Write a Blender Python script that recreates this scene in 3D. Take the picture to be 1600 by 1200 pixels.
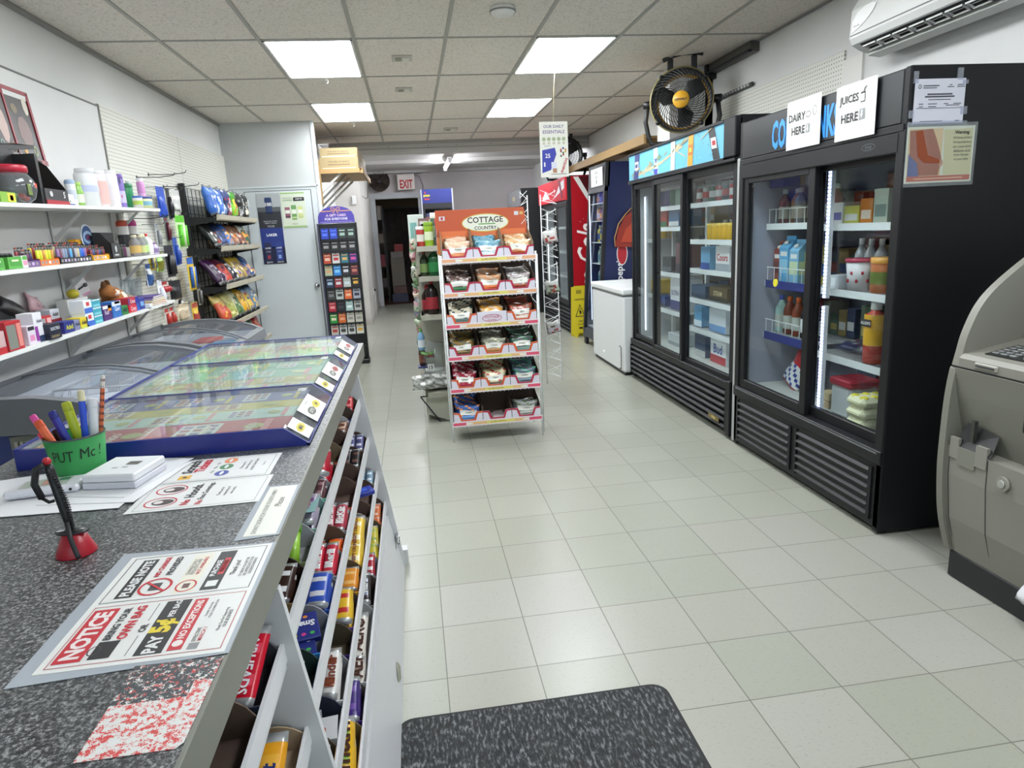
import bpy, math, random
from mathutils import Vector, Matrix, Euler
random.seed(7)
for o in list(bpy.data.objects): bpy.data.objects.remove(o)
S = bpy.context.scene
C = S.collection
PI = math.pi
# ---------------- camera ----------------
def make_camera():
    yaw, pitch, roll, foc, h = 0.1349082, -0.22340356, -0.05056004, 1057.8802, 1.44542605
    cy, sy, cp, sp = math.cos(yaw), math.sin(yaw), math.cos(pitch), math.sin(pitch)
    f = Vector((sy*cp, cy*cp, sp)); r0 = Vector((cy, -sy, 0)); u0 = r0.cross(f)
    r = r0*math.cos(roll) + u0*math.sin(roll); u = -r0*math.sin(roll) + u0*math.cos(roll)
    cam = bpy.data.cameras.new('camera'); o = bpy.data.objects.new('camera', cam); C.objects.link(o)
    M = Matrix.Identity(4)
    for i in range(3):
        M[i][0] = r[i]; M[i][1] = u[i]; M[i][2] = -f[i]
    M.translation = Vector((0, 0, h))
    o.matrix_world = M
    cam.sensor_fit = 'HORIZONTAL'; cam.sensor_width = 36.0; cam.lens = foc/1600*36.0
    cam.clip_start = .05; cam.clip_end = 60
    S.camera = o
make_camera()
# ---------------- world / exposure ----------------
w = bpy.data.worlds.new('daylight'); S.world = w; w.use_nodes = True
bg = w.node_tree.nodes['Background']
bg.inputs[0].default_value = (0.80, 0.90, 1.0, 1); bg.inputs[1].default_value = 3.2
S.view_settings.view_transform = 'Standard'; S.view_settings.look = 'None'
S.view_settings.gamma = 1.0; S.view_settings.use_curve_mapping = False
S.view_settings.exposure = 0.0
PANEL_E = 24.5     # emission of the ceiling light panels
# ---------------- materials ----------------
def lin(c): return c/12.92 if c <= .04045 else ((c+.055)/1.055)**2.4
def rgb(h):
    h = h.lstrip('#'); return tuple(lin(int(h[i:i+2], 16)/255) for i in (0, 2, 4)) + (1,)
_m = {}
def M(h, r=.5, m=0.0, e=0.0, s=.5):
    k = (h, r, m, e, s)
    if k in _m: return _m[k]
    t = bpy.data.materials.new('mat_%s' % h); t.use_nodes = True
    b = t.node_tree.nodes['Principled BSDF']
    b.inputs['Base Color'].default_value = rgb(h); b.inputs['Roughness'].default_value = r
    b.inputs['Metallic'].default_value = m; b.inputs['Specular IOR Level'].default_value = s
    if e:
        b.inputs['Emission Color'].default_value = rgb(h); b.inputs['Emission Strength'].default_value = e
    _m[k] = t; return t
def nodes(name, rough=.5):
    t = bpy.data.materials.new(name); t.use_nodes = True
    nt = t.node_tree; b = nt.nodes['Principled BSDF']; b.inputs['Roughness'].default_value = rough
    return t, nt, b
def N(nt, kind, **kw):
    n = nt.nodes.new(kind)
    for k, v in kw.items(): setattr(n, k, v)
    return n
def mth(nt, op, a, b=None, c=None):
    n = nt.nodes.new('ShaderNodeMath'); n.operation = op
    for i, x in enumerate((a, b, c)):
        if x is None: continue
        if isinstance(x, (int, float)): n.inputs[i].default_value = x
        else: nt.links.new(x, n.inputs[i])
    return n.outputs[0]
def mixc(nt, fac, a, b):
    n = nt.nodes.new('ShaderNodeMix'); n.data_type = 'RGBA'
    for i, x in ((0, fac), (6, a), (7, b)):
        if isinstance(x, (int, float, tuple)): n.inputs[i].default_value = x
        else: nt.links.new(x, n.inputs[i])
    return n.outputs[2]
def noise(nt, scale, detail=2, vec=None, rough=.5):
    n = nt.nodes.new('ShaderNodeTexNoise'); n.inputs['Scale'].default_value = scale
    n.inputs['Detail'].default_value = detail; n.inputs['Roughness'].default_value = rough
    if vec is None:
        g = nt.nodes.new('ShaderNodeNewGeometry'); vec = g.outputs['Position']
    nt.links.new(vec, n.inputs['Vector']); return n
def ramp(nt, fac, stops):
    n = nt.nodes.new('ShaderNodeValToRGB'); cr = n.color_ramp
    while len(cr.elements) < len(stops): cr.elements.new(.5)
    for e, (p, c) in zip(cr.elements, stops):
        e.position = p; e.color = c if isinstance(c, tuple) else rgb(c)
    nt.links.new(fac, n.inputs[0]); return n.outputs[0]
def glass(tint='#f4f8f8', k=1.0, rough=.02, name='clear_glass', haze=0.0):
    t = bpy.data.materials.new(name); t.use_nodes = True; nt = t.node_tree; nt.nodes.clear()
    o = N(nt, 'ShaderNodeOutputMaterial'); tr = N(nt, 'ShaderNodeBsdfTransparent'); gl = N(nt, 'ShaderNodeBsdfGlossy')
    tr.inputs[0].default_value = rgb(tint); gl.inputs['Roughness'].default_value = rough
    g = N(nt, 'ShaderNodeNewGeometry'); vd = N(nt, 'ShaderNodeVectorMath', operation='DOT_PRODUCT')
    nt.links.new(g.outputs['Normal'], vd.inputs[0]); nt.links.new(g.outputs['Incoming'], vd.inputs[1])
    c_ = mth(nt, 'SUBTRACT', 1.0, mth(nt, 'ABSOLUTE', vd.outputs['Value'])); mx = N(nt, 'ShaderNodeMixShader')
    f = mth(nt, 'MULTIPLY', mth(nt, 'MULTIPLY_ADD', mth(nt, 'POWER', c_, 5.0), .96, .04), .6*k)
    nt.links.new(f, mx.inputs[0]); nt.links.new(tr.outputs[0], mx.inputs[1]); nt.links.new(gl.outputs[0], mx.inputs[2])
    last = mx.outputs[0]
    if haze:
        df = N(nt, 'ShaderNodeBsdfDiffuse'); df.inputs[0].default_value = (.75, .77, .8, 1)
        m2 = N(nt, 'ShaderNodeMixShader'); m2.inputs[0].default_value = haze
        nt.links.new(last, m2.inputs[1]); nt.links.new(df.outputs[0], m2.inputs[2]); last = m2.outputs[0]
    nt.links.new(last, o.inputs[0]); return t
GLASS = glass()
FILM = glass('#eef2f2', 1.6, .12, 'clear_film', .10)
CLEAR = glass('#e6ecec', 2.0, .05, 'clear_plastic', .12)
LIDGLASS = glass('#e6eaee', .9, .03, 'freezer_lid_glass', .06)
CASEGLASS = glass('#f2f6f5', .9, .02, 'display_case_glass', .07)  # diffuse veil stands in for reflection washing out the tickets
WHITE = M('#e8e8e4', .5); BLACK = M('#101114', .45); CHROME = M('#c9cbcc', .25, 1.0)
WIREW = M('#e9ebea', .4); DKMETAL = M('#3a3c3c', .4, .6)
# ---------------- mesh builder ----------------
_txt = {}
def glyphs(s, bold=0.0, shear=0.0):
    k = (s, bold, shear)
    if k not in _txt:
        cu = bpy.data.curves.new('t', 'FONT'); cu.body = s; cu.size = 1; cu.resolution_u = 2
        cu.offset = bold; cu.shear = shear; cu.space_line = .85
        ob = bpy.data.objects.new('t', cu)
        me = bpy.data.meshes.new_from_object(ob)
        vs = [(v.co.x, v.co.y) for v in me.vertices]; fs = [tuple(p.vertices) for p in me.polygons]
        bpy.data.objects.remove(ob); bpy.data.curves.remove(cu); bpy.data.meshes.remove(me)
        if vs:
            x0 = min(v[0] for v in vs); x1 = max(v[0] for v in vs); y0 = min(v[1] for v in vs); y1 = max(v[1] for v in vs)
            vs = [((v[0]-x0)/max(1e-6, x1-x0), (v[1]-y0)/max(1e-6, y1-y0)) for v in vs]
            asp = (x1-x0)/max(1e-6, y1-y0)
        else: asp = 1
        _txt[k] = (vs, fs, asp)
    return _txt[k]
def T(x=0, y=0, z=0, rz=0, rx=0, ry=0):
    return Matrix.Translation((x, y, z)) @ Euler((rx, ry, rz), 'XYZ').to_matrix().to_4x4()
class MB:
    def __init__(s, M0=None): s.v = []; s.f = []; s.mi = []; s.sm = []; s.mats = []; s.M = M0.copy() if M0 else Matrix()
    def add(s, vs, fs, mat, smooth=False):
        if mat not in s.mats: s.mats.append(mat)
        k = s.mats.index(mat); b = len(s.v)
        s.v += [s.M @ Vector(v) for v in vs]
        for f in fs: s.f.append(tuple(b+i for i in f)); s.mi.append(k); s.sm.append(smooth)
        return s
    def box(s, x0, x1, y0, y1, z0, z1, mat, c=0):
        if x1 < x0: x0, x1 = x1, x0
        if y1 < y0: y0, y1 = y1, y0
        if z1 < z0: z0, z1 = z1, z0
        c = min(c, .49*(x1-x0), .49*(y1-y0), .49*(z1-z0))
        if c <= 0:
            vs = [(x, y, z) for z in (z0, z1) for y in (y0, y1) for x in (x0, x1)]
            return s.add(vs, [(0,2,3,1),(4,5,7,6),(0,1,5,4),(2,6,7,3),(0,4,6,2),(1,3,7,5)], mat)
        X, Y, Z = (x0, x1), (y0, y1), (z0, z1); vs = []; ix = {}
        for i in (0, 1):
            for j in (0, 1):
                for k in (0, 1):
                    sx, sy, sz = (c if i == 0 else -c), (c if j == 0 else -c), (c if k == 0 else -c)
                    ix[i, j, k, 'x'] = len(vs); vs.append((X[i], Y[j]+sy, Z[k]+sz))
                    ix[i, j, k, 'y'] = len(vs); vs.append((X[i]+sx, Y[j], Z[k]+sz))
                    ix[i, j, k, 'z'] = len(vs); vs.append((X[i]+sx, Y[j]+sy, Z[k]))
        fs = []
        for i in (0, 1):
            q = [ix[i,0,0,'x'], ix[i,0,1,'x'], ix[i,1,1,'x'], ix[i,1,0,'x']]; fs.append(q if i == 0 else q[::-1])
            q = [ix[0,i,0,'y'], ix[1,i,0,'y'], ix[1,i,1,'y'], ix[0,i,1,'y']]; fs.append(q if i == 0 else q[::-1])
            q = [ix[0,0,i,'z'], ix[0,1,i,'z'], ix[1,1,i,'z'], ix[1,0,i,'z']]; fs.append(q if i == 0 else q[::-1])
        for a in (0, 1):
            for b in (0, 1):
                fs.append([ix[0,a,b,'y'], ix[1,a,b,'y'], ix[1,a,b,'z'], ix[0,a,b,'z']])
                fs.append([ix[a,0,b,'x'], ix[a,1,b,'x'], ix[a,1,b,'z'], ix[a,0,b,'z']])
                fs.append([ix[a,b,0,'x'], ix[a,b,1,'x'], ix[a,b,1,'y'], ix[a,b,0,'y']])
        for i in (0, 1):
            for j in (0, 1):
                for k in (0, 1): fs.append([ix[i,j,k,'x'], ix[i,j,k,'y'], ix[i,j,k,'z']])
        return s.add(vs, fs, mat)
    def face(s, pts, mat): return s.add(pts, [tuple(range(len(pts)))], mat)
    def slab(s, pts, d, mat):          # a polygon given thickness d (vector)
        n = len(pts); d = Vector(d)
        vs = [Vector(p) for p in pts] + [Vector(p)+d for p in pts]
        fs = [tuple(range(n))[::-1], tuple(range(n, 2*n))] + [(i, (i+1) % n, n+(i+1) % n, n+i) for i in range(n)]
        return s.add(vs, fs, mat)
    def prism(s, prof, ax, a, b, mat, smooth=False):   # profile in the two other axes, extruded a..b along ax
        def P(u, v, w): return {'x': (w, u, v), 'y': (u, w, v), 'z': (u, v, w)}[ax]
        n = len(prof)
        vs = [P(u, v, a) for u, v in prof] + [P(u, v, b) for u, v in prof]
        s.add(vs, [tuple(range(n))[::-1], tuple(range(n, 2*n))], mat)
        return s.add(vs, [(i, (i+1) % n, n+(i+1) % n, n+i) for i in range(n)], mat, smooth)
    def cyl(s, p0, p1, r0, mat, r1=None, n=12, caps=True, smooth=True):
        if r1 is None: r1 = r0
        p0 = Vector(p0); p1 = Vector(p1); d = (p1-p0).normalized()
        a = d.orthogonal().normalized(); b = d.cross(a)
        vs = []
        for p, r in ((p0, r0), (p1, r1)):
            for i in range(n):
                t = 2*PI*i/n; vs.append(p + (a*math.cos(t) + b*math.sin(t))*r)
        s.add(vs, [(i, (i+1) % n, n+(i+1) % n, n+i) for i in range(n)], mat, smooth)
        if caps: s.add(vs, [tuple(range(n))[::-1], tuple(range(n, 2*n))], mat)
        return s
    def lathe(s, prof, mat, c=(0, 0, 0), n=16, sx=1, sy=1, closed=True, smooth=True):   # prof [(r,z)]
        vs = []; m = len(prof)
        for r, z in prof:
            for i in range(n):
                t = 2*PI*i/n; vs.append((c[0]+r*sx*math.cos(t), c[1]+r*sy*math.sin(t), c[2]+z))
        s.add(vs, [(j*n+i, j*n+(i+1) % n, (j+1)*n+(i+1) % n, (j+1)*n+i) for j in range(m-1) for i in range(n)], mat, smooth)
        if closed: s.add(vs, [tuple(range(n))[::-1], tuple(range((m-1)*n, m*n))], mat)
        return s
    def tube(s, pts, r, mat, n=5, smooth=True):
        pts = [Vector(p) for p in pts]; vs = []; pa = None
        for i, p in enumerate(pts):
            d = (pts[min(i+1, len(pts)-1)] - pts[max(i-1, 0)])
            d = d.normalized() if d.length > 1e-9 else Vector((0, 0, 1))
            if pa is None: a = d.orthogonal().normalized()
            else:
                a = pa - d*pa.dot(d); a = a.normalized() if a.length > 1e-6 else d.orthogonal().normalized()
            pa = a; b = d.cross(a); rr = r[i] if isinstance(r, (list, tuple)) else r
            for k in range(n):
                t = 2*PI*k/n; vs.append(p + (a*math.cos(t) + b*math.sin(t))*rr)
        m = len(pts)
        s.add(vs, [(j*n+i, j*n+(i+1) % n, (j+1)*n+(i+1) % n, (j+1)*n+i) for j in range(m-1) for i in range(n)], mat, smooth)
        return s.add(vs, [tuple(range(n))[::-1], tuple(range((m-1)*n, m*n))], mat)
    def ball(s, c, r, mat, n=12, m=8):
        rx, ry, rz = (r, r, r) if isinstance(r, (int, float)) else r
        vs = []
        for j in range(m+1):
            p = PI*j/m
            for i in range(n):
                t = 2*PI*i/n; vs.append((c[0]+rx*math.sin(p)*math.cos(t)+1e-7*i, c[1]+ry*math.sin(p)*math.sin(t), c[2]-rz*math.cos(p)))
        return s.add(vs, [(j*n+i, j*n+(i+1) % n, (j+1)*n+(i+1) % n, (j+1)*n+i) for j in range(m) for i in range(n)], mat, True)
    def text(s, st, o, ux, uy, w, h, mat, bold=0.0, shear=0.0, fit=False, off=.0008, mid=True):
        vs, fs, asp = glyphs(st, bold, shear)
        ux = Vector(ux).normalized(); uy = Vector(uy).normalized(); nn = ux.cross(uy)
        if not fit:
            if asp*h > w: h = w/asp
            else: w = asp*h
        o = Vector(o)
        if mid: o = o - ux*w/2 - uy*h/2
        return s.add([o + ux*(x*w) + uy*(y*h) + nn*off for x, y in vs], fs, mat)
    def rect(s, o, ux, uy, w, h, mat, off=.0005, mid=True):
        ux = Vector(ux).normalized(); uy = Vector(uy).normalized(); nn = ux.cross(uy); o = Vector(o)+nn*off
        if mid: o = o - ux*w/2 - uy*h/2
        return s.add([o, o+ux*w, o+ux*w+uy*h, o+uy*h], [(0, 1, 2, 3)], mat)
    def oval(s, o, ux, uy, w, h, mat, off=.0005, n=20, inner=0):
        ux = Vector(ux).normalized(); uy = Vector(uy).normalized(); nn = ux.cross(uy); o = Vector(o)+nn*off
        P = [o+ux*(w/2*math.cos(2*PI*i/n))+uy*(h/2*math.sin(2*PI*i/n)) for i in range(n)]
        if not inner: return s.add(P, [tuple(range(n))], mat)
        Q = [o+ux*((w/2-inner)*math.cos(2*PI*i/n))+uy*((h/2-inner)*math.sin(2*PI*i/n)) for i in range(n)]
        return s.add(P+Q, [(i, (i+1) % n, n+(i+1) % n, n+i) for i in range(n)], mat)
    def bag(s, w, h, d, col, seed=0, nu=8, nv=12, crimp=.06, wr=.12):   # pillow bag: width x, height z, front at -y; base at z=0
        rn = random.Random(seed); ph = [rn.uniform(0, 6.28) for _ in range(6)]
        def thick(u, v):
            e = max(0, 1-abs(2*u-1)**3)**.6 * max(0, 1-abs(2*v-1)**4)**.7
            k = 1 + wr*(math.sin(9*u+ph[0]+4*v)+math.sin(13*v+ph[1])*.8+math.sin(17*u-11*v+ph[2])*.6)
            return d/2*e*k
        for side in (-1, 1):
            vs = []
            for j in range(nv+1):
                v = j/nv
                for i in range(nu+1):
                    u = i/nu; pinch = 1-.05*math.sin(PI*v)
                    x = (u-.5)*w*pinch; z = v*h + .006*math.sin(7*u+ph[3])*(v)
                    y = side*thick(u, v) + .006*math.sin(5*v+ph[4]+2*u)
                    if j in (0, nv): y += .0015*(-1)**i
                    vs.append((x, y, z))
            for j in range(nv):
                for i in range(nu):
                    m = col((i+.5)/nu, (j+.5)/nv, side)
                    b = j*(nu+1)+i; q = (b, b+1, b+nu+2, b+nu+1)
                    s.add([vs[k] for k in q], [(0, 1, 2, 3) if side < 0 else (3, 2, 1, 0)], m, True)
        return s
    def build(s, name, parent=None, origin=None):
        me = bpy.data.meshes.new(name)
        ob = bpy.data.objects.new(name, me); C.objects.link(ob)
        if parent is not None:
            W = Matrix(); q = parent; chain = []
            while q is not None: chain.append(q); q = q.parent
            for q in reversed(chain): W = W @ q.matrix_basis
            I = W.inverted(); vs = [I @ v for v in s.v]; ob.parent = parent
        else:
            if origin is None:
                xs = [v.x for v in s.v]; ys = [v.y for v in s.v]; zs = [v.z for v in s.v]
                origin = Vector(((min(xs)+max(xs))/2, (min(ys)+max(ys))/2, min(zs)))
            origin = Vector(origin); ob.location = origin; vs = [v-origin for v in s.v]
        me.from_pydata([tuple(v) for v in vs], [], s.f)
        for m in s.mats: me.materials.append(m)
        me.polygons.foreach_set('material_index', s.mi); me.polygons.foreach_set('use_smooth', s.sm)
        me.update()
        if any(s.sm):
            import bmesh
            b = bmesh.new(); b.from_mesh(me); bmesh.ops.remove_doubles(b, verts=b.verts, dist=1e-5); b.to_mesh(me); b.free()
        return ob
def tag(o, label, cat, group=None, kind=None):
    o['label'] = label; o['category'] = cat
    if group: o['group'] = group
    if kind: o['kind'] = kind
    return o
def thing(name, label, cat, P, group=None):
    if not isinstance(P, Matrix): P = Matrix.Translation(P)
    o = bpy.data.objects.new(name, None); C.objects.link(o); o.empty_display_size = .05
    o.matrix_basis = P
    return tag(o, label, cat, group)
def struct(name, mb, parent=None):
    o = mb.build(name, parent, origin=(0, 0, 0) if parent is None else None)
    if parent is None: o['kind'] = 'structure'
    return o
X, Y, Z = Vector((1, 0, 0)), Vector((0, 1, 0)), Vector((0, 0, 1))
ORD = ['first', 'second', 'third', 'fourth', 'fifth', 'sixth', 'seventh', 'eighth', 'ninth', 'tenth', 'eleventh', 'twelfth']
# ================= ROOM =================
XL, XR, CZ = -1.98, 2.69, 2.735
TX0, TY0, TS = -0.29999, 2.91901, 0.3048
def floor_mat():
    t, nt, b = nodes('vinyl_floor_tiles', .2)
    g = N(nt, 'ShaderNodeNewGeometry'); sp = N(nt, 'ShaderNodeSeparateXYZ'); nt.links.new(g.outputs['Position'], sp.inputs[0])
    px = mth(nt, 'DIVIDE', mth(nt, 'SUBTRACT', sp.outputs[0], TX0), TS); py = mth(nt, 'DIVIDE', mth(nt, 'SUBTRACT', sp.outputs[1], TY0), TS)
    fx = mth(nt, 'FRACT', px); fy = mth(nt, 'FRACT', py)
    ix = mth(nt, 'FLOOR', px); iy = mth(nt, 'FLOOR', py)
    ex = mth(nt, 'MINIMUM', fx, mth(nt, 'SUBTRACT', 1.0, fx)); ey = mth(nt, 'MINIMUM', fy, mth(nt, 'SUBTRACT', 1.0, fy))
    line = mth(nt, 'LESS_THAN', mth(nt, 'MINIMUM', ex, ey), .0062)
    cb = N(nt, 'ShaderNodeCombineXYZ'); nt.links.new(ix, cb.inputs[0]); nt.links.new(iy, cb.inputs[1])
    wn = N(nt, 'ShaderNodeTexWhiteNoise'); nt.links.new(cb.outputs[0], wn.inputs['Vector'])
    newer = mth(nt, 'MULTIPLY', mth(nt, 'LESS_THAN', iy, -.5), mth(nt, 'GREATER_THAN', ix, .5))
    newer2 = mth(nt, 'MULTIPLY', newer, mth(nt, 'GREATER_THAN', wn.outputs['Value'], .22))
    old = mixc(nt, wn.outputs['Value'], rgb('#95968a'), rgb('#9d9e92'))
    new = mixc(nt, wn.outputs['Value'], rgb('#959488'), rgb('#9f9e96'))
    base = mixc(nt, newer2, old, new)
    mp = N(nt, 'ShaderNodeMapping'); mp.inputs['Scale'].default_value = (3, 8, 1); nt.links.new(g.outputs['Position'], mp.inputs[0])
    n1 = noise(nt, 22, 3, mp.outputs[0], .6)
    sp1 = mth(nt, 'GREATER_THAN', n1.outputs['Fac'], .63)
    base = mixc(nt, mth(nt, 'MULTIPLY', sp1, .42), base, rgb('#74766a'))
    n2 = noise(nt, 3.5, 4); base = mixc(nt, mth(nt, 'MULTIPLY', n2.outputs['Fac'], .14), base, rgb('#97998a'))
    n3 = noise(nt, 130, 2); base = mixc(nt, mth(nt, 'MULTIPLY', mth(nt, 'GREATER_THAN', n3.outputs['Fac'], .71), .35), base, rgb('#5d5f55'))
    base = mixc(nt, mth(nt, 'MULTIPLY', line, .85), base, rgb('#57584e'))
    nt.links.new(base, b.inputs['Base Color'])
    nt.links.new(mth(nt, 'MULTIPLY_ADD', n2.outputs['Fac'], .06, .27), b.inputs['Roughness'])
    bu = N(nt, 'ShaderNodeBump'); bu.inputs['Strength'].default_value = .25; bu.inputs['Distance'].default_value = .002
    hgt = mth(nt, 'SUBTRACT', mth(nt, 'MULTIPLY', noise(nt, 9, 2).outputs['Fac'], .8), line)
    nt.links.new(hgt, bu.inputs['Height']); nt.links.new(bu.outputs[0], b.inputs['Normal'])
    return t
def wall_mat(name, col, col2, sc=1.3):
    t, nt, b = nodes(name, .6)
    n = noise(nt, sc, 5); n2 = noise(nt, 60, 2)
    c = mixc(nt, ramp(nt, n.outputs['Fac'], [(.35, (0, 0, 0, 1)), (.75, (1, 1, 1, 1))]), rgb(col), rgb(col2))
    c = mixc(nt, mth(nt, 'MULTIPLY', n2.outputs['Fac'], .08), c, rgb('#8b8b88'))
    nt.links.new(c, b.inputs['Base Color']); return t
def pegboard_mat():
    t, nt, b = nodes('pegboard', .55)
    g = N(nt, 'ShaderNodeNewGeometry'); sp = N(nt, 'ShaderNodeSeparateXYZ'); nt.links.new(g.outputs['Position'], sp.inputs[0])
    a = mth(nt, 'SUBTRACT', mth(nt, 'FRACT', mth(nt, 'DIVIDE', sp.outputs[1], .0254)), .5)
    c = mth(nt, 'SUBTRACT', mth(nt, 'FRACT', mth(nt, 'DIVIDE', sp.outputs[2], .0254)), .5)
    d = mth(nt, 'SQRT', mth(nt, 'ADD', mth(nt, 'MULTIPLY', a, a), mth(nt, 'MULTIPLY', c, c)))
    hole = mth(nt, 'LESS_THAN', d, .16)
    nt.links.new(mixc(nt, hole, rgb('#d6d5cb'), rgb('#4c4a44')), b.inputs['Base Color']); return t
def tile_mat():
    t, nt, b = nodes('ceiling_tile', .9)
    n = noise(nt, 70, 4, None, .8); n2 = noise(nt, 1.2, 3)
    c = mixc(nt, ramp(nt, n.outputs['Fac'], [(.52, (0, 0, 0, 1)), (.66, (1, 1, 1, 1))]), rgb('#ebe3da'), rgb('#b3aca3'))
    c = mixc(nt, mth(nt, 'MULTIPLY', n2.outputs['Fac'], .2), c, rgb('#a59f95'))
    nt.links.new(c, b.inputs['Base Color']); return t
FLOOR, TILE, PEG = floor_mat(), tile_mat(), pegboard_mat()
WALL = wall_mat('painted_wall', '#d9d9d6', '#cfcfcc'); GREYWALL = wall_mat('grey_board', '#bdbfbf', '#b2b4b4'); PALE = wall_mat('pale_partition', '#ccd3d6', '#c3cacd')
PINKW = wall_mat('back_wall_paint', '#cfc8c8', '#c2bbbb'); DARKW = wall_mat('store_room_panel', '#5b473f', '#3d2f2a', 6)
FY0, FY1 = -2.2, 17.5
b = MB(); b.box(-4, 4, FY0-1, FY1, -.12, 0, FLOOR); struct('floor', b)
b = MB(); b.box(XL-.1, XR+.1, FY0-.1, 10.15, CZ, CZ+.08, TILE); b.box(XL-.1, XR+.1, 10.3, FY1, 2.74, 2.8, M('#c3bfbc', .8)); struct('ceiling', b)
# ceiling grid bars
BAR = M('#a7a49d', .5); b = MB()
GX = [-.265+.6096*k for k in range(-2, 5)]; GY = [4.98+1.12*k for k in range(-6, 5)]
for x in GX: b.box(x-.012, x+.012, FY0, 10.15, CZ-.006, CZ+.01, BAR)
for y in GY: b.box(XL, XR, y-.011, y+.011, CZ-.005, CZ+.01, M('#a09d97', .5))
b.box(XL, XL+.02, FY0, 8.2, CZ-.03, CZ-.004, M('#8d8c88', .5)); b.box(XR-.02, XR, FY0, 10.1, CZ-.012, CZ-.004, M('#8d8c88', .5))
struct('trim_1', b)
# left wall with lower cladding board
b = MB(); b.box(XL-.1, XL, FY0, 8.2, 0, CZ, WALL)
b.box(XL, XL+.014, FY0, 5.09, 0, 2.372, wall_mat('white_cladding', '#dcdcda', '#d0d0cf')); b.box(XL, XL+.018, 3.2, 3.206, 0, 2.37, M('#9c9c9a'))
b.box(XL, XL+.02, FY0, 5.09, 2.37, 2.378, M('#6f6f6d', .6)); struct('wall_left', b)
b = MB(); b.box(XL+.001, XL+.02, 5.09, 8.2, .3, 2.39, PEG); b.box(XL+.001, XL+.024, 5.085, 5.095, 0, 2.385, M('#8e8c86')); b.box(XL+.001, XL+.026, 5.10, 5.14, .6, 1.69, M('#b9b7b1')); b.box(XL+.001, XL+.021, 6.65, 6.655, .3, 2.39, M('#a5a39b')); struct('wall_pegboard', b)
# partition across the end with a hidden door
b = MB(); b.box(XL-.1, -.975, 8.2, 8.3, 2.05, CZ, GREYWALL); b.box(XL-.1, -.975, 8.2, 8.3, 0, 2.05, PALE)
b.box(-1.0, -.972, 8.19, 8.302, 0, CZ, M('#cfd4d6')); b.box(XL, -.985, 8.19, 8.2, 2.04, 2.055, M('#c7cdd0'))
struct('wall_partition', b)
b = MB(); b.box(XL-.1, -1.16, 8.3, 11.7, 0, CZ, WALL); struct('wall_alcove', b)
b = MB(); b.box(XL-.1, -.76, 11.7, 14.9, 0, 2.74, wall_mat('cream_post', '#cfccc6', '#bebbb5'))
b.box(-.99, -.75, 11.69, 14.8, 0, .09, M('#b5b1aa')); struct('wall_post', b)
b = MB(); b.box(-1.79, -1.075, 8.186, 8.2, .01, 2.0, PALE)
dr = struct('door_1', b)
b = MB(); b.box(-1.797, -1.79, 8.188, 8.2, 0, 2.007, M('#4a4c4d')); b.box(-1.075, -1.068, 8.188, 8.2, 0, 2.007, M('#4a4c4d')); b.box(-1.797, -1.068, 8.188, 8.2, 2.0, 2.007, M('#4a4c4d')); b.build('door_gap', dr)
b = MB(); b.cyl((-1.115, 8.186, .93), (-1.115, 8.15, .93), .012, CHROME); b.ball((-1.115, 8.14, .93), .027, CHROME); b.cyl((-1.115, 8.186, .93), (-1.115, 8.18, .93), .032, CHROME, n=16); b.build('door_knob', dr)
# right wall, pegboard, pillar
b = MB(); b.box(XR, XR+.1, FY0, 14.9, 0, CZ, WALL); struct('wall_right', b)
b = MB(); b.box(XR-.014, XR, 4.08, 5.84, 1.4, 2.40, PEG); b.box(XR-.016, XR, 3.9, 4.08, 1.4, 2.345, M('#d4d2cb')); struct('wall_pegboard_right', b)
b = MB(); b.box(2.62, XR, 5.95, 6.25, 0, CZ, WALL); b.box(2.30, XR, 5.95, 6.25, 2.10, CZ, WALL); struct('wall_pillar', b)
b = MB(); b.box(XR-.012, XR, FY0, 3.9, 2.345, 2.36, M('#bdbdb8')); struct('trim_2', b)
# bulkhead, back wall with doorway, store room
b = MB(); b.box(-1.02, XR, 10.15, 10.3, 2.57, CZ+.06, M('#bfbdb9', .6)); b.box(-1.02, XR, 10.143, 10.15, 2.69, 2.735, M('#a9a7a3', .6)); b.box(-1.02, XR, 10.14, 10.152, 2.638, 2.642, M('#6a6865'))
b.box(-1.02, XR, 12.6, 12.8, 2.68, 2.75, M('#b9b6b3', .6)); b.box(-1.02, XR, 14.6, 14.8, 2.69, 2.75, M('#b9b6b3', .6))
for x in (-.2, .35, .75, 1.25): b.cyl((x, 10.141, 2.665), (x, 10.146, 2.665), .006, BLACK, n=6)
struct('wall_bulkhead', b)
b = MB(); b.box(-.76, -.69, 14.8, 14.9, 0, 2.75, PINKW); b.box(.24, XR, 14.8, 14.9, 0, 2.75, PINKW); b.box(-.69, .24, 14.8, 14.9, 2.24, 2.75, PINKW); struct('wall_back', b)
b = MB(); fm = M('#b9bcbf', .45)
b.box(-.76, -.66, 14.74, 14.92, 0, 2.24, fm); b.box(.22, .3, 14.74, 14.92, 0, 2.24, fm); b.box(-.76, .3, 14.72, 14.92, 2.2, 2.31, fm); struct('trim_doorway', b)
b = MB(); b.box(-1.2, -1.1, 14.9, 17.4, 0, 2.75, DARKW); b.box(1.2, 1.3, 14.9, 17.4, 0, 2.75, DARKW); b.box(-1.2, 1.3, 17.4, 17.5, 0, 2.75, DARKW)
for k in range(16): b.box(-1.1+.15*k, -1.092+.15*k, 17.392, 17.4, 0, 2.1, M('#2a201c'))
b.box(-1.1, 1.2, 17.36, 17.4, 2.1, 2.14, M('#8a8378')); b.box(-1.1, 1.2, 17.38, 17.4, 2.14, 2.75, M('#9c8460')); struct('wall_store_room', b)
b = MB(); b.box(-1.1, 1.2, 14.9, 17.4, -.001, .004, M('#5b3a2e', .6)); struct('floor_store_room', b)
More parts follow.
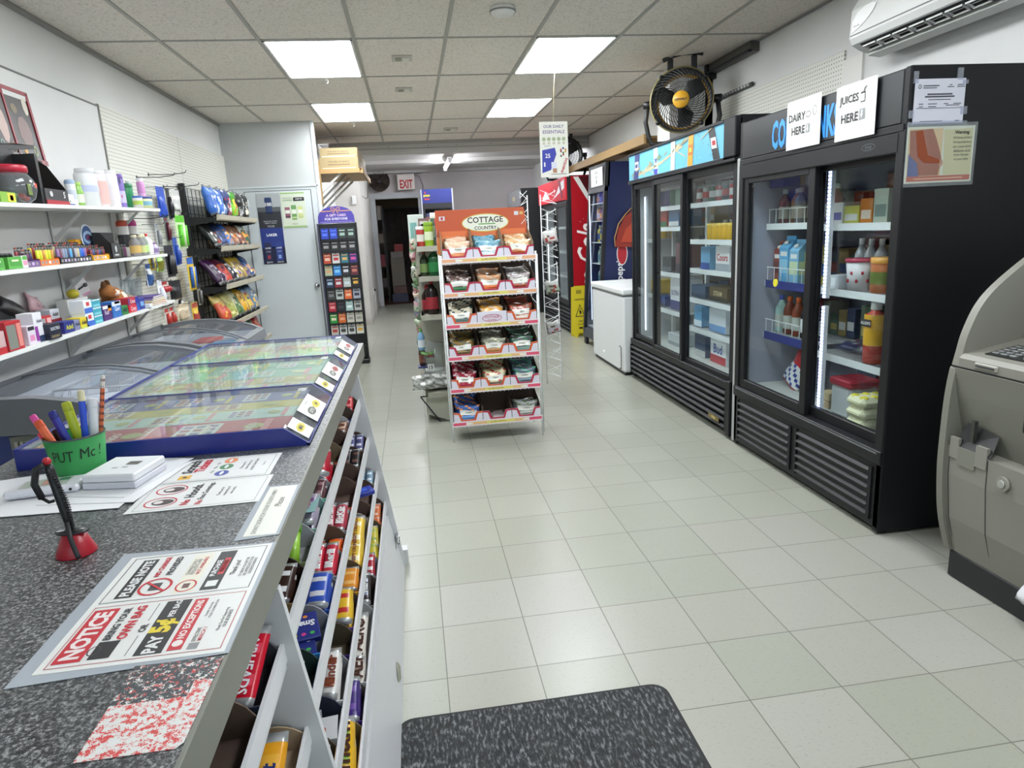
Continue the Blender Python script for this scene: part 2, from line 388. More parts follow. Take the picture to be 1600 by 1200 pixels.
# shop front behind the camera: wall with a wide window
b = MB(); b.box(XL-.1, XR+.1, FY0-.12, FY0, 0, .8, WALL); b.box(XL-.1, XR+.1, FY0-.12, FY0, 2.3, CZ, WALL)
b.box(XL-.1, XL+.25, FY0-.12, FY0, .8, 2.3, WALL); b.box(XR-.25, XR+.1, FY0-.12, FY0, .8, 2.3, WALL); struct('wall_front', b)
b = MB()
for x in (XL+.25, -.2, 1.1, XR-.29): b.box(x, x+.05, FY0-.1, FY0-.04, .8, 2.3, M('#777a7c', .4))
b.box(XL+.25, XR-.25, FY0-.1, FY0-.04, .8, .85, M('#777a7c', .4)); b.box(XL+.25, XR-.25, FY0-.1, FY0-.04, 2.25, 2.3, M('#777a7c', .4)); wf = struct('window_1', b)
b = MB(); b.box(XL+.25, XR-.25, FY0-.075, FY0-.069, .85, 2.25, GLASS); b.build('window_pane', wf)

# ================= CEILING FIXTURES =================
def panel(x0, y0, label):
    P = (x0+.3, y0+.55, CZ-.004)
    o = thing('ceiling_light_panel', label, 'ceiling light', P, 'ceiling light panels')
    b = MB(); x1, y1 = x0+.58, y0+1.085; f = M('#efefec', .4)
    b.box(x0, x1, y0, y0+.015, CZ-.008, CZ+.004, f); b.box(x0, x1, y1-.015, y1, CZ-.008, CZ+.004, f); b.box(x0, x0+.015, y0, y1, CZ-.008, CZ+.004, f); b.box(x1-.015, x1, y0, y1, CZ-.008, CZ+.004, f); b.build('frame', o)
    b = MB(); b.box(x0+.015, x1-.015, y0+.015, y1-.015, CZ-.006, CZ-.001, M('#f6fbff', .5, 0, PANEL_E)); b.build('diffuser', o)
for (x, y, l) in ((GX[1]+.015-0, 4.995, 'large white lit ceiling panel, nearer one on the left'), (GX[4]-.6096+.625, 4.995, 'large white lit ceiling panel, nearer one on the right'),
                  (GX[1]+.015, 7.20, 'white lit ceiling panel, farther one on the left'), (GX[4]+.015, 7.20, 'white lit ceiling panel, farther one on the right')):
    panel(x, y, l)
for y in (2.755,):
    for x in (GX[1]+.015, GX[4]+.015): panel(x, y, 'lit ceiling panel above and behind the camera position')
panel(GX[4]+.015, .515, 'lit ceiling panel above and behind the camera position')
for (x, y, w, l) in ((.045, 5.5, .15, 'small grey ceiling vent, nearest the camera'), (.05, 6.62, .15, 'small grey ceiling vent, in the middle of three'), (.615, 9.1, .18, 'small white ceiling vent, farthest of three')):
    o = thing('ceiling_vent', l, 'vent', (x, y, CZ-.01), 'square ceiling vents')
    b = MB(); b.box(x-w/2, x+w/2, y-w/2, y+w/2, CZ-.012, CZ, M('#bdbab2'), .004); b.build('frame', o)
    b = MB(); b.box(x-w*.33, x-w*.03, y-w*.3, y+w*.3, CZ-.016, CZ-.012, M('#8d8678')); b.box(x+w*.03, x+w*.33, y-w*.3, y+w*.3, CZ-.016, CZ-.012, M('#d9d7cf')); b.build('louvre', o)
o = thing('smoke_detector', 'round white smoke detector on the ceiling', 'smoke detector', (.65, 4.37, CZ-.01))
b = MB(); b.lathe([(.075, 0), (.078, -.02), (.06, -.04), (.03, -.046)][::-1], M('#e3e2de'), (.65, 4.37, CZ), 20); b.build('body', o)
b = MB(); b.lathe([(.079, -.026), (.08, -.018)], M('#8d8c88'), (.65, 4.37, CZ), 20); b.build('sensor_slot', o)
def hook(x, y):
    b = MB(); b.cyl((x, y, CZ), (x, y, CZ-.006), .022, WHITE); b.tube([(x+.012*math.sin(t), y, CZ-.025-.014*math.cos(t)+0) for t in [i*.55-.2 for i in range(9)]], .0035, WHITE)
    return b.build('ceiling_hook')
tag(hook(-.576, 6.13), 'white ceiling hook in front of the nearer left light panel', 'hook', 'white ceiling hooks')
tag(hook(-.543, 8.43), 'white ceiling hook by the farther left light panel', 'hook', 'white ceiling hooks')
tag(hook(1.17, 5.3), 'white ceiling hook that the hanging poster string is tied to', 'hook', 'white ceiling hooks')
# hanging poster
o = thing('hanging_poster', 'white poster hung from the ceiling on a string, blue and purple print', 'poster', (1.09, 5.1, 1.81))
b = MB(T(1.09, 5.1, 1.81, .02)); b.box(-.105, .105, -.002, .002, 0, .385, M('#e9e8dd', .5))
PUR = M('#5b3f86', .5); b.text('OUR DAILY', (0, -.0025, .352), X, Z, .15, .028, PUR, .01); b.text('ESSENTIALS', (0, -.0025, .315), X, Z, .16, .028, PUR, .01)
for k in range(5): b.oval((-.075+.037*k, -.0025, .265), X, Z, .028, .028, M('#a9b58e')); b.rect((-.075+.037*k, -.0025, .237), X, Z, .018, .018, M('#c9c4ae'))
b.face([(-.095, -.003, .03), (-.03, -.003, .05), (0.015, -.003, .16), (.005, -.003, .205), (-.09, -.003, .19)], M('#2f3aa5')); b.text('25', (-.05, -.003, .15), X, Z, .06, .03, WHITE, .02)
b.rect((-.075, -.003, .09), X, Z, .01, .03, WHITE); b.rect((-.005, -.004, .075), X, Z, .04, .06, M('#d7d9e8')); b.rect((.0, -.0045, .045), X, Z, .03, .03, M('#b38262'))
for k, c in enumerate(('#c63b3b', '#303a7c', '#d08b2e', '#7c3b3b', '#3b6b3b', '#d4a03a', '#4b4b4b', '#b23b3b')): b.rect((.05+.017*(k % 3), -.003, .19-.022*(k//3)+.01*(k % 2)), X, Z, .012, .014, M(c))
b.text('mentos', (.07, -.003, .08), (.35, 0, .9), (-.9, 0, .35), .11, .025, M('#b8343a'), .02); b.rect((.03, -.003, .02), X, Z, .12, .006, M('#9aa0a0'))
b.text('STARBUCKS', (-.05, -.003, .218), X, Z, .05, .008, M('#40307a'))
b.build('card', o)
b = MB(); b.tube([(1.09, 5.1, 2.19), (1.12, 5.18, 2.45), (1.17, 5.3, 2.70)], .0022, M('#d8c9a0')); b.build('string', o)
# back area: fluorescent batten, exit sign, wall fan
o = thing('fluorescent_light', 'white fluorescent tube light on the rear ceiling', 'light', (.75, 12.6, 2.7))
b = MB(); b.box(.72, .80, 12.0, 13.5, 2.66, 2.70, WHITE, .004); b.build('housing', o)
b = MB(); b.cyl((.76, 12.03, 2.635), (.76, 13.47, 2.635), .02, M('#f4f7ff', .5, 0, 120)); b.build('tube', o)
b = MB(); b.box(.73, .79, 11.97, 12.03, 2.6, 2.68, M('#bdbdbd')); b.build('end_cap', o); b = MB(); b.box(.73, .79, 13.47, 13.53, 2.6, 2.68, M('#333333')); b.build('end_cap', o)
for x in (0.0, 1.4):  # unseen fixtures, added to brighten the rear walls
    o = thing('fluorescent_light', 'added fluorescent light hidden behind the bulkhead to brighten the rear walls', 'light', (x, 10.66, 2.68), 'added fluorescent lights behind the bulkhead')
    b = MB(); b.box(x-.06, x+.06, 10.32, 11.0, 2.69, 2.74, WHITE, .004); b.build('housing', o)
    for q in (-.03, .03): b = MB(); b.cyl((x+q, 10.34, 2.675), (x+q, 10.98, 2.675), .016, M('#f4f7ff', .5, 0, 200)); b.build('tube', o)
o = thing('exit_sign', 'white exit sign with red letters above the rear doorway', 'sign', (.01, 14.6, 2.36))
b = MB(); b.box(-.17, .18, 14.6, 14.7, 2.36, 2.67, M('#e6dcd6', .5), .006); b.build('housing', o)
b = MB(); b.text('EXIT', (.005, 14.598, 2.47), X, Z, .26, .17, M('#c02a2a', .5), .03, fit=True); b.build('letters', o)
b = MB(); b.box(-.02, .03, 14.62, 14.8, 2.55, 2.6, DKMETAL); b.build('bracket', o)
o = thing('wall_fan', 'round brown exhaust fan on the wall left of the exit sign', 'fan', (-.53, 14.6, 2.35))
b = MB(T(-.53, 14.62, 2.55, 0, PI/2)); fr = M('#4a3a2e', .5, .3)
for r in (.205, .175, .145, .115, .085, .055): b.lathe([(r, .012), (r+.004, .02), (r, .028)], fr if r < .2 else M('#35291f'), n=28, closed=False)
for k in range(12): t = k*PI/6; b.tube([(.03*math.cos(t), .03*math.sin(t), .03), (.205*math.cos(t), .205*math.sin(t), .02)], .003, fr, 4)
b.build('guard', o)
b = MB(T(-.53, 14.64, 2.55, 0, PI/2)); b.cyl((0, 0, -.02), (0, 0, .03), .045, M('#1d1d2a')); b.build('hub', o)
for k in range(4):
    b = MB(T(-.53, 14.65, 2.55, 0, PI/2)); t = k*PI/2+.6; b.slab([(.04*math.cos(t-.5), .04*math.sin(t-.5), 0), (.17*math.cos(t-.25), .17*math.sin(t-.25), 0), (.175*math.cos(t+.4), .175*math.sin(t+.4), .03), (.04*math.cos(t+.7), .04*math.sin(t+.7), .02)], (0, 0, .004), M('#2a211b')); b.build('blade', o)
b = MB(T(-.53, 14.70, 2.55, 0, PI/2)); b.lathe([(.19, -.08), (.205, .06)], M('#6a5340'), n=28, closed=False); b.cyl((0, 0, -.07), (0, 0, -.06), .19, M('#57463a'), n=28); b.build('housing', o)
b = MB(); b.tube([(-.7, 14.78, 2.72), (-.2, 14.78, 2.70), (.1, 14.77, 2.66), (.3, 14.77, 2.69), (.72, 14.75, 2.72)], .006, BLACK); b.tube([(.1, 14.77, 2.66), (.28, 14.77, 2.63), (.34, 14.77, 2.45), (.35, 14.77, 2.2)], .005, BLACK); b.ball((.1, 14.77, 2.66), (.03, .015, .012), BLACK)
tag(b.build('wall_cable'), 'black cable strung across the rear wall above the exit sign', 'cable')
o = thing('thermostat', 'white thermostat box on the post left of the rear doorway', 'thermostat', (-.86, 11.69, 1.99))
b = MB(); b.box(-.90, -.82, 11.66, 11.69, 1.98, 2.12, M('#d9d9d6'), .006); b.build('cover', o)
b = MB(); b.box(-.895, -.888, 11.655, 11.66, 2.0, 2.1, BLACK); b.build('dial', o)
o = thing('wall_outlet', 'white wall outlet with a black plug on the post', 'outlet', (-.755, 13.0, .4))
b = MB(); b.box(-.76, -.75, 12.95, 13.03, .39, .51, WHITE, .003); b.build('plate', o)
b = MB(); b.box(-.75, -.72, 12.97, 13.01, .46, .50, BLACK, .004); b.tube([(-.73, 12.99, .46), (-.735, 12.98, .25), (-.74, 12.9, .02), (-.70, 12.6, .01)], .005, M('#c9c9c6')); b.build('plug', o)
# ================= PRODUCT BUILDERS =================
RN = random.Random(11)
def faceM(x, y, z, d):      # d: direction the front faces: '+x', '-x', '-y'
    return T(x, y, z, {'+x': PI/2, '-x': -PI/2, '-y': 0, '+y': PI}[d] if isinstance(d, str) else d)
def carton(P, w, d, h, col, name, label, cat, group=None, marks=(), texts=(), r=.45):
    b = MB(P); b.box(-w/2, w/2, -d/2, d/2, 0, h, M(col, r), .0015)
    for (u0, u1, v0, v1, c) in marks:
        b.rect((w*((u0+u1)/2-.5), -d/2, h*(v0+v1)/2), X, Z, w*(u1-u0), h*(v1-v0), M(c, r))
    for (s_, u, v, tw, th, c) in texts:
        b.text(s_, (w*(u-.5), -d/2-.0008, h*v), X, Z, w*tw, h*th, M(c, r), .015)
    return tag(b.build(name, origin=P.translation), label, cat, group)
def bottle(P, r, h, col, cap, lab, name, label, cat, group=None, neck=.38, capr=None, clear=False, sx=1.0, shoulder=.62, labz=(.15, .5)):
    o = thing(name, label, cat, P, group)
    cr = capr or r*neck
    m = glass(col, 1.0, .05, 'tinted_plastic', .35) if clear else M(col, .25)
    b = MB(P); b.lathe([(r*.85, 0), (r, .03*h), (r, shoulder*h), (r*.92, (shoulder+.07)*h), (cr*1.05, .84*h), (cr, .88*h)], m, n=14, sy=sx); b.build('bottle_body', o)
    b = MB(P); b.lathe([(cr*1.08, .87*h), (cr*1.12, .875*h), (cr*1.1, .99*h), (cr*.95, h)], M(cap, .4), n=14); b.build('cap', o)
    if lab:
        b = MB(P); b.lathe([(r*1.012, labz[0]*h), (r*1.012, labz[1]*h)], M(lab, .4), n=14, closed=False, sy=sx); b.build('wrap_label', o)
    return o
def canp(P, r, h, col, cap, name, label, cat, group=None, band=None, dome=False):
    o = thing(name, label, cat, P, group)
    b = MB(P); b.lathe([(r*.92, 0), (r, .02*h), (r, .82*h), (r*.97, .84*h)], M(col, .35), n=14)
    if band: b.lathe([(r*1.01, .25*h), (r*1.01, .6*h)], M(band, .35), n=14, closed=False)
    b.build('can_body', o)
    b = MB(P); pr = [(r*1.0, .83*h), (r*1.02, .84*h), (r*1.0, .93*h), (r*.85, .985*h), (r*.3, h)] if dome else [(r*1.02, .83*h), (r*1.04, .84*h), (r*1.04, .99*h), (r*.98, h)]
    b.lathe(pr, M(cap, .4), n=14); b.build('lid', o); return o
def bands(*spec):           # vertical bands: (v_top, colour) list, optional spots
    cs = [(v, M(c, .28)) for v, c in spec]
    def f(u, v, side):
        for vt, m in cs:
            if v <= vt: return m
        return cs[-1][1]
    return f
def design(base, top, spots, seed):
    rn = random.Random(seed); mb_, mt = M(base, .28), M(top, .28); sp = [M(c, .28) for c in spots]
    cells = {(rn.randrange(1, 7), rn.randrange(1, 8)): rn.choice(sp) for _ in range(24)}
    def f(u, v, side):
        if v > .93 or v < .06: return M('#c9cacb', .25, .6) if side < 0 else mb_
        if side < 0:
            c = cells.get((int(u*8), int(v*12)))
            if c: return c
        return mt if v > .62+.1*math.sin(6*u+seed) else mb_
    return f

# ================= GLASS DOOR COOLERS (right wall) =================
CB = M('#121317', .5, 0, 0, .3); CB2 = M('#131417', .45, 0, 0, .35); LINER = M('#c4c7cc', .5); SHELFW = M('#dfe2e4', .35)
def wire_shelf(o, x0, x1, y0, y1, z, lip=None, fence=False):
    b = MB(); n = int((y1-y0)/.03)
    for k in range(n+1):
        y = y0+(y1-y0)*k/n; b.box(x0, x1, y-.0018, y+.0018, z-.006, z-.002, SHELFW)
    for x in (x0, (x0+x1)/2, x1): b.box(x-.003, x+.003, y0, y1, z-.012, z-.004, SHELFW)
    b.box(x0-.012, x0-.004, y0, y1, z-.03, z+.006, SHELFW)
    sh = b.build('wire_shelf', o)
    if lip:
        b = MB(); b.box(x0-.018, x0-.012, y0+.02, y1-.02, z-.035, z+.012, M(lip)); b.build('price_channel', sh)
    if fence:
        b = MB(); b.box(x0-.012, x0-.008, y0+.02, y1-.02, z+.085, z+.09, SHELFW); k = 0
        while y0+.03+k*.075 < y1: b.box(x0-.012, x0-.008, y0+.03+k*.075, y0+.033+k*.075, z, z+.088, SHELFW); k += 1
        b.build('wire_fence', sh)
    return sh
LINA = M('#a0a3b5', .5)
def cooler_shell(o, x0, x1, y0, y1, z0, z1, bot, head, col=CB, liner=LINER, t=.04):
    b = MB(); b.box(x0, x1, y0, y0+t, z0, z1, col, .006); b.box(x0, x1, y1-t, y1, z0, z1, col, .006); b.box(x0+.02, x1, y0+t, y1-t, z1-.04, z1, col)
    b.box(x1-t, x1, y0+t, y1-t, z0, z1-.04, col); b.box(x0+.06, x1-t, y0+t, y1-t, z0+.06, bot, col); b.box(x0+.03, x1-t, y0+t, y1-t, head, z1-.04, col); b.build('cabinet', o)
    b = MB(); e = .003; b.box(x0+.07, x1-t-e, y0+t, y0+t+.01, bot, head, liner); b.box(x0+.07, x1-t-e, y1-t-.01, y1-t, bot, head, liner); b.box(x1-t-.012, x1-t-e, y0+t+.01, y1-t-.01, bot, head, liner)
    b.box(x0+.07, x1-t-.012, y0+t+.01, y1-t-.01, bot, bot+.012, M('#b9bab6', .5)); b.box(x0+.07, x1-t-.012, y0+t+.01, y1-t-.01, head-.012, head, liner); b.build('interior_liner', o)
def grille(o, x, y0, y1, z0, z1, n, col=CB2, name='vent_grille'):
    b = MB(); h = (z1-z0)/n; b.box(x+.02, x+.04, y0, y1, z0, z1, M('#07080a', .7))
    for k in range(n):
        z = z0+h*k
        b.prism([(x+.018, z+.01), (x-.004, z+.012), (x-.008, z+h*.45), (x+.004, z+h*.72), (x+.02, z+h*.74)], 'y', y0, y1, col)
    b.box(x-.004, x+.02, y0-.02, y0, z0, z1, col); b.box(x-.004, x+.02, y1, y1+.02, z0, z1, col)
    return b.build(name, o)
def gdoor(o, x, y0, y1, z0, z1, fr=.04, th=.03, label=None, handle=None):
    b = MB(); b.box(x, x+th, y0, y0+fr, z0, z1, CB2, .003); b.box(x, x+th, y1-fr, y1, z0, z1, CB2, .003); b.box(x, x+th, y0+fr, y1-fr, z0, z0+fr, CB2, .003); b.box(x, x+th, y0+fr, y1-fr, z1-fr, z1, CB2, .003)
    d = b.build('door', o)
    b = MB(); b.box(x+th*.4, x+th*.4+.004, y0+fr, y1-fr, z0+fr, z1-fr, GLASS); b.build('glass_pane', d)
    if handle: b = MB(); b.box(x-.022, x, handle-.012, handle+.012, .95, 1.30, BLACK, .006); b.build('handle', d)
    return d
def led(o, x, y, z0, z1, e=9, vis='#dfe6ff', n=0):
    b = MB(); b.box(x, x+.02, y-.016, y+.016, z0, z1, M('#e8ebf5', .4)); s_ = b.build('light_strip', o)
    b = MB()
    if n:
        for k in range(n): zz = z0+(z1-z0)*(k+.15)/n; b.box(x-.004, x, y-.010, y+.010, zz, zz+(z1-z0)/n*.62, M(vis, .5, 0, e))
    else: b.box(x-.004, x, y-.010, y+.010, z0+.01, z1-.01, M(vis, .5, 0, e))
    b.build('led_diodes', s_)
# ---- cooler A: COLD DRINKS, two sliding doors ----
A = thing('drinks_cooler', 'tall black two-door cooler with blue lettering, nearest on the right wall', 'cooler', (2.34, 3.32, 0))
cooler_shell(A, 2.0, 2.68, 2.605, 4.03, .012, 2.0, .40, 1.72, CB, LINA)
b = MB(); b.box(1.998, 2.03, 2.64, 4.0, 1.785, 1.995, M('#1f2124', .35), .006); b.box(1.994, 2.03, 2.62, 4.02, 1.755, 1.785, CB2, .003); b.box(1.994, 2.03, 2.645, 3.985, 1.675, 1.755, CB2, .004)
hd = b.build('header_panel', A)
b = MB(); b.text('COLD DRINKS', (1.9975, 3.355, 1.875), -Y, Z, .60, .15, M('#2f86d8', .4), .035, fit=True); b.build('blue_lettering', hd)
b = MB(); b.oval((1.9935, 2.83, 1.718), -Y, Z, .09, .03, M('#4b4e52', .4), inner=.003); b.text('true', (1.9935, 2.83, 1.718), -Y, Z, .05, .014, M('#5b5e62', .4)); b.build('maker_emblem', hd)
b = MB(); b.box(1.996, 2.04, 2.607, 2.66, .38, 1.76, CB2, .004); b.box(1.996, 2.04, 3.98, 4.028, .38, 1.76, CB2, .004); b.box(1.99, 2.05, 2.607, 4.028, .335, .40, CB2, .004); b.box(1.986, 1.992, 2.63, 3.99, .385, .392, M('#8c9094', .3, .8)); b.build('door_surround', A)
gdoor(A, 2.005, 3.24, 3.98, .40, 1.70, .055)
gdoor(A, 2.045, 2.66, 3.30, .40, 1.70, .05)
b = MB(); b.box(2.0, 2.03, 2.607, 4.028, .03, .335, CB2, .004); b.build('lower_panel', A)
grille(A, 1.995, 3.36, 3.96, .06, .315, 6); grille(A, 1.995, 2.68, 3.28, .06, .315, 6)
led(A, 2.10, 3.26, .43, .98, 4, '#c9d2ff', 30); led(A, 2.10, 3.26, 1.02, 1.66, 4, '#c9d2ff', 34)
for z, y0, y1, lip, fe in ((1.40, 3.45, 3.96, None, True), (1.06, 3.45, 3.96, '#23307e', True), (.742, 3.45, 3.96, '#23307e', True), (1.39, 2.67, 3.42, None, False), (1.06, 2.67, 3.42, None, False), (.715, 2.67, 3.42, None, False)):
    wire_shelf(A, 2.16, 2.60, y0, y1, z, lip, fe)
b = MB(); b.cyl((1.998, 3.56, 1.085), (1.992, 3.56, 1.085), .022, M('#c9c22c'), n=12); b.build('price_dot', A)
# stock in cooler A
g = 'small juice bottles on the top left shelf of the nearest cooler'
for i in range(7):
    y = 3.92-.085*i; c = ('#7d3a4a', '#8b5a3b', '#6b6f7a', '#7b3b36', '#93703b', '#5b4a6a', '#8a3340')[i]
    bottle(faceM(2.24+.03*(i % 2), y, 1.40, '-x'), .034, .20, c, '#d6d6d4', '#b9b2a8', 'juice_bottle', '%s juice bottle from the far end of the top left shelf in the nearest cooler' % ORD[i], 'bottle', g)
carton(faceM(2.20, 3.86, 1.615, '-x'), .0001+.16, .1, .05, '#3b3f9b', 'drink_pack', 'flat blue drink pack lying on top of bottles in the nearest cooler', 'pack')
def milk(P, w, h, c1, c2, label):
    o = thing('milk_carton', label, 'carton', P, 'gable-top cartons in the nearest cooler')
    b = MB(P); b.box(-w/2, w/2, -w/2, w/2, 0, h*.75, M(c1, .4), .002); b.rect((0, -w/2, h*.35), X, Z, w*.9, h*.3, M(c2)); b.rect((0, -w/2, h*.62), X, Z, w*.7, h*.1, WHITE)
    b.rect((w/2, 0, h*.35), Y, Z, w*.9, h*.3, M(c2)); b.build('carton_body', o)
    b = MB(P); b.prism([(-w/2, h*.75), (w/2, h*.75), (.004, h*.92), (.004, h), (-.004, h), (-.004, h*.92)], 'x', -w/2, w/2, M(c1, .4)); b.build('gable_top', o)
    b = MB(P); b.cyl((0, -w*.28, h*.83), (0, -w*.36, h*.88), .014, WHITE); b.build('cap', o)
milk(faceM(2.25, 3.93, 1.06, '-x'), .085, .24, '#8c3b34', '#6b2a2a', 'brown and red chocolate milk carton beside the blue ones')
milk(faceM(2.24, 3.825, 1.06, '-x'), .10, .27, '#5aa7d6', '#8fc3dd', 'light blue milk carton standing next to the brown carton')
milk(faceM(2.24, 3.72, 1.06, '-x'), .095, .25, '#7fb4d6', '#c9d9b0', 'light blue milk carton nearest the middle of the cooler')
milk(faceM(2.25, 3.58, 1.06, '-x'), .09, .24, '#d9c33a', '#2b5f9b', 'yellow and blue milk carton behind the door frame')
for i, (c, k, lb) in enumerate((('#9fc4bf', '#2b3f9b', 'green bottle with blue cap on the third left shelf of the nearest cooler'), ('#7a2e1c', '#c2561e', 'dark tea bottle with orange cap, second on the third left shelf'), ('#8a3b22', '#c2561e', 'brown bottle with orange cap, third on the third left shelf'), ('#24262a', '#b9b9b9', 'black bottle with pale cap, nearest the middle frame'), ('#3b2020', '#9b2b2b', 'dark bottle with red cap hidden behind the middle frame'))):
    bottle(faceM(2.25, 3.93-.095*i, .742, '-x'), .037, .23, c, k, '#b5b8b0' if i != 3 else '#e3e3e3', 'drink_bottle', lb, 'bottle', 'bottles on the third left shelf of the nearest cooler')
b = MB(T(2.24, 3.79, .425, -PI/2-.1, -.3, .35)); b.bag(.2, .24, .06, lambda u, v, s_: M('#b3182c', .3) if v > .55 or v < .1 else (M('#eef0f2', .3) if (int(u*8)+int(v*12)) % 3 else M('#2b3f9b', .3)), 3)
tag(b.build('milk_bag'), 'red and white milk bag leaning on the floor of the nearest cooler', 'milk bag')
cc = [('#d8d9d8', '#3b3f9b', .13, .11, 'white and blue carton pack, far end of the top right shelf'), ('#cfcf5a', '#e7e8e6', .12, .09, 'yellow and white tub pack on the top right shelf of the nearest cooler'), ('#d5812c', '#e9ddcb', .09, .12, 'orange box standing on the top right shelf of the nearest cooler'), ('#bcc9bb', '#7b8f8a', .1, .16, 'pale green carton, nearest end of the top right shelf')]
y = 3.42
for c, k, w_, h_, lb in cc:
    carton(faceM(2.27, y-w_/2, 1.39, '-x'), w_, .14, h_, c, 'food_carton', lb, 'carton', None, [(.1, .9, .2, .55, k)]); y -= w_+.008
for i in range(3): bottle(faceM(2.38, 3.38-.08*i, 1.06, '-x'), .033, .25, '#d9dce2', '#eceef2', '#aab0be', 'shake_bottle', ('far', 'middle', 'near')[i]+' one of three white shake bottles behind the round tub', 'bottle', 'white shake bottles in the nearest cooler')
o = thing('yogurt_tub', 'large white tub with red rim and red berries in the nearest cooler', 'tub', (2.24, 3.18, 1.06))
b = MB(T(2.24, 3.18, 1.06)); b.lathe([(.055, 0), (.068, .145)], M('#dcd9dc', .4), n=20)
for k in range(8): t = 3.0+k*.42; b.ball((.061*math.cos(t), .061*math.sin(t), .05+.04*(k % 2)), (.008, .008, .01), M('#b32436'), 6, 4)
b.build('tub_body', o); b = MB(T(2.24, 3.18, 1.06)); b.lathe([(.071, .143), (.073, .148), (.073, .158), (.066, .16)], M('#b9405a', .4), n=20); b.build('lid', o)
carton(faceM(2.24, 3.32, 1.06, '-x'), .08, .1, .07, '#c9cdd2', 'small_carton', 'small silver carton left of the round tub in the nearest cooler', 'carton', None, [(.2, .7, .2, .8, '#e9ecef')])
canp(faceM(2.26, 3.02, 1.06, '-x'), .065, .17, '#b5642c', '#e6a64a', 'juice_jug', 'orange juice jug at the near end beside the round tub', 'jug', None, '#6b7a3b')
for i, (c1, c2) in enumerate((('#3c3f63', '#a8332f'), ('#494c55', '#8a3a32'), ('#2d3350', '#b9b3a8'))):
    b = MB(T(2.27, 3.32-.14*i, .725, -PI/2+.1*i, -1.35)); b.bag(.17, .2, .04, design(c1, c2, ['#c9c9c9', '#7a2b2b'], i), i, 6, 8)
    tag(b.build('meat_pack'), '%s flat dark meat pack from the light strip on the lower right shelf' % ORD[i], 'pack', 'flat meat packs in the nearest cooler')
o = bottle(faceM(2.19, 2.97, .725, '-x'), .05, .30, '#b03a2b', '#dfe0dc', '#d9a62c', 'tall_juice_bottle', 'tall red and yellow juice bottle with a white cap behind the near door', 'bottle', None, .45, None, False, 1, .72, (.3, .8))
b = MB(faceM(2.19, 2.97, .725, '-x')); b.rect((0, -.052, .2), X, Z, .08, .035, BLACK); b.text("ALLEN'S", (0, -.053, .2), X, Z, .07, .02, WHITE, .02); b.build('name_band', o)
o = thing('lidded_bucket', 'clear plastic bucket with a red lid on the cooler floor', 'bucket', (2.22, 3.14, .412))
b = MB(T(2.22, 3.14, .412)); b.box(-.08, .08, -.08, .08, 0, .16, M('#b9bcbe', .3), .012); b.build('bucket_body', o); b = MB(T(2.22, 3.14, .412)); b.box(-.088, .088, -.088, .088, .16, .20, M('#9b2436', .4), .008); b.build('lid', o)
for k in range(3):
    b = MB(T(2.16, 2.93, .412+.055*k)); b.box(-.09, .09, -.07, .07, .0, .05, M('#d9d6b4', .7), .02)
    for q in range(3):
        for j in range(2): b.ball((-.055+.055*q, -.033+.066*j, .045), (.022, .025, .012), M('#cfcda6' if k < 2 else '#d8c93a', .7), 8, 5)
    tag(b.build('egg_carton'), '%s cream egg carton of the stack on the cooler floor' % ('bottom', 'middle', 'top')[k], 'egg carton', 'stacked egg cartons in the nearest cooler')
for k in range(2):
    carton(faceM(2.25, 3.32, .412+.045*k, '-x'), .09, .16, .04, ('#b5a183', '#c9b58e')[k], 'flat_box', ('lower', 'upper')[k]+' flat tan box beside the light strip on the cooler floor', 'box')
# papers on A
def paper(P, w, h, name, label, cat='notice', col='#c9c9c5', group=None):
    o = thing(name, label, cat, P, group); b = MB(P); b.box(-w/2, w/2, -.0012, 0, -h/2, h/2, M(col, .6)); sh = b.build('sheet', o); return o, sh
GR = M('#2a2a2c', .6)
o, sh = paper(faceM(1.986, 3.335, 1.895, '-x'), .30, .235, 'dairy_notice', 'white paper notice reading dairy here, left one on the cooler header')
b = MB(faceM(1.984, 3.335, 1.895, '-x')); b.text('DAIRY', (-.055, 0, .035), X, Z, .15, .044, GR, .02); b.text('HERE', (-.04, 0, -.03), X, Z, .12, .038, GR, .02); b.oval((.045, 0, .035), X, Z, .045, .028, GR, inner=.0025); b.oval((.10, 0, .045), X, Z, .033, .045, GR, inner=.0025)
b.rect((.045, 0, -.03), X, Z, .036, .042, M('#8b8d8f')); b.face([(.036, -.002, -.03), (.054, -.002, -.03), (.045, -.002, -.046)], WHITE); b.rect((.045, -.0015, -.022), X, Z, .007, .018, WHITE); b.build('printed_text', sh)
o, sh = paper(faceM(1.986, 2.925, 1.885, '-x'), .28, .235, 'juices_notice', 'white paper notice reading juices here, right one on the cooler header')
b = MB(faceM(1.984, 2.925, 1.885, '-x')); b.text('JUICES', (-.045, 0, .05), X, Z, .15, .044, GR, .02); b.text('HERE', (-.035, 0, -.025), X, Z, .12, .038, GR, .02)
b.rect((.052, 0, .048), X, Z, .03, .042, GR); b.rect((.052, -.0006, .046), X, Z, .024, .03, WHITE); b.tube([(.058, -.002, .07), (.066, -.002, .085), (.076, -.002, .087)], .0016, GR, 4)
b.rect((.052, 0, -.022), X, Z, .038, .044, M('#8b8d8f')); b.face([(.043, -.002, -.022), (.061, -.002, -.022), (.052, -.002, -.038)], WHITE); b.rect((.052, -.0015, -.014), X, Z, .007, .018, WHITE); b.build('printed_text', o)
TAPE = glass('#dfe3f0', 2.0, .15, 'clear_tape', .18)
o, sh = paper(T(2.128, 2.602, 1.862), .222, .168, 'typed_certificate', 'typed white certificate taped to the side of the nearest cooler', 'notice', '#cfcfda')
b = MB(T(2.128, 2.6005, 1.862)); G2 = M('#4d4d55', .6)
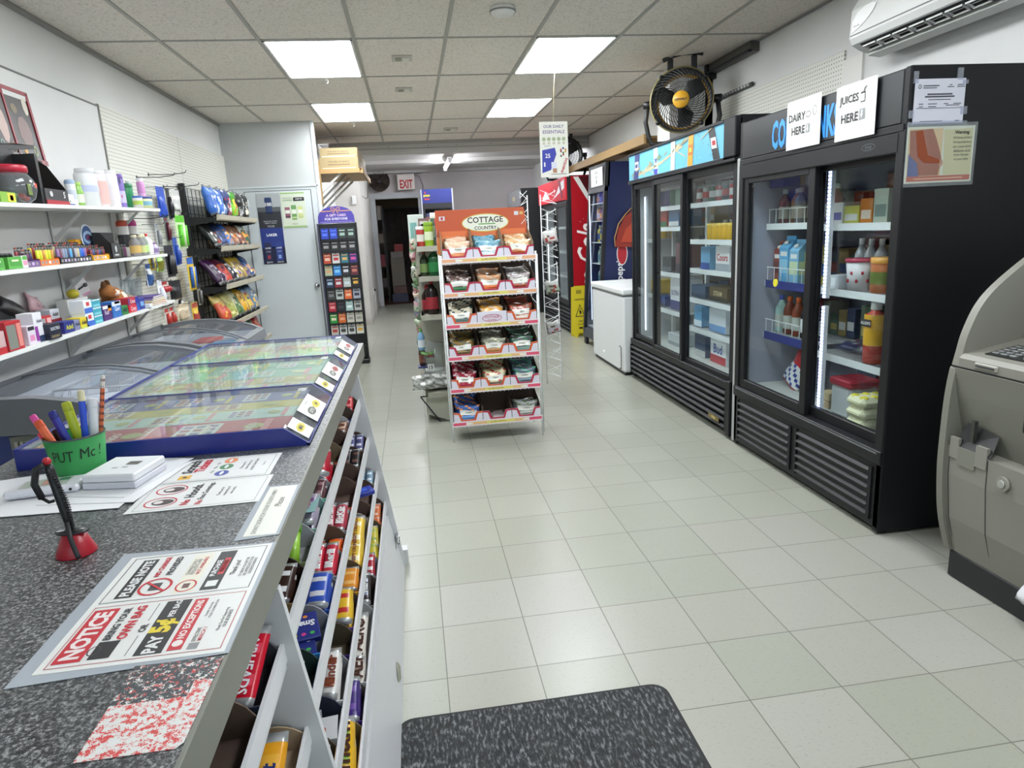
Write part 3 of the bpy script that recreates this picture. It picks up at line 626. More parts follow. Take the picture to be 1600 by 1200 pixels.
for (x, z, w_, h_) in ((-.04, .058, .07, .004), (-.045, .05, .06, .003), (.045, .06, .012, .003), (.045, .053, .03, .003), (.09, .06, .03, .003), (.09, .053, .035, .003), (.0, .026, .11, .006), (.0, .017, .13, .006), (0, .006, .1, .003), (-.08, -.01, .02, .003), (-.03, -.01, .04, .003), (.03, -.01, .02, .003), (.08, -.01, .035, .003), (-.08, -.02, .02, .003), (-.03, -.02, .035, .003), (.06, -.016, .06, .003), (.0, -.026, .2, .002), (-.03, -.075, .1, .002), (.085, -.075, .02, .003)):
    b.rect((x, 0, z), X, Z, w_, h_, G2)
b.oval((-.09, 0, .055), X, Z, .014, .016, G2, inner=.003); b.build('printed_text', o)
b = MB(); 
for (x0, x1, z0, z1) in ((2.01, 2.03, 1.93, 1.975), (2.2, 2.225, 1.94, 1.985), (2.225, 2.25, 1.925, 1.94), (2.0, 2.02, 1.8, 1.83), (2.225, 2.255, 1.81, 1.84), (2.0, 2.26, 1.768, 1.786)): b.box(x0, x1, 2.6, 2.6045, z0, z1, TAPE)
b.build('clear_tape', o)
o, sh = paper(T(2.150, 2.602, 1.658), .30, .218, 'warning_poster', 'colour warning poster with a person in an orange top, taped to the cooler side', 'poster', '#dcdccb')
b = MB(T(2.150, 2.6005, 1.658)); b.rect((-.068, 0, .008), X, Z, .15, .185, M('#d9b98a')); b.rect((-.115, -.0003, -.04), X, Z, .05, .09, M('#3a4a8a'))
OR = M('#9a4a22', .6); b.face([(-.14, -.0012, .095), (-.04, -.0012, .1), (-.02, -.0012, .06), (.0, -.0012, .01), (.012, -.0012, -.03), (.0, -.0012, -.06), (-.002, -.0012, -.08), (-.09, -.0012, -.08), (-.1, -.0012, -.03), (-.135, -.0012, .0)], OR)
b.face([(-.115, -.002, .09), (-.085, -.002, .095), (-.055, -.002, .0), (-.0, -.002, -.02), (.0, -.002, -.034), (-.07, -.002, -.03), (-.1, -.002, -.005)], M('#8a3f1c')); b.oval((.006, -.001, -.032), X, Z, .02, .03, M('#c98f6a'))
b.face([(.012, -.001, .095), (.14, -.001, .098), (.142, -.001, -.08), (.02, -.001, -.08)], M('#cfc79a'))
b.text('Warning:', (.092, -.002, .082), X, Z, .08, .017, GR, .02)
for k, t_ in enumerate(('Drinking alcohol', 'during pregnancy', 'can cause birth', 'defects and', 'brain damage', 'to your baby')): b.text(t_, (.095, -.002, .062-.0165*k), X, Z, .082, .0115, M('#55554d'), 0)
b.rect((0, -.0005, -.092), X, Z, .285, .02, M('#b8502c')); b.rect((.0, -.001, -.092), X, Z, .22, .005, M('#d9a58a')); b.build('printed_picture', o)
b = MB(); b.box(1.996, 2.31, 2.599, 2.6015, 1.535, 1.78, FILM); b.build('plastic_sleeve', o)

# ---- cooler B: three doors with picture header ----
B_ = thing('beer_cooler', 'tall black three-door cooler with a blue picture header, second on the right wall', 'cooler', (2.35, 5.13, 0))
cooler_shell(B_, 2.03, 2.68, 4.10, 6.20, .012, 2.06, .38, 1.80)
b = MB(); b.box(2.0, 2.05, 4.10, 4.26, 1.82, 2.055, CB, .006); b.box(2.0, 2.05, 4.26, 6.2, 2.035, 2.055, CB, .003); b.box(2.0, 2.05, 4.26, 6.2, 1.805, 1.825, CB, .003); b.box(2.0, 2.03, 4.10, 6.2, 1.795, 1.81, CB2); hb = b.build('header_frame', B_)
b = MB(); SKY = M('#5fa9c6', .4, 0, .22); b.box(2.012, 2.03, 4.265, 6.195, 1.825, 2.035, SKY); pn = b.build('picture_panel', B_)
b = MB(); xf = 2.0115
def lab(pts, c, e=.12): b.face([(xf-.0006*len(b.f) % .003-.0005, y, z) for y, z in pts], M(c, .4, 0, e))
branch = '#b5ab8a'
for (y0, z0, y1, z1, w_) in ((6.0, 1.84, 5.6, 1.88, .02), (5.75, 1.86, 5.35, 1.9, .022), (5.5, 1.88, 4.95, 1.97, .018), (5.2, 1.93, 4.85, 2.02, .012), (5.05, 1.95, 4.9, 1.9, .01), (4.62, 1.98, 4.45, 2.03, .008), (5.9, 1.88, 5.75, 1.83, .012), (5.7, 1.9, 5.55, 1.83, .012)):
    lab([(y0, z0), (y1, z1), (y1, z1+w_), (y0, z0+w_)], branch)
def can(yc, w_, tilt, c1, c2, c3):
    h = .10
    lab([(yc+w_/2+tilt, 2.033), (yc-w_/2+tilt, 2.033), (yc-w_/2-tilt, 1.828), (yc+w_/2-tilt, 1.828)], c1)
    lab([(yc+w_*.4+tilt*.3, 1.97), (yc-w_*.4+tilt*.3, 1.97), (yc-w_*.4-tilt*.2, 1.9), (yc+w_*.4-tilt*.2, 1.9)], c2)
    lab([(yc+w_*.25+tilt*.1, 1.95), (yc-w_*.25+tilt*.1, 1.95), (yc-w_*.25-tilt*.1, 1.92), (yc+w_*.25-tilt*.1, 1.92)], c3)
can(5.98, .12, -.02, '#27306e', '#c9cfe0', '#27306e'); can(5.50, .09, .01, '#dfe6f0', '#a8c3e8', '#3a49a8'); lab([(5.54, 1.87), (5.46, 1.87), (5.46, 1.828), (5.54, 1.828)], '#3940a0')
can(5.13, .08, -.005, '#e9ead9', '#3f7a4d', '#e0d9c9'); can(4.80, .09, -.01, '#e09a2c', '#d9682c', '#e9c43a'); can(4.42, .10, .045, '#26262a', '#d9d9dc', '#b3262c')
for k in range(22):
    y = RN.uniform(4.9, 6.1); z = 1.845+(6.1-y)*.13+RN.uniform(-.03, .03); w_ = RN.uniform(.03, .09); lab([(y+w_, z-.012), (y+w_*.3, z+.012), (y-w_, z+.03), (y-w_*.6, z+.008)], RN.choice(['#a39a78', '#8f8a6b', '#bdb593', '#7a8f6b']))
for k in range(26): y = RN.uniform(4.3, 6.15); z = RN.uniform(1.84, 2.02); s_ = .006; lab([(y+s_, z), (y, z+s_), (y-s_, z), (y, z-s_)], RN.choice(['#a9d9e9', '#4b5a3b', '#8b8a5b']))
b.build('printed_cans', pn)
gdoor(B_, 2.04, 5.55, 6.17, .39, 1.79, .045, handle=5.60); gdoor(B_, 2.012, 4.95, 5.60, .38, 1.79, .042); gdoor(B_, 2.04, 4.15, 4.98, .37, 1.79, .048)
b = MB(); b.box(2.01, 2.04, 4.10, 6.2, .33, .385, CB2, .004); b.box(2.0, 2.05, 4.10, 4.15, .02, .40, CB2, .004); b.build('lower_rail', B_)
grille(B_, 2.005, 4.17, 6.17, .05, .33, 6)
b = MB(); b.rect((1.998, 4.33, .10), -Y, Z, .17, .035, M('#7d6a34', .4, .5)); b.text('true', (1.9975, 4.33, .10), -Y, Z, .12, .022, M('#e3cf8a', .4), .02, .2); b.build('maker_plate', B_)
led(B_, 2.10, 6.02, .47, 1.68, 4.5, '#eef3ff')
b = MB(); b.box(2.30, 2.33, 4.24, 4.27, .4, 1.75, SHELFW); b.box(2.34, 2.37, 5.25, 5.28, .4, 1.75, SHELFW); b.box(2.34, 2.37, 5.97, 6.0, .4, 1.75, SHELFW); b.build('shelf_upright', B_)
DK = [(1.57, 4.16, 5.25), (1.30, 4.16, 5.25), (1.08, 4.16, 5.25), (.85, 4.16, 5.25), (.62, 4.16, 5.25), (1.57, 5.29, 5.98), (1.40, 5.29, 5.98), (1.02, 5.29, 5.98), (.70, 5.29, 5.98), (1.30, 6.0, 6.14), (.80, 6.0, 6.14)]
for z, y0, y1 in DK: wire_shelf(B_, 2.17, 2.62, y0, y1, z)
def case(y, z, w_, h_, c, c2, lb, tx=None, tc='#ffffff', x=2.20, dd=.2):
    tx_ = [(tx, .5, .55, .8, .35, tc)] if tx else []
    return carton(faceM(x+dd/2, min(y*1.085, 6.07) if x == 2.20 else y, z, '-x'), w_, dd, h_, c, 'beer_case', lb, 'case', None, [(0, 1, 0, .3, c2)], tx_)
case(4.30, 1.08, .22, .18, '#d9dadc', '#9aa0a8', 'silver beer case with red writing in the three-door cooler', 'Coors', '#b3202c')
case(4.57, 1.08, .16, .17, '#6fa3c9', '#2b4f9b', 'light blue beer case next to the silver one', None)
case(4.36, .86, .30, .10, '#5a4a34', '#2b241c', 'brown flat case with pale writing on the fourth shelf of the three-door cooler', 'STEAM', '#d9c9a0')
case(4.68, .86, .26, .09, '#3b4f6b', '#23344f', 'dark blue flat case beside the brown flat case')
case(4.36, .63, .28, .17, '#c9d0d9', '#5f8fc4', 'white and pale blue case on the lowest shelf of the right door')
case(4.68, .63, .14, .16, '#5b9bc9', '#c9d9e6', 'narrow blue case beside the white and pale blue case')
case(4.34, .395, .26, .2, '#e3e5e9', '#b3243a', 'white case with blue and red print on the cooler floor, right door', 'Bud', '#23409b')
case(4.64, .395, .2, .17, '#3a4a6b', '#b8b8b8', 'navy and grey case on the cooler floor beside the white one')
for i in range(5):
    canp(faceM(2.24, 4.60+.085*i, 1.30, '-x'), .033, .12, '#dcae22', '#e6c553', 'yellow_can', '%s yellow can from the near end of the row in the right door' % ORD[i], 'can', 'row of yellow cans in the three-door cooler')
for i in range(3): bottle(faceM(2.34, 4.72+.10*i, 1.301, '-x'), .038, .14, '#b3a16b', '#d9d9c9', '#c9b98a', 'sauce_jar', '%s tan bottle standing behind the yellow cans' % ORD[i], 'bottle', 'tan bottles above the yellow cans')
for i, (c, k) in enumerate((('#b52a33', '#e0e0e0'), ('#41505a', '#a33'), ('#9b2b2f', '#dddddd'), ('#3f6b53', '#e6e6e6'), ('#a9aeb3', '#c23a3a'), ('#7a2230', '#e0e0e0'))):
    k = k if len(k) == 7 else '#aa3333'
    canp(faceM(2.24, 4.57+.11*i, 1.575, '-x'), .04, .13, c, '#b9bcc0', 'drink_can', '%s can from the near end of the top shelf in the right door' % ORD[i], 'can', 'mixed cans on the top shelf of the three-door cooler', k)
case(5.42, 1.41, .24, .14, '#a33a32', '#3b6b4a', 'red and green case on the upper shelf of the middle door'); case(5.16, 1.41, .22, .13, '#4b6b8f', '#c9c9c9', 'blue grey case on the upper shelf of the middle door')
for i, c in enumerate(('#3a3a6b', '#4a4a80', '#3b6b54', '#8fae9a')): canp(faceM(2.24, 5.90-.12*i, 1.575, '-x'), .045, .16, c, '#cfd2d6', 'tall_can', '%s tall can from the far end above the cases in the middle door' % ORD[i], 'can', 'tall cans in the middle door of the three-door cooler')
case(5.05, 1.03, .14, .24, '#6b4a4f', '#2b2b33', 'dark red case on the middle shelf of the middle door'); case(5.3, 1.03, .2, .12, '#2f3236', '#5b5f66', 'low black case on the middle shelf of the middle door')
case(5.12, .71, .22, .26, '#dfe1e6', '#3a3f7a', 'white case reading ultra on the lower shelf of the middle door', 'ULTRA', '#3a3f7a'); case(5.42, .71, .16, .09, '#27407a', '#1d2b50', 'small blue case beside the white ultra case')
case(5.15, .395, .26, .1, '#c9ccd0', '#8f949b', 'pale flat case on the cooler floor behind the middle door')
for i in range(3): canp(faceM(2.22+.08*i, 6.08, 1.301, '-x'), .033, .12, '#d9b22c', '#e8d27a', 'yellow_drink_can', '%s yellow can behind the left door of the three-door cooler' % ORD[i], 'can', 'yellow cans behind the left door of the three-door cooler')
for i in range(3): canp(faceM(2.22+.08*i, 6.08, 1.425, '-x'), .033, .13, '#6b6f9b', '#d2d4da', 'grey_can', '%s violet grey can on the upper part behind the left door' % ORD[i], 'can', 'violet grey cans behind the left door')
case(5.72, .81, .16, .12, '#c9a93a', '#8f7a3a', 'small yellow case behind the left door of the three-door cooler')
b = MB(); b.box(2.01, 2.06, 4.045, 4.078, .01, 1.80, M('#a3a5a3', .5)); o = b.build('gap_filler_strip'); tag(o, 'white strip standing in the gap between the two black coolers', 'strip')
def backrow(y0, y1, z, n, hm, where, cols, x=2.50):
    w_ = (y1-y0)/n
    for i in range(n):
        h_ = hm*RN.uniform(.6, 1); c = cols[i % len(cols)]
        carton(faceM(x, y1-w_*(i+.5), z, '-x'), w_*.92, .12, h_, c, 'stocked_pack', '%s rear pack, %s' % (ORD[i], where), 'pack', 'rear row, '+where, [(.1, .9, .25, .55, RN.choice(['#c9c9c9', '#8f3a3a', '#3a4a7a', '#b5a05a', '#55705b']))])
MC = [['#6b2f33', '#7a6a4a', '#44506b', '#5b3b50', '#8a8a80'], ['#4a5b46', '#8f4a3a', '#55586b', '#a38a5a'], ['#3a4460', '#7a3038', '#6b6b60', '#3f5b50', '#8f7a4a']]
backrow(3.48, 3.95, 1.405, 6, .2, 'top left shelf of the nearest cooler', MC[0]); backrow(3.48, 3.95, 1.065, 5, .2, 'second left shelf of the nearest cooler', MC[1]); backrow(3.48, 3.95, .747, 6, .2, 'third left shelf of the nearest cooler', MC[2])
backrow(2.75, 3.44, 1.395, 5, .24, 'top right shelf of the nearest cooler', ['#7a2f28', '#8a4a38', '#6b3a30', '#8f6a4a']); backrow(2.75, 3.44, 1.065, 6, .26, 'second right shelf of the nearest cooler', MC[0]); backrow(2.75, 3.44, .72, 5, .26, 'lower right shelf of the nearest cooler', MC[1]); backrow(2.75, 3.44, .415, 4, .24, 'floor of the nearest cooler', MC[2])
for (z, y0, y1, hm, wh) in ((1.575, 4.5, 5.23, .18, 'top shelf of the right door, three-door cooler'), (1.305, 4.5, 5.23, .2, 'second shelf of the right door, three-door cooler'), (1.085, 4.5, 5.23, .17, 'third shelf of the right door, three-door cooler'), (.855, 4.5, 5.23, .18, 'fourth shelf of the right door, three-door cooler'), (1.405, 5.32, 5.95, .16, 'upper shelf of the middle door, three-door cooler'), (1.025, 5.32, 5.95, .3, 'middle shelf of the middle door, three-door cooler'), (.705, 5.32, 5.95, .25, 'lower shelf of the middle door, three-door cooler')):
    backrow(y0, y1, z, 4 if y1-y0 > .4 else 3, hm, wh, RN.choice(MC), 2.50)
# ---- chest freezer ----
F_ = thing('chest_freezer', 'small white chest freezer between the three-door cooler and the blue cooler', 'freezer', (2.28, 6.83, 0))
b = MB(); FW = M('#cfd2d2', .4); b.box(1.96, 2.6, 6.26, 7.40, .03, .77, FW, .015); b.box(1.98, 2.58, 6.28, 7.38, 0, .03, BLACK); b.build('cabinet', F_)
b = MB(); b.box(1.945, 2.61, 6.25, 7.41, .785, .845, M('#d5d8d8', .4), .014); b.build('lid', F_)
b = MB(); b.box(1.96, 2.6, 6.27, 7.39, .77, .785, M('#6b6d6d')); b.build('gasket', F_)
b = MB(); b.tube([(1.958, 6.36, .28), (1.945, 6.36, .28), (1.945, 6.30, .28), (1.945, 6.30, .06), (1.945, 6.36, .06), (1.958, 6.36, .06)], .004, BLACK); b.cyl((1.962, 6.95, .13), (1.95, 6.95, .13), .014, WHITE); b.build('drain_bracket', F_)
# ---- blue cooler (pepsi) with sloping glass ----
P_ = thing('blue_cooler', 'blue and black glass-front drinks cooler behind the white chest freezer', 'cooler', (2.38, 7.95, 0))
BL = M('#14214f', .4); b = MB(); b.prism([(2.12, .12), (2.24, 2.13), (2.68, 2.13), (2.68, .12)], 'y', 7.62, 7.66, BL); b.prism([(2.12, .12), (2.24, 2.13), (2.68, 2.13), (2.68, .12)], 'y', 8.30, 8.34, BL); b.box(2.64, 2.68, 7.66, 8.3, .12, 2.13, BL); b.box(2.24, 2.64, 7.66, 8.3, 2.09, 2.13, BL); b.box(2.12, 2.64, 7.66, 8.3, .12, .22, BL); b.build('cabinet', P_)
b = MB(); b.prism([(2.19, 1.87), (2.205, 2.13), (2.26, 2.13), (2.245, 1.87)], 'y', 7.62, 8.34, M('#1a1b1e')); b.build('header', P_)
b = MB(); fr = M('#1a1b1e', .4)
for (a, c_) in ((7.62, 7.67), (8.29, 8.34)): b.prism([(2.08, .15), (2.19, 1.87), (2.23, 1.87), (2.12, .15)], 'y', a, c_, fr)
b.prism([(2.08, .1), (2.085, .2), (2.13, .2), (2.12, .1)], 'y', 7.62, 8.34, M('#3b3e42')); b.prism([(2.185, 1.82), (2.19, 1.87), (2.23, 1.87), (2.225, 1.82)], 'y', 7.62, 8.34, fr); d = b.build('door', P_)
b = MB(); b.prism([(2.10, .2), (2.205, 1.82), (2.208, 1.82), (2.103, .2)], 'y', 7.67, 8.29, GLASS); b.build('glass_pane', d)
b = MB(); b.box(2.14, 2.64, 7.66, 8.3, .22, .23, LINER); b.box(2.62, 2.64, 7.66, 8.3, .22, 2.09, M('#8f95a8')); b.build('interior_liner', P_)
b = MB(); b.box(2.17, 2.18, 8.24, 8.25, .3, 1.8, M('#dfe6ff', .5, 0, 1.5)); b.build('light_strip', P_)
b = MB(); b.box(2.08, 2.12, 7.65, 7.72, 0, .1, BLACK, .01); b.box(2.6, 2.66, 7.65, 7.72, 0, .12, BLACK); b.box(2.08, 2.12, 8.2, 8.3, 0, .1, BLACK, .01); b.build('castor', P_)
for k, z in enumerate((.5, .75, 1.0, 1.25, 1.5, 1.7)):
    b = MB(); b.box(2.2, 2.6, 7.68, 8.28, z-.008, z, SHELFW); b.build('shelf', P_)
    cs = [['#6b8f9b', '#a8b8bd', '#5b6f80'], ['#6d8a92', '#9fb1b5', '#4b7a8a'], ['#3b6b6f', '#9aa8a0', '#5f7f8f'], ['#3a4a9b', '#b5a64a', '#414f8f'], ['#8a5a8f', '#c98f6b', '#b3a0c4'], ['#44499b', '#7a6bb0', '#b35a3a']][k]
    for i in range(5):
        bottle(faceM(2.29, 7.75+.11*i, z, '-x'), .036, min(.2, (1.87 if k == 5 else (.5, .75, 1.0, 1.25, 1.5, 1.7)[k+1])-z-.02), cs[i % 3], '#d9dde2', cs[(i+1) % 3], 'soft_drink_bottle', '%s bottle from the near side on the %s shelf of the blue cooler' % (ORD[i], ('lowest', 'second lowest', 'third lowest', 'third highest', 'second highest', 'highest')[k]), 'bottle', 'bottles in the blue cooler')
o, sh = paper(faceM(2.19, 7.95, 1.99, '-x'), .5, .20, 'cooler_notice', 'white paper notice covering the header of the blue cooler')
b = MB(faceM(2.187, 7.95, 1.99, '-x')); b.text('DRINKS', (.0, 0, .05), X, Z, .16, .03, M('#77777b')); b.text('HERE', (0, 0, .0), X, Z, .1, .03, M('#77777b')); b.rect((0, 0, -.05), X, Z, .04, .04, M('#77777b')); b.build('printed_text', o)
b = MB(); WT = M('#e4e6ea', .4); b.text('pepsi', (2.36, 7.618, .93), Z, -X, .34, .10, WT, .02); b.oval((2.38, 7.618, 1.12), X, Z, .13, .26, WT); b.oval((2.38, 7.617, 1.12), X, Z, .11, .24, M('#b3222f')); b.build('side_logo', P_)
b = MB(T(2.39, 7.60, 1.20)); 
b.slab([(-.10, 0, 0), (.14, 0, -.01), (.14, 0, .37), (.10, 0, .39), (.02, 0, .33), (-.06, 0, .2)], (0, -.03, 0), M('#8f2f22', .3)); b.slab([(-.04, -.03, .05), (.12, -.03, .04), (.12, -.03, .28), (.02, -.03, .2)], (0, -.012, 0), M('#b5452e', .3)); b.tube([(-.1, -.02, 0), (-.11, -.03, .1), (-.06, -.02, .25), (.03, -.01, .36), (.1, 0, .42)], .006, M('#b98a4a'))
tag(b.build('hanging_red_bag'), 'red plastic bag hung on the side of the blue cooler', 'bag')
# ---- coca-cola cooler ----
K = thing('red_cooler', 'red and black sliding-door cooler with a big white script logo on its side', 'cooler', (2.36, 9.9, 0))
cooler_shell(K, 2.07, 2.68, 8.96, 10.9, .012, 2.10, .38, 1.78, BLACK)
b = MB(); b.box(2.12, 2.68, 8.952, 8.958, .02, 2.09, M('#a3121e', .3)); side = b.build('side_panel', K)
b = MB(); yy = 8.9505; RD = M('#a3121e', .3)
b.face([(2.15, yy, 2.08), (2.68, yy, 2.08), (2.68, yy, 1.25), (2.60, yy, 1.35)], M('#d9d9d4', .3)); b.face([(2.22, yy-.0005, 2.08), (2.42, yy-.0005, 2.08), (2.68, yy-.0005, 1.60), (2.68, yy-.0005, 1.38), (2.66, yy-.0005, 1.33)], M('#4a1216', .3)); b.face([(2.52, yy-.001, 1.62), (2.55, yy-.001, 1.66), (2.68, yy-.001, 1.42), (2.68, yy-.001, 1.33)], M('#5a9bb5', .3))
b.text('Coca-Cola', (2.315, yy-.001, .88), Z, -X, 1.2, .27, M('#ece5e2', .3), .012, .35, fit=True)
for k in range(30): b.oval((2.15+RN.random()*.4, yy-.0004, 1.2+RN.random()*.35), X, Z, .012, .012, M('#c9a8a8' if k % 3 == 0 else '#7a0e16'), n=6)
b.face([(2.13, yy-.0006, .55), (2.3, yy-.0006, .62), (2.5, yy-.0006, .56), (2.67, yy-.0006, .62), (2.67, yy-.0006, .45), (2.13, yy-.0006, .42)], M('#9aa3a6', .3)); b.face([(2.13, yy-.0007, .42), (2.67, yy-.0007, .45), (2.67, yy-.0007, .03), (2.13, yy-.0007, .03)], M('#7a1420', .3)); b.build('script_logo', side)
b = MB(); b.box(2.05, 2.09, 8.98, 10.88, 1.80, 2.09, M('#c32330', .3, 0, .15)); b.build('header_sign', K)
b = MB(); b.face([(2.048, 9.9, 1.82), (2.048, 9.6, 1.88), (2.048, 9.3, 2.03), (2.048, 9.05, 2.06), (2.048, 9.05, 1.95), (2.048, 9.35, 1.9)], M('#e3e3e6', .3, 0, .2)); b.face([(2.047, 9.4, 2.07), (2.047, 9.28, 2.07), (2.047, 9.14, 1.84), (2.047, 9.22, 1.82)], M('#8a2a3f', .3)); b.face([(2.047, 10.6, 1.85), (2.047, 10.3, 1.98), (2.047, 10.0, 1.86)], M('#e3e3e6', .3, 0, .2)); b.build('header_picture', K)
gdoor(K, 2.06, 8.99, 9.85, .40, 1.78, .07); gdoor(K, 2.09, 9.8, 10.87, .40, 1.78, .07)
b = MB(); b.box(2.035, 2.06, 9.80, 9.84, .9, 1.35, BLACK, .005); b.build('handle', K)
grille(K, 2.075, 9.02, 10.86, .05, .37, 6); led(K, 2.14, 10.7, .5, 1.7, 6, '#f2f6f2')
for z in (.75, 1.1, 1.45): wire_shelf(K, 2.22, 2.6, 9.03, 10.8, z)
case(9.4, .39, .2, .2, '#a8a8ac', '#77777b', 'grey case on the floor of the red cooler', x=2.3); case(9.9, 1.11, .2, .2, '#a8432f', '#d9d9d9', 'red case on the middle shelf of the red cooler', x=2.3)
# ---- small dark cooler beyond ----
D_ = thing('dark_cooler', 'dark cooler with a grey header, farthest in the row on the right', 'cooler', (2.3, 12.5, 0))
b = MB(); b.box(1.92, 2.68, 11.8, 11.84, .02, 2.13, BLACK); b.box(1.92, 2.68, 13.3, 13.34, .02, 2.13, BLACK); b.box(2.62, 2.68, 11.84, 13.3, .02, 2.13, BLACK); b.box(1.92, 2.62, 11.84, 13.3, 2.08, 2.13, BLACK); b.box(1.94, 2.62, 11.84, 13.3, .02, .35, BLACK); b.build('cabinet', D_)
b = MB(); b.box(1.90, 1.94, 11.82, 13.32, 1.84, 2.12, M('#77787a', .4)); h_ = b.build('header', D_); b = MB(); b.text('bubly', (1.899, 12.5, 1.98), -Y, Z, .5, .12, M('#d9c98a'), .02); b.build('header_emblem', h_)
gdoor(D_, 1.90, 11.84, 12.58, .35, 1.82, .06); gdoor(D_, 1.90, 12.58, 13.30, .35, 1.82, .06)
# fans on top of the coolers
def drum_fan(P, R, name, label, shell, ringc, hubc, hubtext=None):
    o = thing(name, label, 'fan', P)
    b = MB(P @ T(0, 0, R*1.32+.01, 0, PI/2))   # local axis z -> -y (front)
    b.lathe([(R*.80, -.10), (R*.95, -.07), (R*1.01, .0), (R*1.02, .03)], M(shell, .35), n=36, closed=False); b.lathe([(R*1.015, .034), (R*.96, .04), (R*.93, .02), (R*.86, -.065)], M('#141415', .4), n=36, closed=False); b.build('drum_housing', o)
    b = MB(P @ T(0, 0, R*1.32+.01, 0, PI/2)); b.lathe([(R*1.0, .036), (R*1.03, .034), (R*1.035, .042), (R*1.0, .046)], M(ringc, .4), n=36, closed=False)
    for k in range(4): t = k*PI/2+.7; b.ball((R*1.0*math.cos(t), R*1.0*math.sin(t), .045), .018, BLACK, 8, 6)
    b.build('front_ring', o)
    b = MB(P @ T(0, 0, R*1.32+.01, 0, PI/2)); wr = M('#131313', .4)
    for k in range(44):
        t = k*2*PI/44; pts = []
        for q in range(7):
            f = q/6; a_ = t + .9*f; rr = R*.25+(R*.73)*f; pts.append((rr*math.cos(a_), rr*math.sin(a_), .075-.03*f*f))
        b.tube(pts, .0034, wr, 3, False)
    for rr in (.4, .55, .7, .85): b.lathe([(R*rr-.002, .068-.03*rr*rr), (R*rr+.002, .070-.03*rr*rr), (R*rr, .066-.03*rr*rr)], wr, n=36, closed=False)
    b.build('wire_grille', o)
    b = MB(P @ T(0, 0, R*1.32+.01, 0, PI/2)); b.lathe([(.0, .075), (R*.26, .074), (R*.27, .082), (R*.255, .088), (0.001, .090)], M(hubc, .4), n=24, closed=False)
    if hubtext: b.text(hubtext, (0, 0, .0905), X, Y, R*.38, R*.1, BLACK, .04)
    b.build('hub_cap', o)
    for k in range(3):
        t = k*2*PI/3+.5; b = MB(P @ T(0, 0, R*1.32+.01, 0, PI/2)); b.slab([(.05*math.cos(t-.6), .05*math.sin(t-.6), 0), (R*.82*math.cos(t-.15), R*.82*math.sin(t-.15), -.02), (R*.86*math.cos(t+.35), R*.86*math.sin(t+.35), .01), (R*.6*math.cos(t+.75), R*.6*math.sin(t+.75), .03), (.05*math.cos(t+.9), .05*math.sin(t+.9), .03)], (0, 0, .004), M('#0d0d0e', .5)); b.build('blade', o)
    b = MB(P)
    for s_ in (-1, 1): b.tube([(s_*R*.45, .0, .015), (s_*R*1.0, .0, .02), (s_*R*1.12, .01, .10), (s_*R*1.2, .01, R*.8), (s_*R*1.12, .01, R*1.36)], .019, M('#191a1b', .5), 6); b.cyl((s_*R*.98, .01, R*1.34), (s_*R*1.26, .01, R*1.34), .03, BLACK)
    b.tube([(-R*.5, -.12, .012), (-R*.5, .12, .012)], .014, BLACK); b.tube([(R*.5, -.12, .012), (R*.5, .12, .012)], .014, BLACK); b.tube([(-R*.5, 0, .012), (R*.5, 0, .012)], .014, BLACK)
    b.build('stand', o)
    b = MB(P); zt = R*2.3; 
    for s_ in (-1, 1): b.box(s_*R*.38-.022, s_*R*.38+.022, -.02, .02, zt-.01, zt+.10, BLACK, .006)
    b.tube([(-R*.62, 0, zt+.085), (-R*.4, 0, zt+.11), (0, 0, zt+.125), (R*.4, 0, zt+.12), (R*.66, 0, zt+.105)], .017, M('#191a1b', .6), 8); b.build('carry_handle', o)
    return o
drum_fan(T(2.26, 5.58, 2.062, -.48), .245, 'drum_fan', 'yellow and black drum fan standing on the three-door cooler', '#c9982a', '#8f8350', '#e0a72c', 'DEWALT')
drum_fan(T(2.28, 9.95, 2.105, -.25), .25, 'black_drum_fan', 'black fan on top of the red cooler, mostly hidden behind the hanging poster', '#222325', '#2c2d2f', '#333436')
# wooden shelf on the right wall
o = thing('wooden_wall_shelf', 'long bare wooden shelf on the right wall above the blue cooler', 'shelf', (2.5, 8.4, 2.2))
WD = M('#a98a5c', .6); WD2 = M('#8a6f49', .6)
b = MB(); b.box(2.34, 2.69, 6.70, 10.05, 2.255, 2.275, WD2); b.build('board', o); b = MB(); b.box(2.32, 2.345, 6.68, 10.06, 2.20, 2.29, WD, .003); b.build('front_batten', o)
for y in (6.8, 7.8, 8.9, 9.9):
    b = MB(); b.box(2.36, 2.69, y-.02, y+.02, 2.215, 2.255, WD2); b.build('cross_batten', o)
# metal rails on right wall
b = MB(); b.box(2.62, 2.69, 5.15, 5.92, 2.66, 2.731, M('#5f5d57', .4, .5)); b.box(2.60, 2.63, 5.15, 5.95, 2.655, 2.672, BLACK); b.box(2.60, 2.69, 5.88, 5.93, 2.62, 2.731, BLACK)
tag(b.build('metal_channel'), 'dark metal channel under the ceiling at the top of the right wall', 'metal channel')
b = MB(); b.box(2.66, 2.675, 5.2, 5.95, 2.43, 2.455, DKMETAL)
for k in range(9): b.box(2.655, 2.661, 5.24+.05*k, 5.27+.05*k, 2.434, 2.45, M('#b9b9b9', .3, .8))
tag(b.build('slotted_rail'), 'slotted metal rail on the right pegboard beside the drum fan', 'rail')
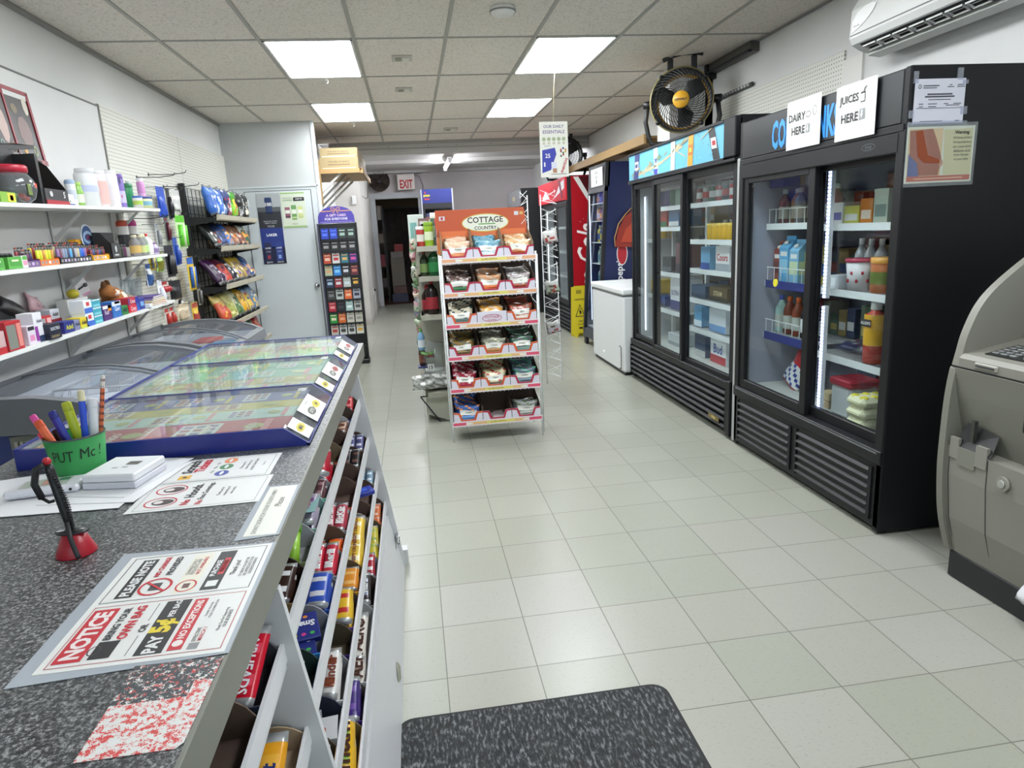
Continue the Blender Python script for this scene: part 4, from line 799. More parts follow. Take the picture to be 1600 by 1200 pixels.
# ---- air conditioner ----
o = thing('air_conditioner', 'white wall-mounted split air conditioner on the right wall', 'air conditioner', (2.57, 3.1, 2.28))
b = MB(); y0, y1 = 2.62, 3.68
b.prism([(2.69, 2.30), (2.60, 2.275), (2.50, 2.305), (2.455, 2.33), (2.44, 2.36), (2.445, 2.50), (2.50, 2.585), (2.69, 2.60)], 'y', y0, y1, M('#d9dad6', .35)); b.build('casing', o)
b = MB(); b.box(2.436, 2.442, y0+.01, y1-.01, 2.372, 2.376, M('#8c8d8a')); b.build('panel_seam', o)
b = MB(); b.prism([(2.462, 2.322), (2.535, 2.290), (2.54, 2.298), (2.47, 2.335)], 'y', y0+.05, y1-.06, M('#15161a', .6)); b.build('air_outlet', o)
for k in range(8):
    ya = y0+.08+k*.115; b = MB(); m_ = M('#cfd0cc', .4)
    b.box(2.468, 2.476, ya, ya+.10, 2.305, 2.312, m_); b.box(2.51, 2.518, ya, ya+.10, 2.287, 2.294, m_); b.prism([(2.47, 2.306), (2.515, 2.287), (2.518, 2.293), (2.474, 2.312)], 'y', ya, ya+.008, m_); b.prism([(2.47, 2.306), (2.515, 2.287), (2.518, 2.293), (2.474, 2.312)], 'y', ya+.092, ya+.10, m_); b.build('louvre', o)
b = MB(); b.prism([(2.53, 2.272), (2.605, 2.262), (2.60, 2.28), (2.54, 2.285)], 'y', y0+.02, y1-.03, M('#cfd0cc', .35)); b.build('flap', o)
b = MB(); pts = [(0, 0), (.0, .07), (.04, .115), (.10, .135), (.16, .135), (.19, .12), (.17, .09), (.12, .05), (.06, .02)]
b.slab([(2.4405, 3.66-y_, 2.385+z_*.8) for y_, z_ in pts], (-.003, 0, 0), M('#f0f0ee', .3)); b.text('Senville', (2.4365, 3.62, 2.415), -Y, Z, .05, .012, M('#77777a')); b.build('badge', o)
# ---- ATM ----
o = thing('cash_machine', 'grey cash machine standing by the right wall in front of the nearest cooler', 'cash machine', (2.32, 1.98, 0))
AG = M('#77766c', .45); AG2 = M('#817f76', .45); ya, yb = 1.70, 2.25
def smooth(P, n=5):
    Q = []
    for i in range(len(P)-1):
        p0, p1, p2, p3 = P[max(0, i-1)], P[i], P[i+1], P[min(len(P)-1, i+2)]
        for k in range(n):
            t = k/n; Q.append(tuple(.5*(2*p1[j]+(p2[j]-p0[j])*t+(2*p0[j]-5*p1[j]+4*p2[j]-p3[j])*t*t+(3*p1[j]-p0[j]-3*p2[j]+p3[j])*t**3) for j in (0, 1)))
    return Q+[P[-1]]
body = [(2.03, .115), (1.985, .27), (1.965, .45), (1.963, .58), (1.967, .74), (1.978, .845), (1.985, .862)]
b = MB(); prof = smooth(body) + [(2.66, .862), (2.66, .115)]
b.prism(prof, 'y', yb-.03, yb, AG, False); b.prism(prof, 'y', ya, ya+.03, AG)
b.prism([(2.03+.012, .115), (1.998, .27), (1.978, .45), (1.976, .56), (2.66, .56), (2.66, .115)], 'y', ya+.03, yb-.03, AG2)      # lower front
b.prism([(2.045, .56), (2.02, .66), (1.995, .76), (1.975, .862), (2.66, .862), (2.66, .56)], 'y', ya+.03, yb-.03, AG); b.build('lower_housing', o)
b = MB(); seam = M('#3a3a36', .6)
for y in (2.205, 2.03): b.slab([(2.04, y, .125), (1.9965, y, .27), (1.9765, y, .45), (1.9745, y, .558), (1.976, y, .558), (1.98, y, .45), (2.0, y, .27), (2.045, y, .125)], (0, .003, 0), seam)
b.build('door_seam', o)
b = MB(); b.face([(1.9755, 2.19, .57), (1.9755, 2.02, .57), (2.02, 2.04, .64), (2.01, 2.17, .66)], M('#1a1a1a')); b.prism([(1.972, .52), (1.972, .60), (1.985, .60), (1.985, .52)], 'y', 2.165, 2.205, AG2); b.prism([(1.972, .5), (1.972, .57), (1.99, .57), (1.99, .5)], 'y', 2.085, 2.165, AG); b.prism([(1.972, .52), (1.972, .60), (1.985, .60), (1.985, .52)], 'y', 2.035, 2.085, AG2); b.box(1.985, 2.0, 2.115, 2.13, .60, .68, M('#33342f')); b.build('cash_tray', o)
b = MB(); b.cyl((1.976, 1.955, .50), (1.965, 1.955, .50), .026, M('#8a887e'), n=16); b.cyl((1.966, 1.955, .50), (1.960, 1.955, .50), .014, CHROME, n=12); b.build('lock', o)
b = MB(); b.box(1.965, 2.0, 1.86, 1.905, .70, .78, BLACK, .005); b.build('camera_window', o)
b = MB(); b.box(1.982, 2.64, ya+.01, yb-.008, .862, .868, BLACK); b.build('black_seam', o)
def cheek(y0_, y1_):
    b = MB(); b.prism(smooth([(1.987, .868), (1.998, .92), (2.014, .99), (2.055, 1.085), (2.12, 1.16), (2.25, 1.258), (2.36, 1.32), (2.66, 1.40)]) + [(2.66, .868)], 'y', y0_, y1_, AG2); return b.build('side_cheek', o)
cheek(yb-.035, yb); cheek(ya, ya+.035)
b = MB(); b.prism([(1.985, .868), (1.985, .90), (2.0, .915), (2.24, .955), (2.66, .955), (2.66, .868)], 'y', ya+.035, yb-.035, AG2); b.prism([(2.24, .955), (2.30, 1.10), (2.42, 1.30), (2.66, 1.36), (2.66, .955)], 'y', ya+.035, yb-.035, M('#6f6e66', .45)); b.build('upper_fascia', o)
def ledge(y, x): return (x, y, .9155+(x-2.0)*.1667)
b = MB(); b.slab([ledge(2.15, 2.03), ledge(1.76, 2.03), ledge(1.76, 2.16), ledge(2.15, 2.16)], (0, 0, .004), M('#222423', .4)); kp = b.build('keypad', o)
for i in range(4):
    for j in range(5):
        y = 2.135-.036*i-(.02 if i == 3 else 0); x = 2.042+.022*j
        b = MB(); b.box(x, x+.014, y-.026, y, .9155+(x-2.0)*.1667+.003, .9155+(x-2.0)*.1667+.010, M('#6f7170' if i < 3 else ('#a8a8a0', '#c9b95a', '#b3a8a0', '#9a9a9a', '#9a9a9a')[j], .4), .002); b.build('key', kp)
b = MB(); b.box(1.978, 1.988, 2.04, 2.14, .875, .898, M('#9a988e', .4), .004); b.box(1.975, 1.98, 2.05, 2.13, .883, .890, M('#3b3b3b')); b.build('card_slot', o)
b = MB(); b.box(2.24, 2.26, 1.95, 2.02, 1.0, 1.03, BLACK, .004); b.box(2.232, 2.245, 1.95, 1.985, 1.005, 1.025, M('#c9cbd0')); b.build('receipt_slot', o)
for k in range(4):
    b = MB(); b.cyl((2.295+.022*k, 2.0, 1.08+.043*k), (2.275+.022*k, 2.0, 1.085+.043*k), .013, M('#4a4a46'), n=12); b.build('screen_button', o)
b = MB(); b.slab([(2.272, 1.98, 1.05), (2.272, 1.74, 1.05), (2.37, 1.74, 1.24), (2.37, 1.98, 1.24)], (-.006, 0, .003), M('#8f93a6', .2)); b.build('screen', o)
b = MB(); b.box(2.04, 2.66, ya+.02, yb-.015, 0, .115, M('#17191c', .5), .006); b.build('plinth', o)
b = MB(T(1.985, 1.83, .10, 1.3, .3)); b.bag(.1, .09, .03, design('#d9dade', '#c9ccd2', ['#c24a2c', '#e0e0e0'], 5), 5, 6, 6)
tag(b.build('plastic_bag'), 'small crumpled plastic bag with red print at the foot of the cash machine', 'bag')
# caution sign
o = thing('caution_sign', 'yellow folding caution wet floor sign by the red cooler', 'caution sign', (2.16, 8.86, 0))
YL = M('#c9b81f', .45); b = MB(T(2.16, 8.80, 0, 0, -.10)); b.slab([(-.075, 0, 0), (-.10, 0, .05), (-.085, 0, .6), (-.06, 0, .68), (.085, 0, .68), (.1, 0, .6), (.12, 0, .05), (.115, 0, 0), (.07, 0, 0), (.06, 0, .05), (-.03, 0, .05), (-.035, 0, 0)], (0, .015, 0), YL); pf = b.build('front_board', o)
b = MB(T(2.16, 8.80, 0, 0, -.10)); b.rect((0, 0, .60), X, Z, .07, .05, M('#8a7f1a')); b.text('CAUTION', (.01, -.001, .50), X, Z, .14, .032, BLACK, .02); b.face([(-.06, -.001, .27), (.075, -.001, .27), (.008, -.001, .44)], BLACK); b.face([(-.045, -.0015, .28), (.06, -.0015, .28), (.008, -.0015, .42)], YL)
b.oval((.01, -.001, .375), X, Z, .018, .018, BLACK); b.face([(-.01, -.0022, .36), (.02, -.0022, .35), (.035, -.0022, .30), (.02, -.0022, .32), (-.0, -.0022, .29), (.0, -.0022, .33)], BLACK); b.text('WET', (.01, -.001, .21), X, Z, .06, .03, BLACK, .02); b.text('FLOOR', (.01, -.001, .17), X, Z, .08, .025, BLACK, .02); b.rect((.01, 0, .12), X, Z, .05, .025, BLACK); b.build('printed_warning', pf)
b = MB(T(2.16, 8.93, 0, 0, .02)); b.slab([(-.1, 0, 0), (-.085, 0, .66), (.1, 0, .66), (.12, 0, 0)], (0, .012, 0), YL); b.build('rear_board', o)
# ================= LEFT WALL SHELVES =================
def zs1(y): return 1.672+.0225*(y-3.4)
def zs2(y): return 1.385+.010*(y-3.4)
def zs3(y): return 1.043+.017*(y-3.2)
SW = M('#dedfdc', .5)
shelves = []
for nm, zf, lb in (('wall_shelf', zs1, 'long white wall shelf, top one of three on the left wall'), ('wall_shelf', zs2, 'long white wall shelf, middle one of three on the left wall'), ('wall_shelf', zs3, 'long white wall shelf, lowest of three on the left wall')):
    y0, y1 = 1.9, 5.2; o = thing(nm, lb, 'shelf', (-1.85, 3.5, zf(y0)), 'long white wall shelves')
    b = MB(); b.slab([(XL+.02, y0, zf(y0)), (-1.715, y0, zf(y0)), (-1.715, y1, zf(y1)), (XL+.02, y1, zf(y1))], (0, 0, -.018), SW); b.build('board', o)
    for y in (2.45, 3.30, 4.18, 4.98) if zf is not zs3 else (2.4, 3.24, 4.12, 4.95):
        b = MB(); z = zf(y)-.018; xa, xb = XL+.022, XL+.22
        b.box(xa, xb, y-.012, y+.012, z-.006, z, M('#cfcfcc', .4)); b.box(xa, xa+.006, y-.014, y+.014, z-.19, z, M('#cfcfcc', .4)); b.prism([(xa+.006, z-.17), (xb-.02, z-.006), (xb-.04, z-.006), (xa+.006, z-.14)], 'y', y-.004, y+.004, M('#c2c2bf', .4)); b.build('bracket', o)
def SH(zf, y, x=-1.80): return faceM(x, y, zf(y)+.001, '+x')
# --- top shelf ---
o = thing('candy_jar', 'clear round candy jar with a red lid on the top left shelf', 'jar', T(-1.80, 3.55, zs1(3.55)+.001))
b = MB(T(-1.80, 3.55, zs1(3.55)+.001)); b.lathe([(.055, 0), (.085, .02), (.098, .06), (.092, .10), (.07, .135), (.058, .145)], CLEAR, n=24); b.build('jar_body', o)
b = MB(T(-1.80, 3.55, zs1(3.55)+.001)); b.lathe([(.062, .135), (.074, .14), (.074, .165), (.068, .172)], M('#b3243a', .35), n=24); b.build('lid', o)
b = MB(T(-1.80, 3.55, zs1(3.55)+.001))
for k in range(9): t = k*2.3; b.ball((.05*math.cos(t), .05*math.sin(t), .022+.006*(k % 3)), (.02, .014, .012), M(['#c23a2c', '#6b7a3b', '#d9d9c0', '#2b5a8f'][k % 4], .3), 8, 5)
b.rect((.093, .02, .08), Y, Z, .02, .02, M('#d9482c')); b.rect((.090, -.03, .06), Y, Z, .035, .05, M('#6b7f2c')); b.build('wrapped_candy', o)
carton(SH(zs1, 3.37, -1.77), .12, .08, .045, '#7fae3b', 'fruit_gum_box', 'small green and yellow gum box left of the candy jar', 'box', None, [(.45, .95, .1, .9, '#d9c93a'), (.6, .8, .2, .7, '#d9482c')])
o = thing('tobacco_display', 'tall black display box with white side lettering behind the candy jar', 'display box', SH(zs1, 3.50, -1.9))
b = MB(SH(zs1, 3.50, -1.88)); b.box(-.25, .22, -.03, .06, 0, .26, M('#1a1b1d', .4)); b.box(.20, .225, -.13, .06, 0, .24, M('#1f2022', .4)); b.rect((-.05, -.03, .16), X, Z, .2, .14, M('#2a2c2f', .3)); b.build('box_body', o)
b = MB(SH(zs1, 3.50, -1.88)); 
for k in range(6): b.rect((.226, -.05+.006*k, .21-.028*k), Y, Z, .016, .012, M('#c9c9c9'))
b.build('side_lettering', o)
o = thing('open_display_box', 'open brown and black display box with a red base, right of the candy jar', 'display box', SH(zs1, 3.84))
b = MB(SH(zs1, 3.84)); bk = M('#1c1c1e', .4); br = M('#5b4a30', .6)
b.box(-.115, .115, .06, .066, 0, .24, br); b.slab([(.115, -.05, 0), (.115, .06, 0), (.115, .06, .23), (.115, .02, .20), (.115, -.05, .08)], (-.004, 0, 0), bk); b.slab([(-.115, -.05, 0), (-.115, .06, 0), (-.115, .06, .10), (-.115, -.05, .075)], (.004, 0, 0), bk); b.box(-.115, .115, -.055, -.05, 0, .075, M('#3a3a3d', .35)); b.box(-.115, .115, -.058, -.055, 0, .02, M('#a3202c')); b.build('box_body', o)
b = MB(SH(zs1, 3.84)); b.text('5', (.07, -.057, .05), X, Z, .03, .03, WHITE, .02); b.oval((-.06, -.057, .05), X, Z, .03, .028, M('#c9c9c9')); b.build('printed_mark', o)
carton(SH(zs1, 4.03), .11, .05, .06, '#dfe3e0', 'soap_box', 'small white box with red dots beside the open display box', 'box', None, [(.15, .3, .5, .75, '#c23a3a'), (.5, .6, .3, .5, '#3b8a6b'), (0, 1, 0, .18, '#2b3f9b')])
canp(SH(zs1, 4.12), .026, .14, '#e3e6ea', '#9fb3d0', 'deodorant_can', 'slim white can with a pale blue cap on the top left shelf', 'can', None, '#c9d0dc', True)
bottle(SH(zs1, 4.20), .026, .13, '#8fbf5a', '#a9cf6b', '#dfe9cf', 'green_shampoo_bottle', 'small green and white bottle on the top left shelf', 'bottle', None, .7)
bottle(SH(zs1, 4.37, -1.82), .075, .215, '#e3e4e6', '#dcdde0', '#c3c9e6', 'large_lotion_bottle', 'largest plain white bottle on the top left shelf', 'bottle', None, .62, None, False, .75, .8, (.38, .55))
o = bottle(SH(zs1, 4.53, -1.82), .062, .215, '#e6dcdd', '#e3e3e3', '#e3b9b3', 'pink_print_bottle', 'white bottle with pink print, right of the largest bottle', 'bottle', None, .62, None, False, .75, .85, (.08, .7))
o = bottle(SH(zs1, 4.69, -1.82), .062, .225, '#e9e8ea', '#e3e3e3', '#e3e0e6', 'white_lotion_bottle', 'white bottle with purple emblem, left of the purple bottle', 'bottle', None, .64, None, False, .75, .85, (.2, .6))
b = MB(SH(zs1, 4.69, -1.82)); b.oval((.03, -.05, .165), X, Z, .035, .04, M('#2b2560')); b.oval((.03, -.05, .07), X, Z, .02, .02, M('#b93a5a')); b.build('round_emblem', o)
bottle(SH(zs1, 4.80), .03, .21, '#8f7ac4', '#8468b5', '#c9c0e3', 'purple_bottle', 'slim purple bottle on the top left shelf', 'bottle', None, .6, None, False, .7, .8)
canp(SH(zs1, 4.88, -1.74), .03, .075, '#e3e3dc', '#3b6bb5', 'small_jar', 'small white jar in front of the green brush pack', 'jar', None, '#b5cf5a')
canp(SH(zs1, 4.96, -1.83), .04, .16, '#2f8f5a', '#2a7a4d', 'green_cup', 'green cup hung above the top left shelf end', 'cup')
canp(SH(zs1, 5.06, -1.77), .055, .075, '#d9dfa8', '#2b3a8f', 'pomade_jar', 'yellow and blue jar with a dark blue lid on the top left shelf', 'jar', None, '#7fb3c9')
bottle(SH(zs1, 5.145, -1.8), .034, .205, '#cf8fc4', '#e9e6ea', '#d9a8cf', 'pink_bottle', 'pink bottle with white cap at the end of the top left shelf', 'bottle', None, .55, None, False, .7, .8)
bottle(SH(zs1, 5.155, -1.88), .03, .19, '#3b9bb8', '#d9dfe0', '#2b7aa8', 'teal_bottle', 'teal blue bottle behind the pink bottle', 'bottle', None, .55, None, False, .7, .8)
# --- middle shelf ---
for y, w_, lb in ((3.24, .1, 'green display box with black jars, leftmost on the middle shelf'), (3.375, .11, 'green display box with black jars, second on the middle shelf')):
    o = thing('jar_display_box', lb, 'display box', SH(zs2, y), 'green boxes on the middle shelf'); P = SH(zs2, y)
    b = MB(P); b.box(-w_/2, w_/2, -.04, .04, 0, .052, M('#5ba84a', .4), .001); b.rect((0, -.04, .026), X, Z, w_*.8, .03, M('#4a9440')); b.rect((0, -.0405, .036), X, Z, w_*.5, .008, M('#cfe6b5')); b.build('box_body', o)
    for k in range(3): b = MB(P); b.cyl((-w_*.3+.3*w_*k, 0, .052), (-w_*.3+.3*w_*k, 0, .07), .016, M('#1d1d1d')); b.build('jar_lid', o)
carton(SH(zs2, 3.455), .045, .08, .055, '#dfe6dc', 'rolling_paper_pack', 'white pack with pink print beside the green boxes', 'pack', None, [(.1, .9, .2, .6, '#e08fa8'), (.1, .9, .65, .95, '#5ba84a')])
def lighter(P, h, col, top, label, group):
    o = thing('lighter', label, 'lighter', P, group)
    b = MB(P); b.lathe([(.0095, 0), (.011, .003), (.011, h*.74), (.0095, h*.76)], M(col, .3), n=8, sy=.7); b.build('lighter_body', o)
    b = MB(P); b.box(-.008, .008, -.006, .006, h*.76, h*.93, CHROME, .002); b.box(-.007, .002, -.005, .005, h*.88, h, M(top, .4), .002); b.build('lighter_head', o); return o
def lighter_tray(y0, y1, tray, cols, rows, h, lb, gname, x=-1.77):
    yc = (y0+y1)/2; w_ = y1-y0; P = SH(zs2, yc, x); o = thing('lighter_tray', lb, 'tray', P)
    b = MB(P); tm = M(tray, .45); dd = .03*rows+.01; b.box(-w_/2, w_/2, 0, dd, 0, .004, tm); b.box(-w_/2, w_/2, -.002, 0, 0, .028, tm); b.box(-w_/2, w_/2, dd, dd+.002, 0, .04, tm); b.box(-w_/2, -w_/2+.002, 0, dd, 0, .034, tm); b.box(w_/2-.002, w_/2, 0, dd, 0, .034, tm); tr = b.build('tray_body', o)
    b = MB(P)
    for k in range(max(2, int(w_/.035))): b.rect((-w_/2+.018+.034*k, -.002, .014), X, Z, .02, .014, M(RN.choice(['#d9d9d9', '#b9a8c9', '#8a8a8a'])))
    b.build('printed_front', tr)
    n = int((w_-.01)/.027)
    for r_ in range(rows):
        for k in range(n):
            c = cols[(k*2+r_*3) % len(cols)] if isinstance(cols, list) else cols
            Q = P @ T(-w_/2+.019+.027*k, .016+.03*r_, .005+.012*r_)
            lighter(Q, h, c, '#b03a2c' if k % 3 == 0 else '#2a2a2a', '%s lighter from the left in the %s row of the %s' % (ORD[k], ('front', 'middle', 'back')[r_], gname[1]), gname[0])
lighter_tray(3.485, 3.60, '#6b4a80', ['#3a1f2b', '#2b2b33', '#5b2b4a', '#8a2b33', '#3b2b5b'], 2, .075, 'purple tray of dark lighters on the middle shelf', ('lighters in the purple tray', 'purple tray'))
lighter_tray(3.605, 3.785, '#d9712c', ['#d9d93a', '#6b3a1f', '#c9cf2c', '#e0c93a', '#c98a3a', '#9b2b3a'], 2, .09, 'orange tray of yellow and brown lighters on the middle shelf', ('lighters in the orange tray', 'orange tray'))
lighter_tray(3.80, 4.15, '#1b1b1f', ['#8a6b9b', '#3a3a44', '#7a4a5b', '#a8a8b5', '#8f93a8', '#c9b98a', '#7a8fa8', '#3b6bb5', '#4a4f6b', '#2b5fc9', '#5ba8e0'], 2, .09, 'black tray of patterned lighters on the middle shelf', ('lighters in the black tray', 'black tray'))
lighter_tray(4.17, 4.38, '#e0a32c', ['#7a1f33', '#2b2b3a', '#2b3f7a', '#6b1f5b', '#3a1f2b', '#8a2b2b'], 2, .07, 'yellow tray of dark lighters on the middle shelf', ('lighters in the yellow tray', 'yellow tray'))
o = thing('round_display_card', 'dark blue display card with a round white and blue sign above the lighters', 'display card', SH(zs2, 4.38, -1.88))
P = SH(zs2, 4.38, -1.88); b = MB(P); b.box(-.06, .14, 0, .05, 0, .115, M('#1f3a6b', .4)); b.box(-.13, -.07, .0, .04, 0, .12, M('#d9a02c', .4)); b.build('card_box', o)
b = MB(P @ T(0, -.004, .13, 0, PI/2)); b.cyl((.0, 0, 0), (0, 0, .006), .075, M('#dfe6ee'), n=28); b.cyl((0, 0, .006), (0, 0, .008), .066, M('#28508a'), n=28); b.oval((0, 0, .0085), X, Y, .12, .075, M('#9fb9d6')); b.oval((0, 0, .009), X, Y, .085, .04, M('#28508a')); b.text('ZIG', (0, 0, .0095), X, Y, .05, .022, M('#d9482c'), .02); b.build('round_sign', o)
o = thing('black_display_box', 'black display box holding small bottles on the middle shelf', 'display box', SH(zs2, 4.52, -1.80)); P = SH(zs2, 4.52, -1.80)
b = MB(P); b.box(-.14, .14, .04, .046, 0, .155, M('#17181a', .4)); b.slab([(-.14, -.05, 0), (-.14, .04, 0), (-.14, .04, .155), (-.14, .0, .15), (-.14, -.05, .09)], (.004, 0, 0), M('#1f2022', .4)); b.box(-.14, -.02, -.05, -.046, 0, .09, M('#3a3b3d', .4)); b.box(-.14, .14, -.05, .04, 0, .004, M('#1f2022', .4)); b.build('box_body', o)
b = MB(P); b.oval((-.08, -.051, .055), X, Z, .03, .04, M('#b9b9b9')); b.rect((-.08, -.051, .02), X, Z, .06, .01, M('#b9b9b9')); b.build('printed_front', o)
for k, c in enumerate(('#a3bf3a', '#3a3a3d', '#6b3a5b')): canp(P @ T(.01+.045*k, -.02, .004), .018, .075, c, '#1b1b1b', 'small_aerosol_can', ('lime', 'black', 'purple')[k]+' small can in the black display box', 'can', 'small cans in the black display box')
canp(SH(zs2, 4.98, -1.90), .036, .235, '#d9d6d3', '#b5452c', 'red_cap_spray', 'tall white spray can with a red cap on the middle shelf', 'can', 'tall spray cans on the middle shelf', '#2f3033', True)
canp(SH(zs2, 5.13, -1.90), .036, .238, '#d9d6d3', '#b52c7a', 'magenta_cap_spray', 'tall white spray can with a magenta cap on the middle shelf', 'can', 'tall spray cans on the middle shelf', '#4a4a4d', True)
bottle(SH(zs2, 4.79, -1.77), .033, .135, '#c99a2c', '#d9d0b0', '#d9b56b', 'amber_bottle', 'amber soap bottle, left one in front of the spray cans', 'bottle', None, .5, None, True)
bottle(SH(zs2, 4.865, -1.76), .03, .13, '#b5a32c', '#d9d0b0', '#c9cf8a', 'yellow_soap_bottle', 'yellow soap bottle beside the amber one', 'bottle', None, .5, None, True)
bottle(SH(zs2, 4.93, -1.77), .033, .137, '#8fbf3a', '#dfe6c0', '#b5d98a', 'lime_soap_bottle', 'lime green soap bottle in front of the magenta-capped can', 'bottle', None, .5, None, True)
bottle(SH(zs2, 5.03, -1.78), .036, .142, '#e6e3e0', '#c93a2c', '#e9e3e3', 'white_glue_bottle', 'white bottle with a red pointed cap on the middle shelf', 'bottle', None, .3)
bottle(SH(zs2, 5.08, -1.75), .024, .08, '#c9bfd9', '#8a5a9b', '#8f7aa8', 'small_lilac_bottle', 'small lilac bottle near the end of the middle shelf', 'bottle')
b = MB(SH(zs2, 5.14, -1.78) @ T(0, 0, 0, .2, -.25)); b.bag(.1, .10, .03, design('#d9a83a', '#d9b84a', ['#b52c2c', '#8a2b2b'], 9), 9, 6, 8); tag(b.build('snack_packet'), 'yellow and red packet leaning at the end of the middle shelf', 'packet')
# --- lowest shelf: medicine boxes ---
def mb(y, w_, h_, c, lb, marks=(), texts=(), x=-1.765, d=.07, dz=0, nm='medicine_box'):
    return carton(SH(zs3, y, x) @ T(0, 0, dz), w_, d, h_, c, nm, lb, 'box', None, marks, texts)
mb(3.075, .10, .095, '#c9a8a8', 'pale pink box at the left end of the lowest shelf', [(.0, 1, 0, .3, '#b52c33')])
mb(3.19, .12, .125, '#b3262e', 'red medicine box with a grey window, left end of the lowest shelf', [(.05, .62, .06, .88, '#7f837a'), (.68, .95, .1, .9, '#d98a80')], x=-1.76)
mb(3.33, .065, .085, '#d9d0dc', 'short white box with pink print, left of the purple ribbon box', [(.2, .8, .2, .5, '#d98ab5'), (.1, .9, .75, .95, '#2b2b2f')])
mb(3.40, .075, .135, '#e0dfe4', 'tall white box with a purple ribbon on the lowest shelf', [(0, .35, .05, .55, '#8f3a9b'), (.35, 1, .0, .22, '#2b3a5b')], [('Advil', .6, .72, .6, .12, '#2b2b4a')])
mb(3.485, .105, .072, '#1d2333', 'dark navy box with white lettering on the lowest shelf', [(.1, .8, .1, .25, '#7a6b4a')], [('ELECTRO', .5, .68, .8, .2, '#dfe3ea')], x=-1.74)
mb(3.54, .15, .05, '#b0232c', 'red pill box, bottom of the pair behind the navy box', [(.55, .95, .15, .85, '#d97a78')], x=-1.81)
mb(3.54, .15, .05, '#b52a33', 'red pill box, top of the pair behind the navy box', [(.35, .6, .2, .8, '#9a9da0'), (.7, .95, .2, .8, '#dfb0ae')], x=-1.81, dz=.051)
mb(3.675, .10, .058, '#22307f', 'blue box with yellow lettering on the lowest shelf', [], [('Advil', .5, .5, .7, .45, '#d9d93a')])
mb(3.76, .055, .052, '#7f83a3', 'small grey blue box between the blue and the yellow ones', [], [('Advil', .5, .6, .8, .3, '#1f2233')])
mb(3.84, .085, .055, '#d9c22c', 'yellow box with black lettering on the lowest shelf', [(0, 1, 0, .2, '#b9c23a')], [('Advil', .5, .55, .75, .4, '#26262a')])
mb(3.80, .09, .05, '#b9bcc4', 'grey white box laid behind the blue box', [], [('Advil', .5, .5, .6, .4, '#2b2b33')], x=-1.88, dz=.06)
P0 = SH(zs3, 3.80, -1.88); carton(P0, .12, .07, .06, '#8a2b33', 'medicine_box', 'dark red box under the grey white box', 'box')
mb(3.91, .09, .068, '#dfe6ef', 'white and blue box with a red mark, bottom of the left stack', [(0, 1, 0, .4, '#3b6bc4'), (.3, .7, .55, .85, '#c93a3a')])
mb(3.91, .09, .068, '#e3e9f2', 'white and blue box with a red mark, top of the left stack', [(0, 1, 0, .4, '#3b6bc4'), (.3, .7, .55, .85, '#c93a3a')], dz=.069)
for k, n_ in enumerate(('bottom', 'middle', 'top')): mb(4.01, .10, .043, '#3aa0b3', n_+' teal box of the stack of three on the lowest shelf', [(.1, .9, .1, .4, '#7fc9d3'), (0, 1, .85, 1, '#dfe6ea')], dz=.0435*k)
mb(4.13, .11, .082, '#4a2a6b', 'purple box with white print on the lowest shelf', [(0, 1, .78, 1, '#e0e0e0'), (.6, 1, .6, 1, '#e0922c')], [('Rub', .4, .55, .6, .3, '#e6d9ea')])
mb(4.26, .12, .092, '#2f6bb5', 'blue box with an orange and white top on the lowest shelf', [(0, 1, .72, 1, '#d9dfe6'), (.3, .9, .84, .98, '#d96a2c')], [('Gavi', .5, .55, .7, .3, '#e6f0fa')])
mb(4.37, .09, .055, '#2f7a3f', 'green box with dark print on the lowest shelf', [(.2, .8, .3, .7, '#1f4a3a')])
mb(4.40, .10, .05, '#5b3a6b', 'plum box behind the green box', [], x=-1.84, dz=0)
mb(4.51, .16, .045, '#c9243a', 'long red box with white lettering, bottom of the pair', [(.75, 1, 0, 1, '#2b5fb5')], [('Crest', .4, .5, .5, .6, '#f0e3e6')])
mb(4.51, .16, .042, '#b52c3a', 'long red box with blue end, top of the pair', [(.7, 1, 0, 1, '#2b3a9b'), (0, .15, 0, 1, '#6b3a7a')], [('Crest', .42, .5, .45, .55, '#f0e3e6')], dz=.046)
mb(4.64, .09, .07, '#2a3a8f', 'dark blue box right of the long red pair', [(.2, .8, .3, .7, '#7aa8d9')])
mb(4.72, .05, .025, '#dfe3e3', 'small white pack in front of the paper pads', x=-1.74)
b = MB(SH(zs3, 4.72, -1.82)); b.tube([(-.05, 0, .02), (0, -.01, .045), (.05, 0, .03)], .014, BLACK, 6); tag(b.build('black_tube_pack'), 'small black tube lying beside the dark blue box', 'tube')
for k, c in enumerate(('#d9a0a0', '#b56b4a', '#d9cf9a', '#8f7ab3', '#5b4a8a')):
    b = MB(SH(zs3, 4.90, -1.79) @ T(0, 0, .0125*k, .05*k-.1)); b.box(-.13, .13, -.07, .07, 0, .0115, M(c, .6)); b.box(-.128, .128, -.072, .07, .002, .009, M('#dcd6c4', .7)); tag(b.build('notepad'), '%s notepad from the bottom of the flat pile on the lowest shelf' % ORD[k], 'notepad', 'pile of notepads on the lowest shelf')
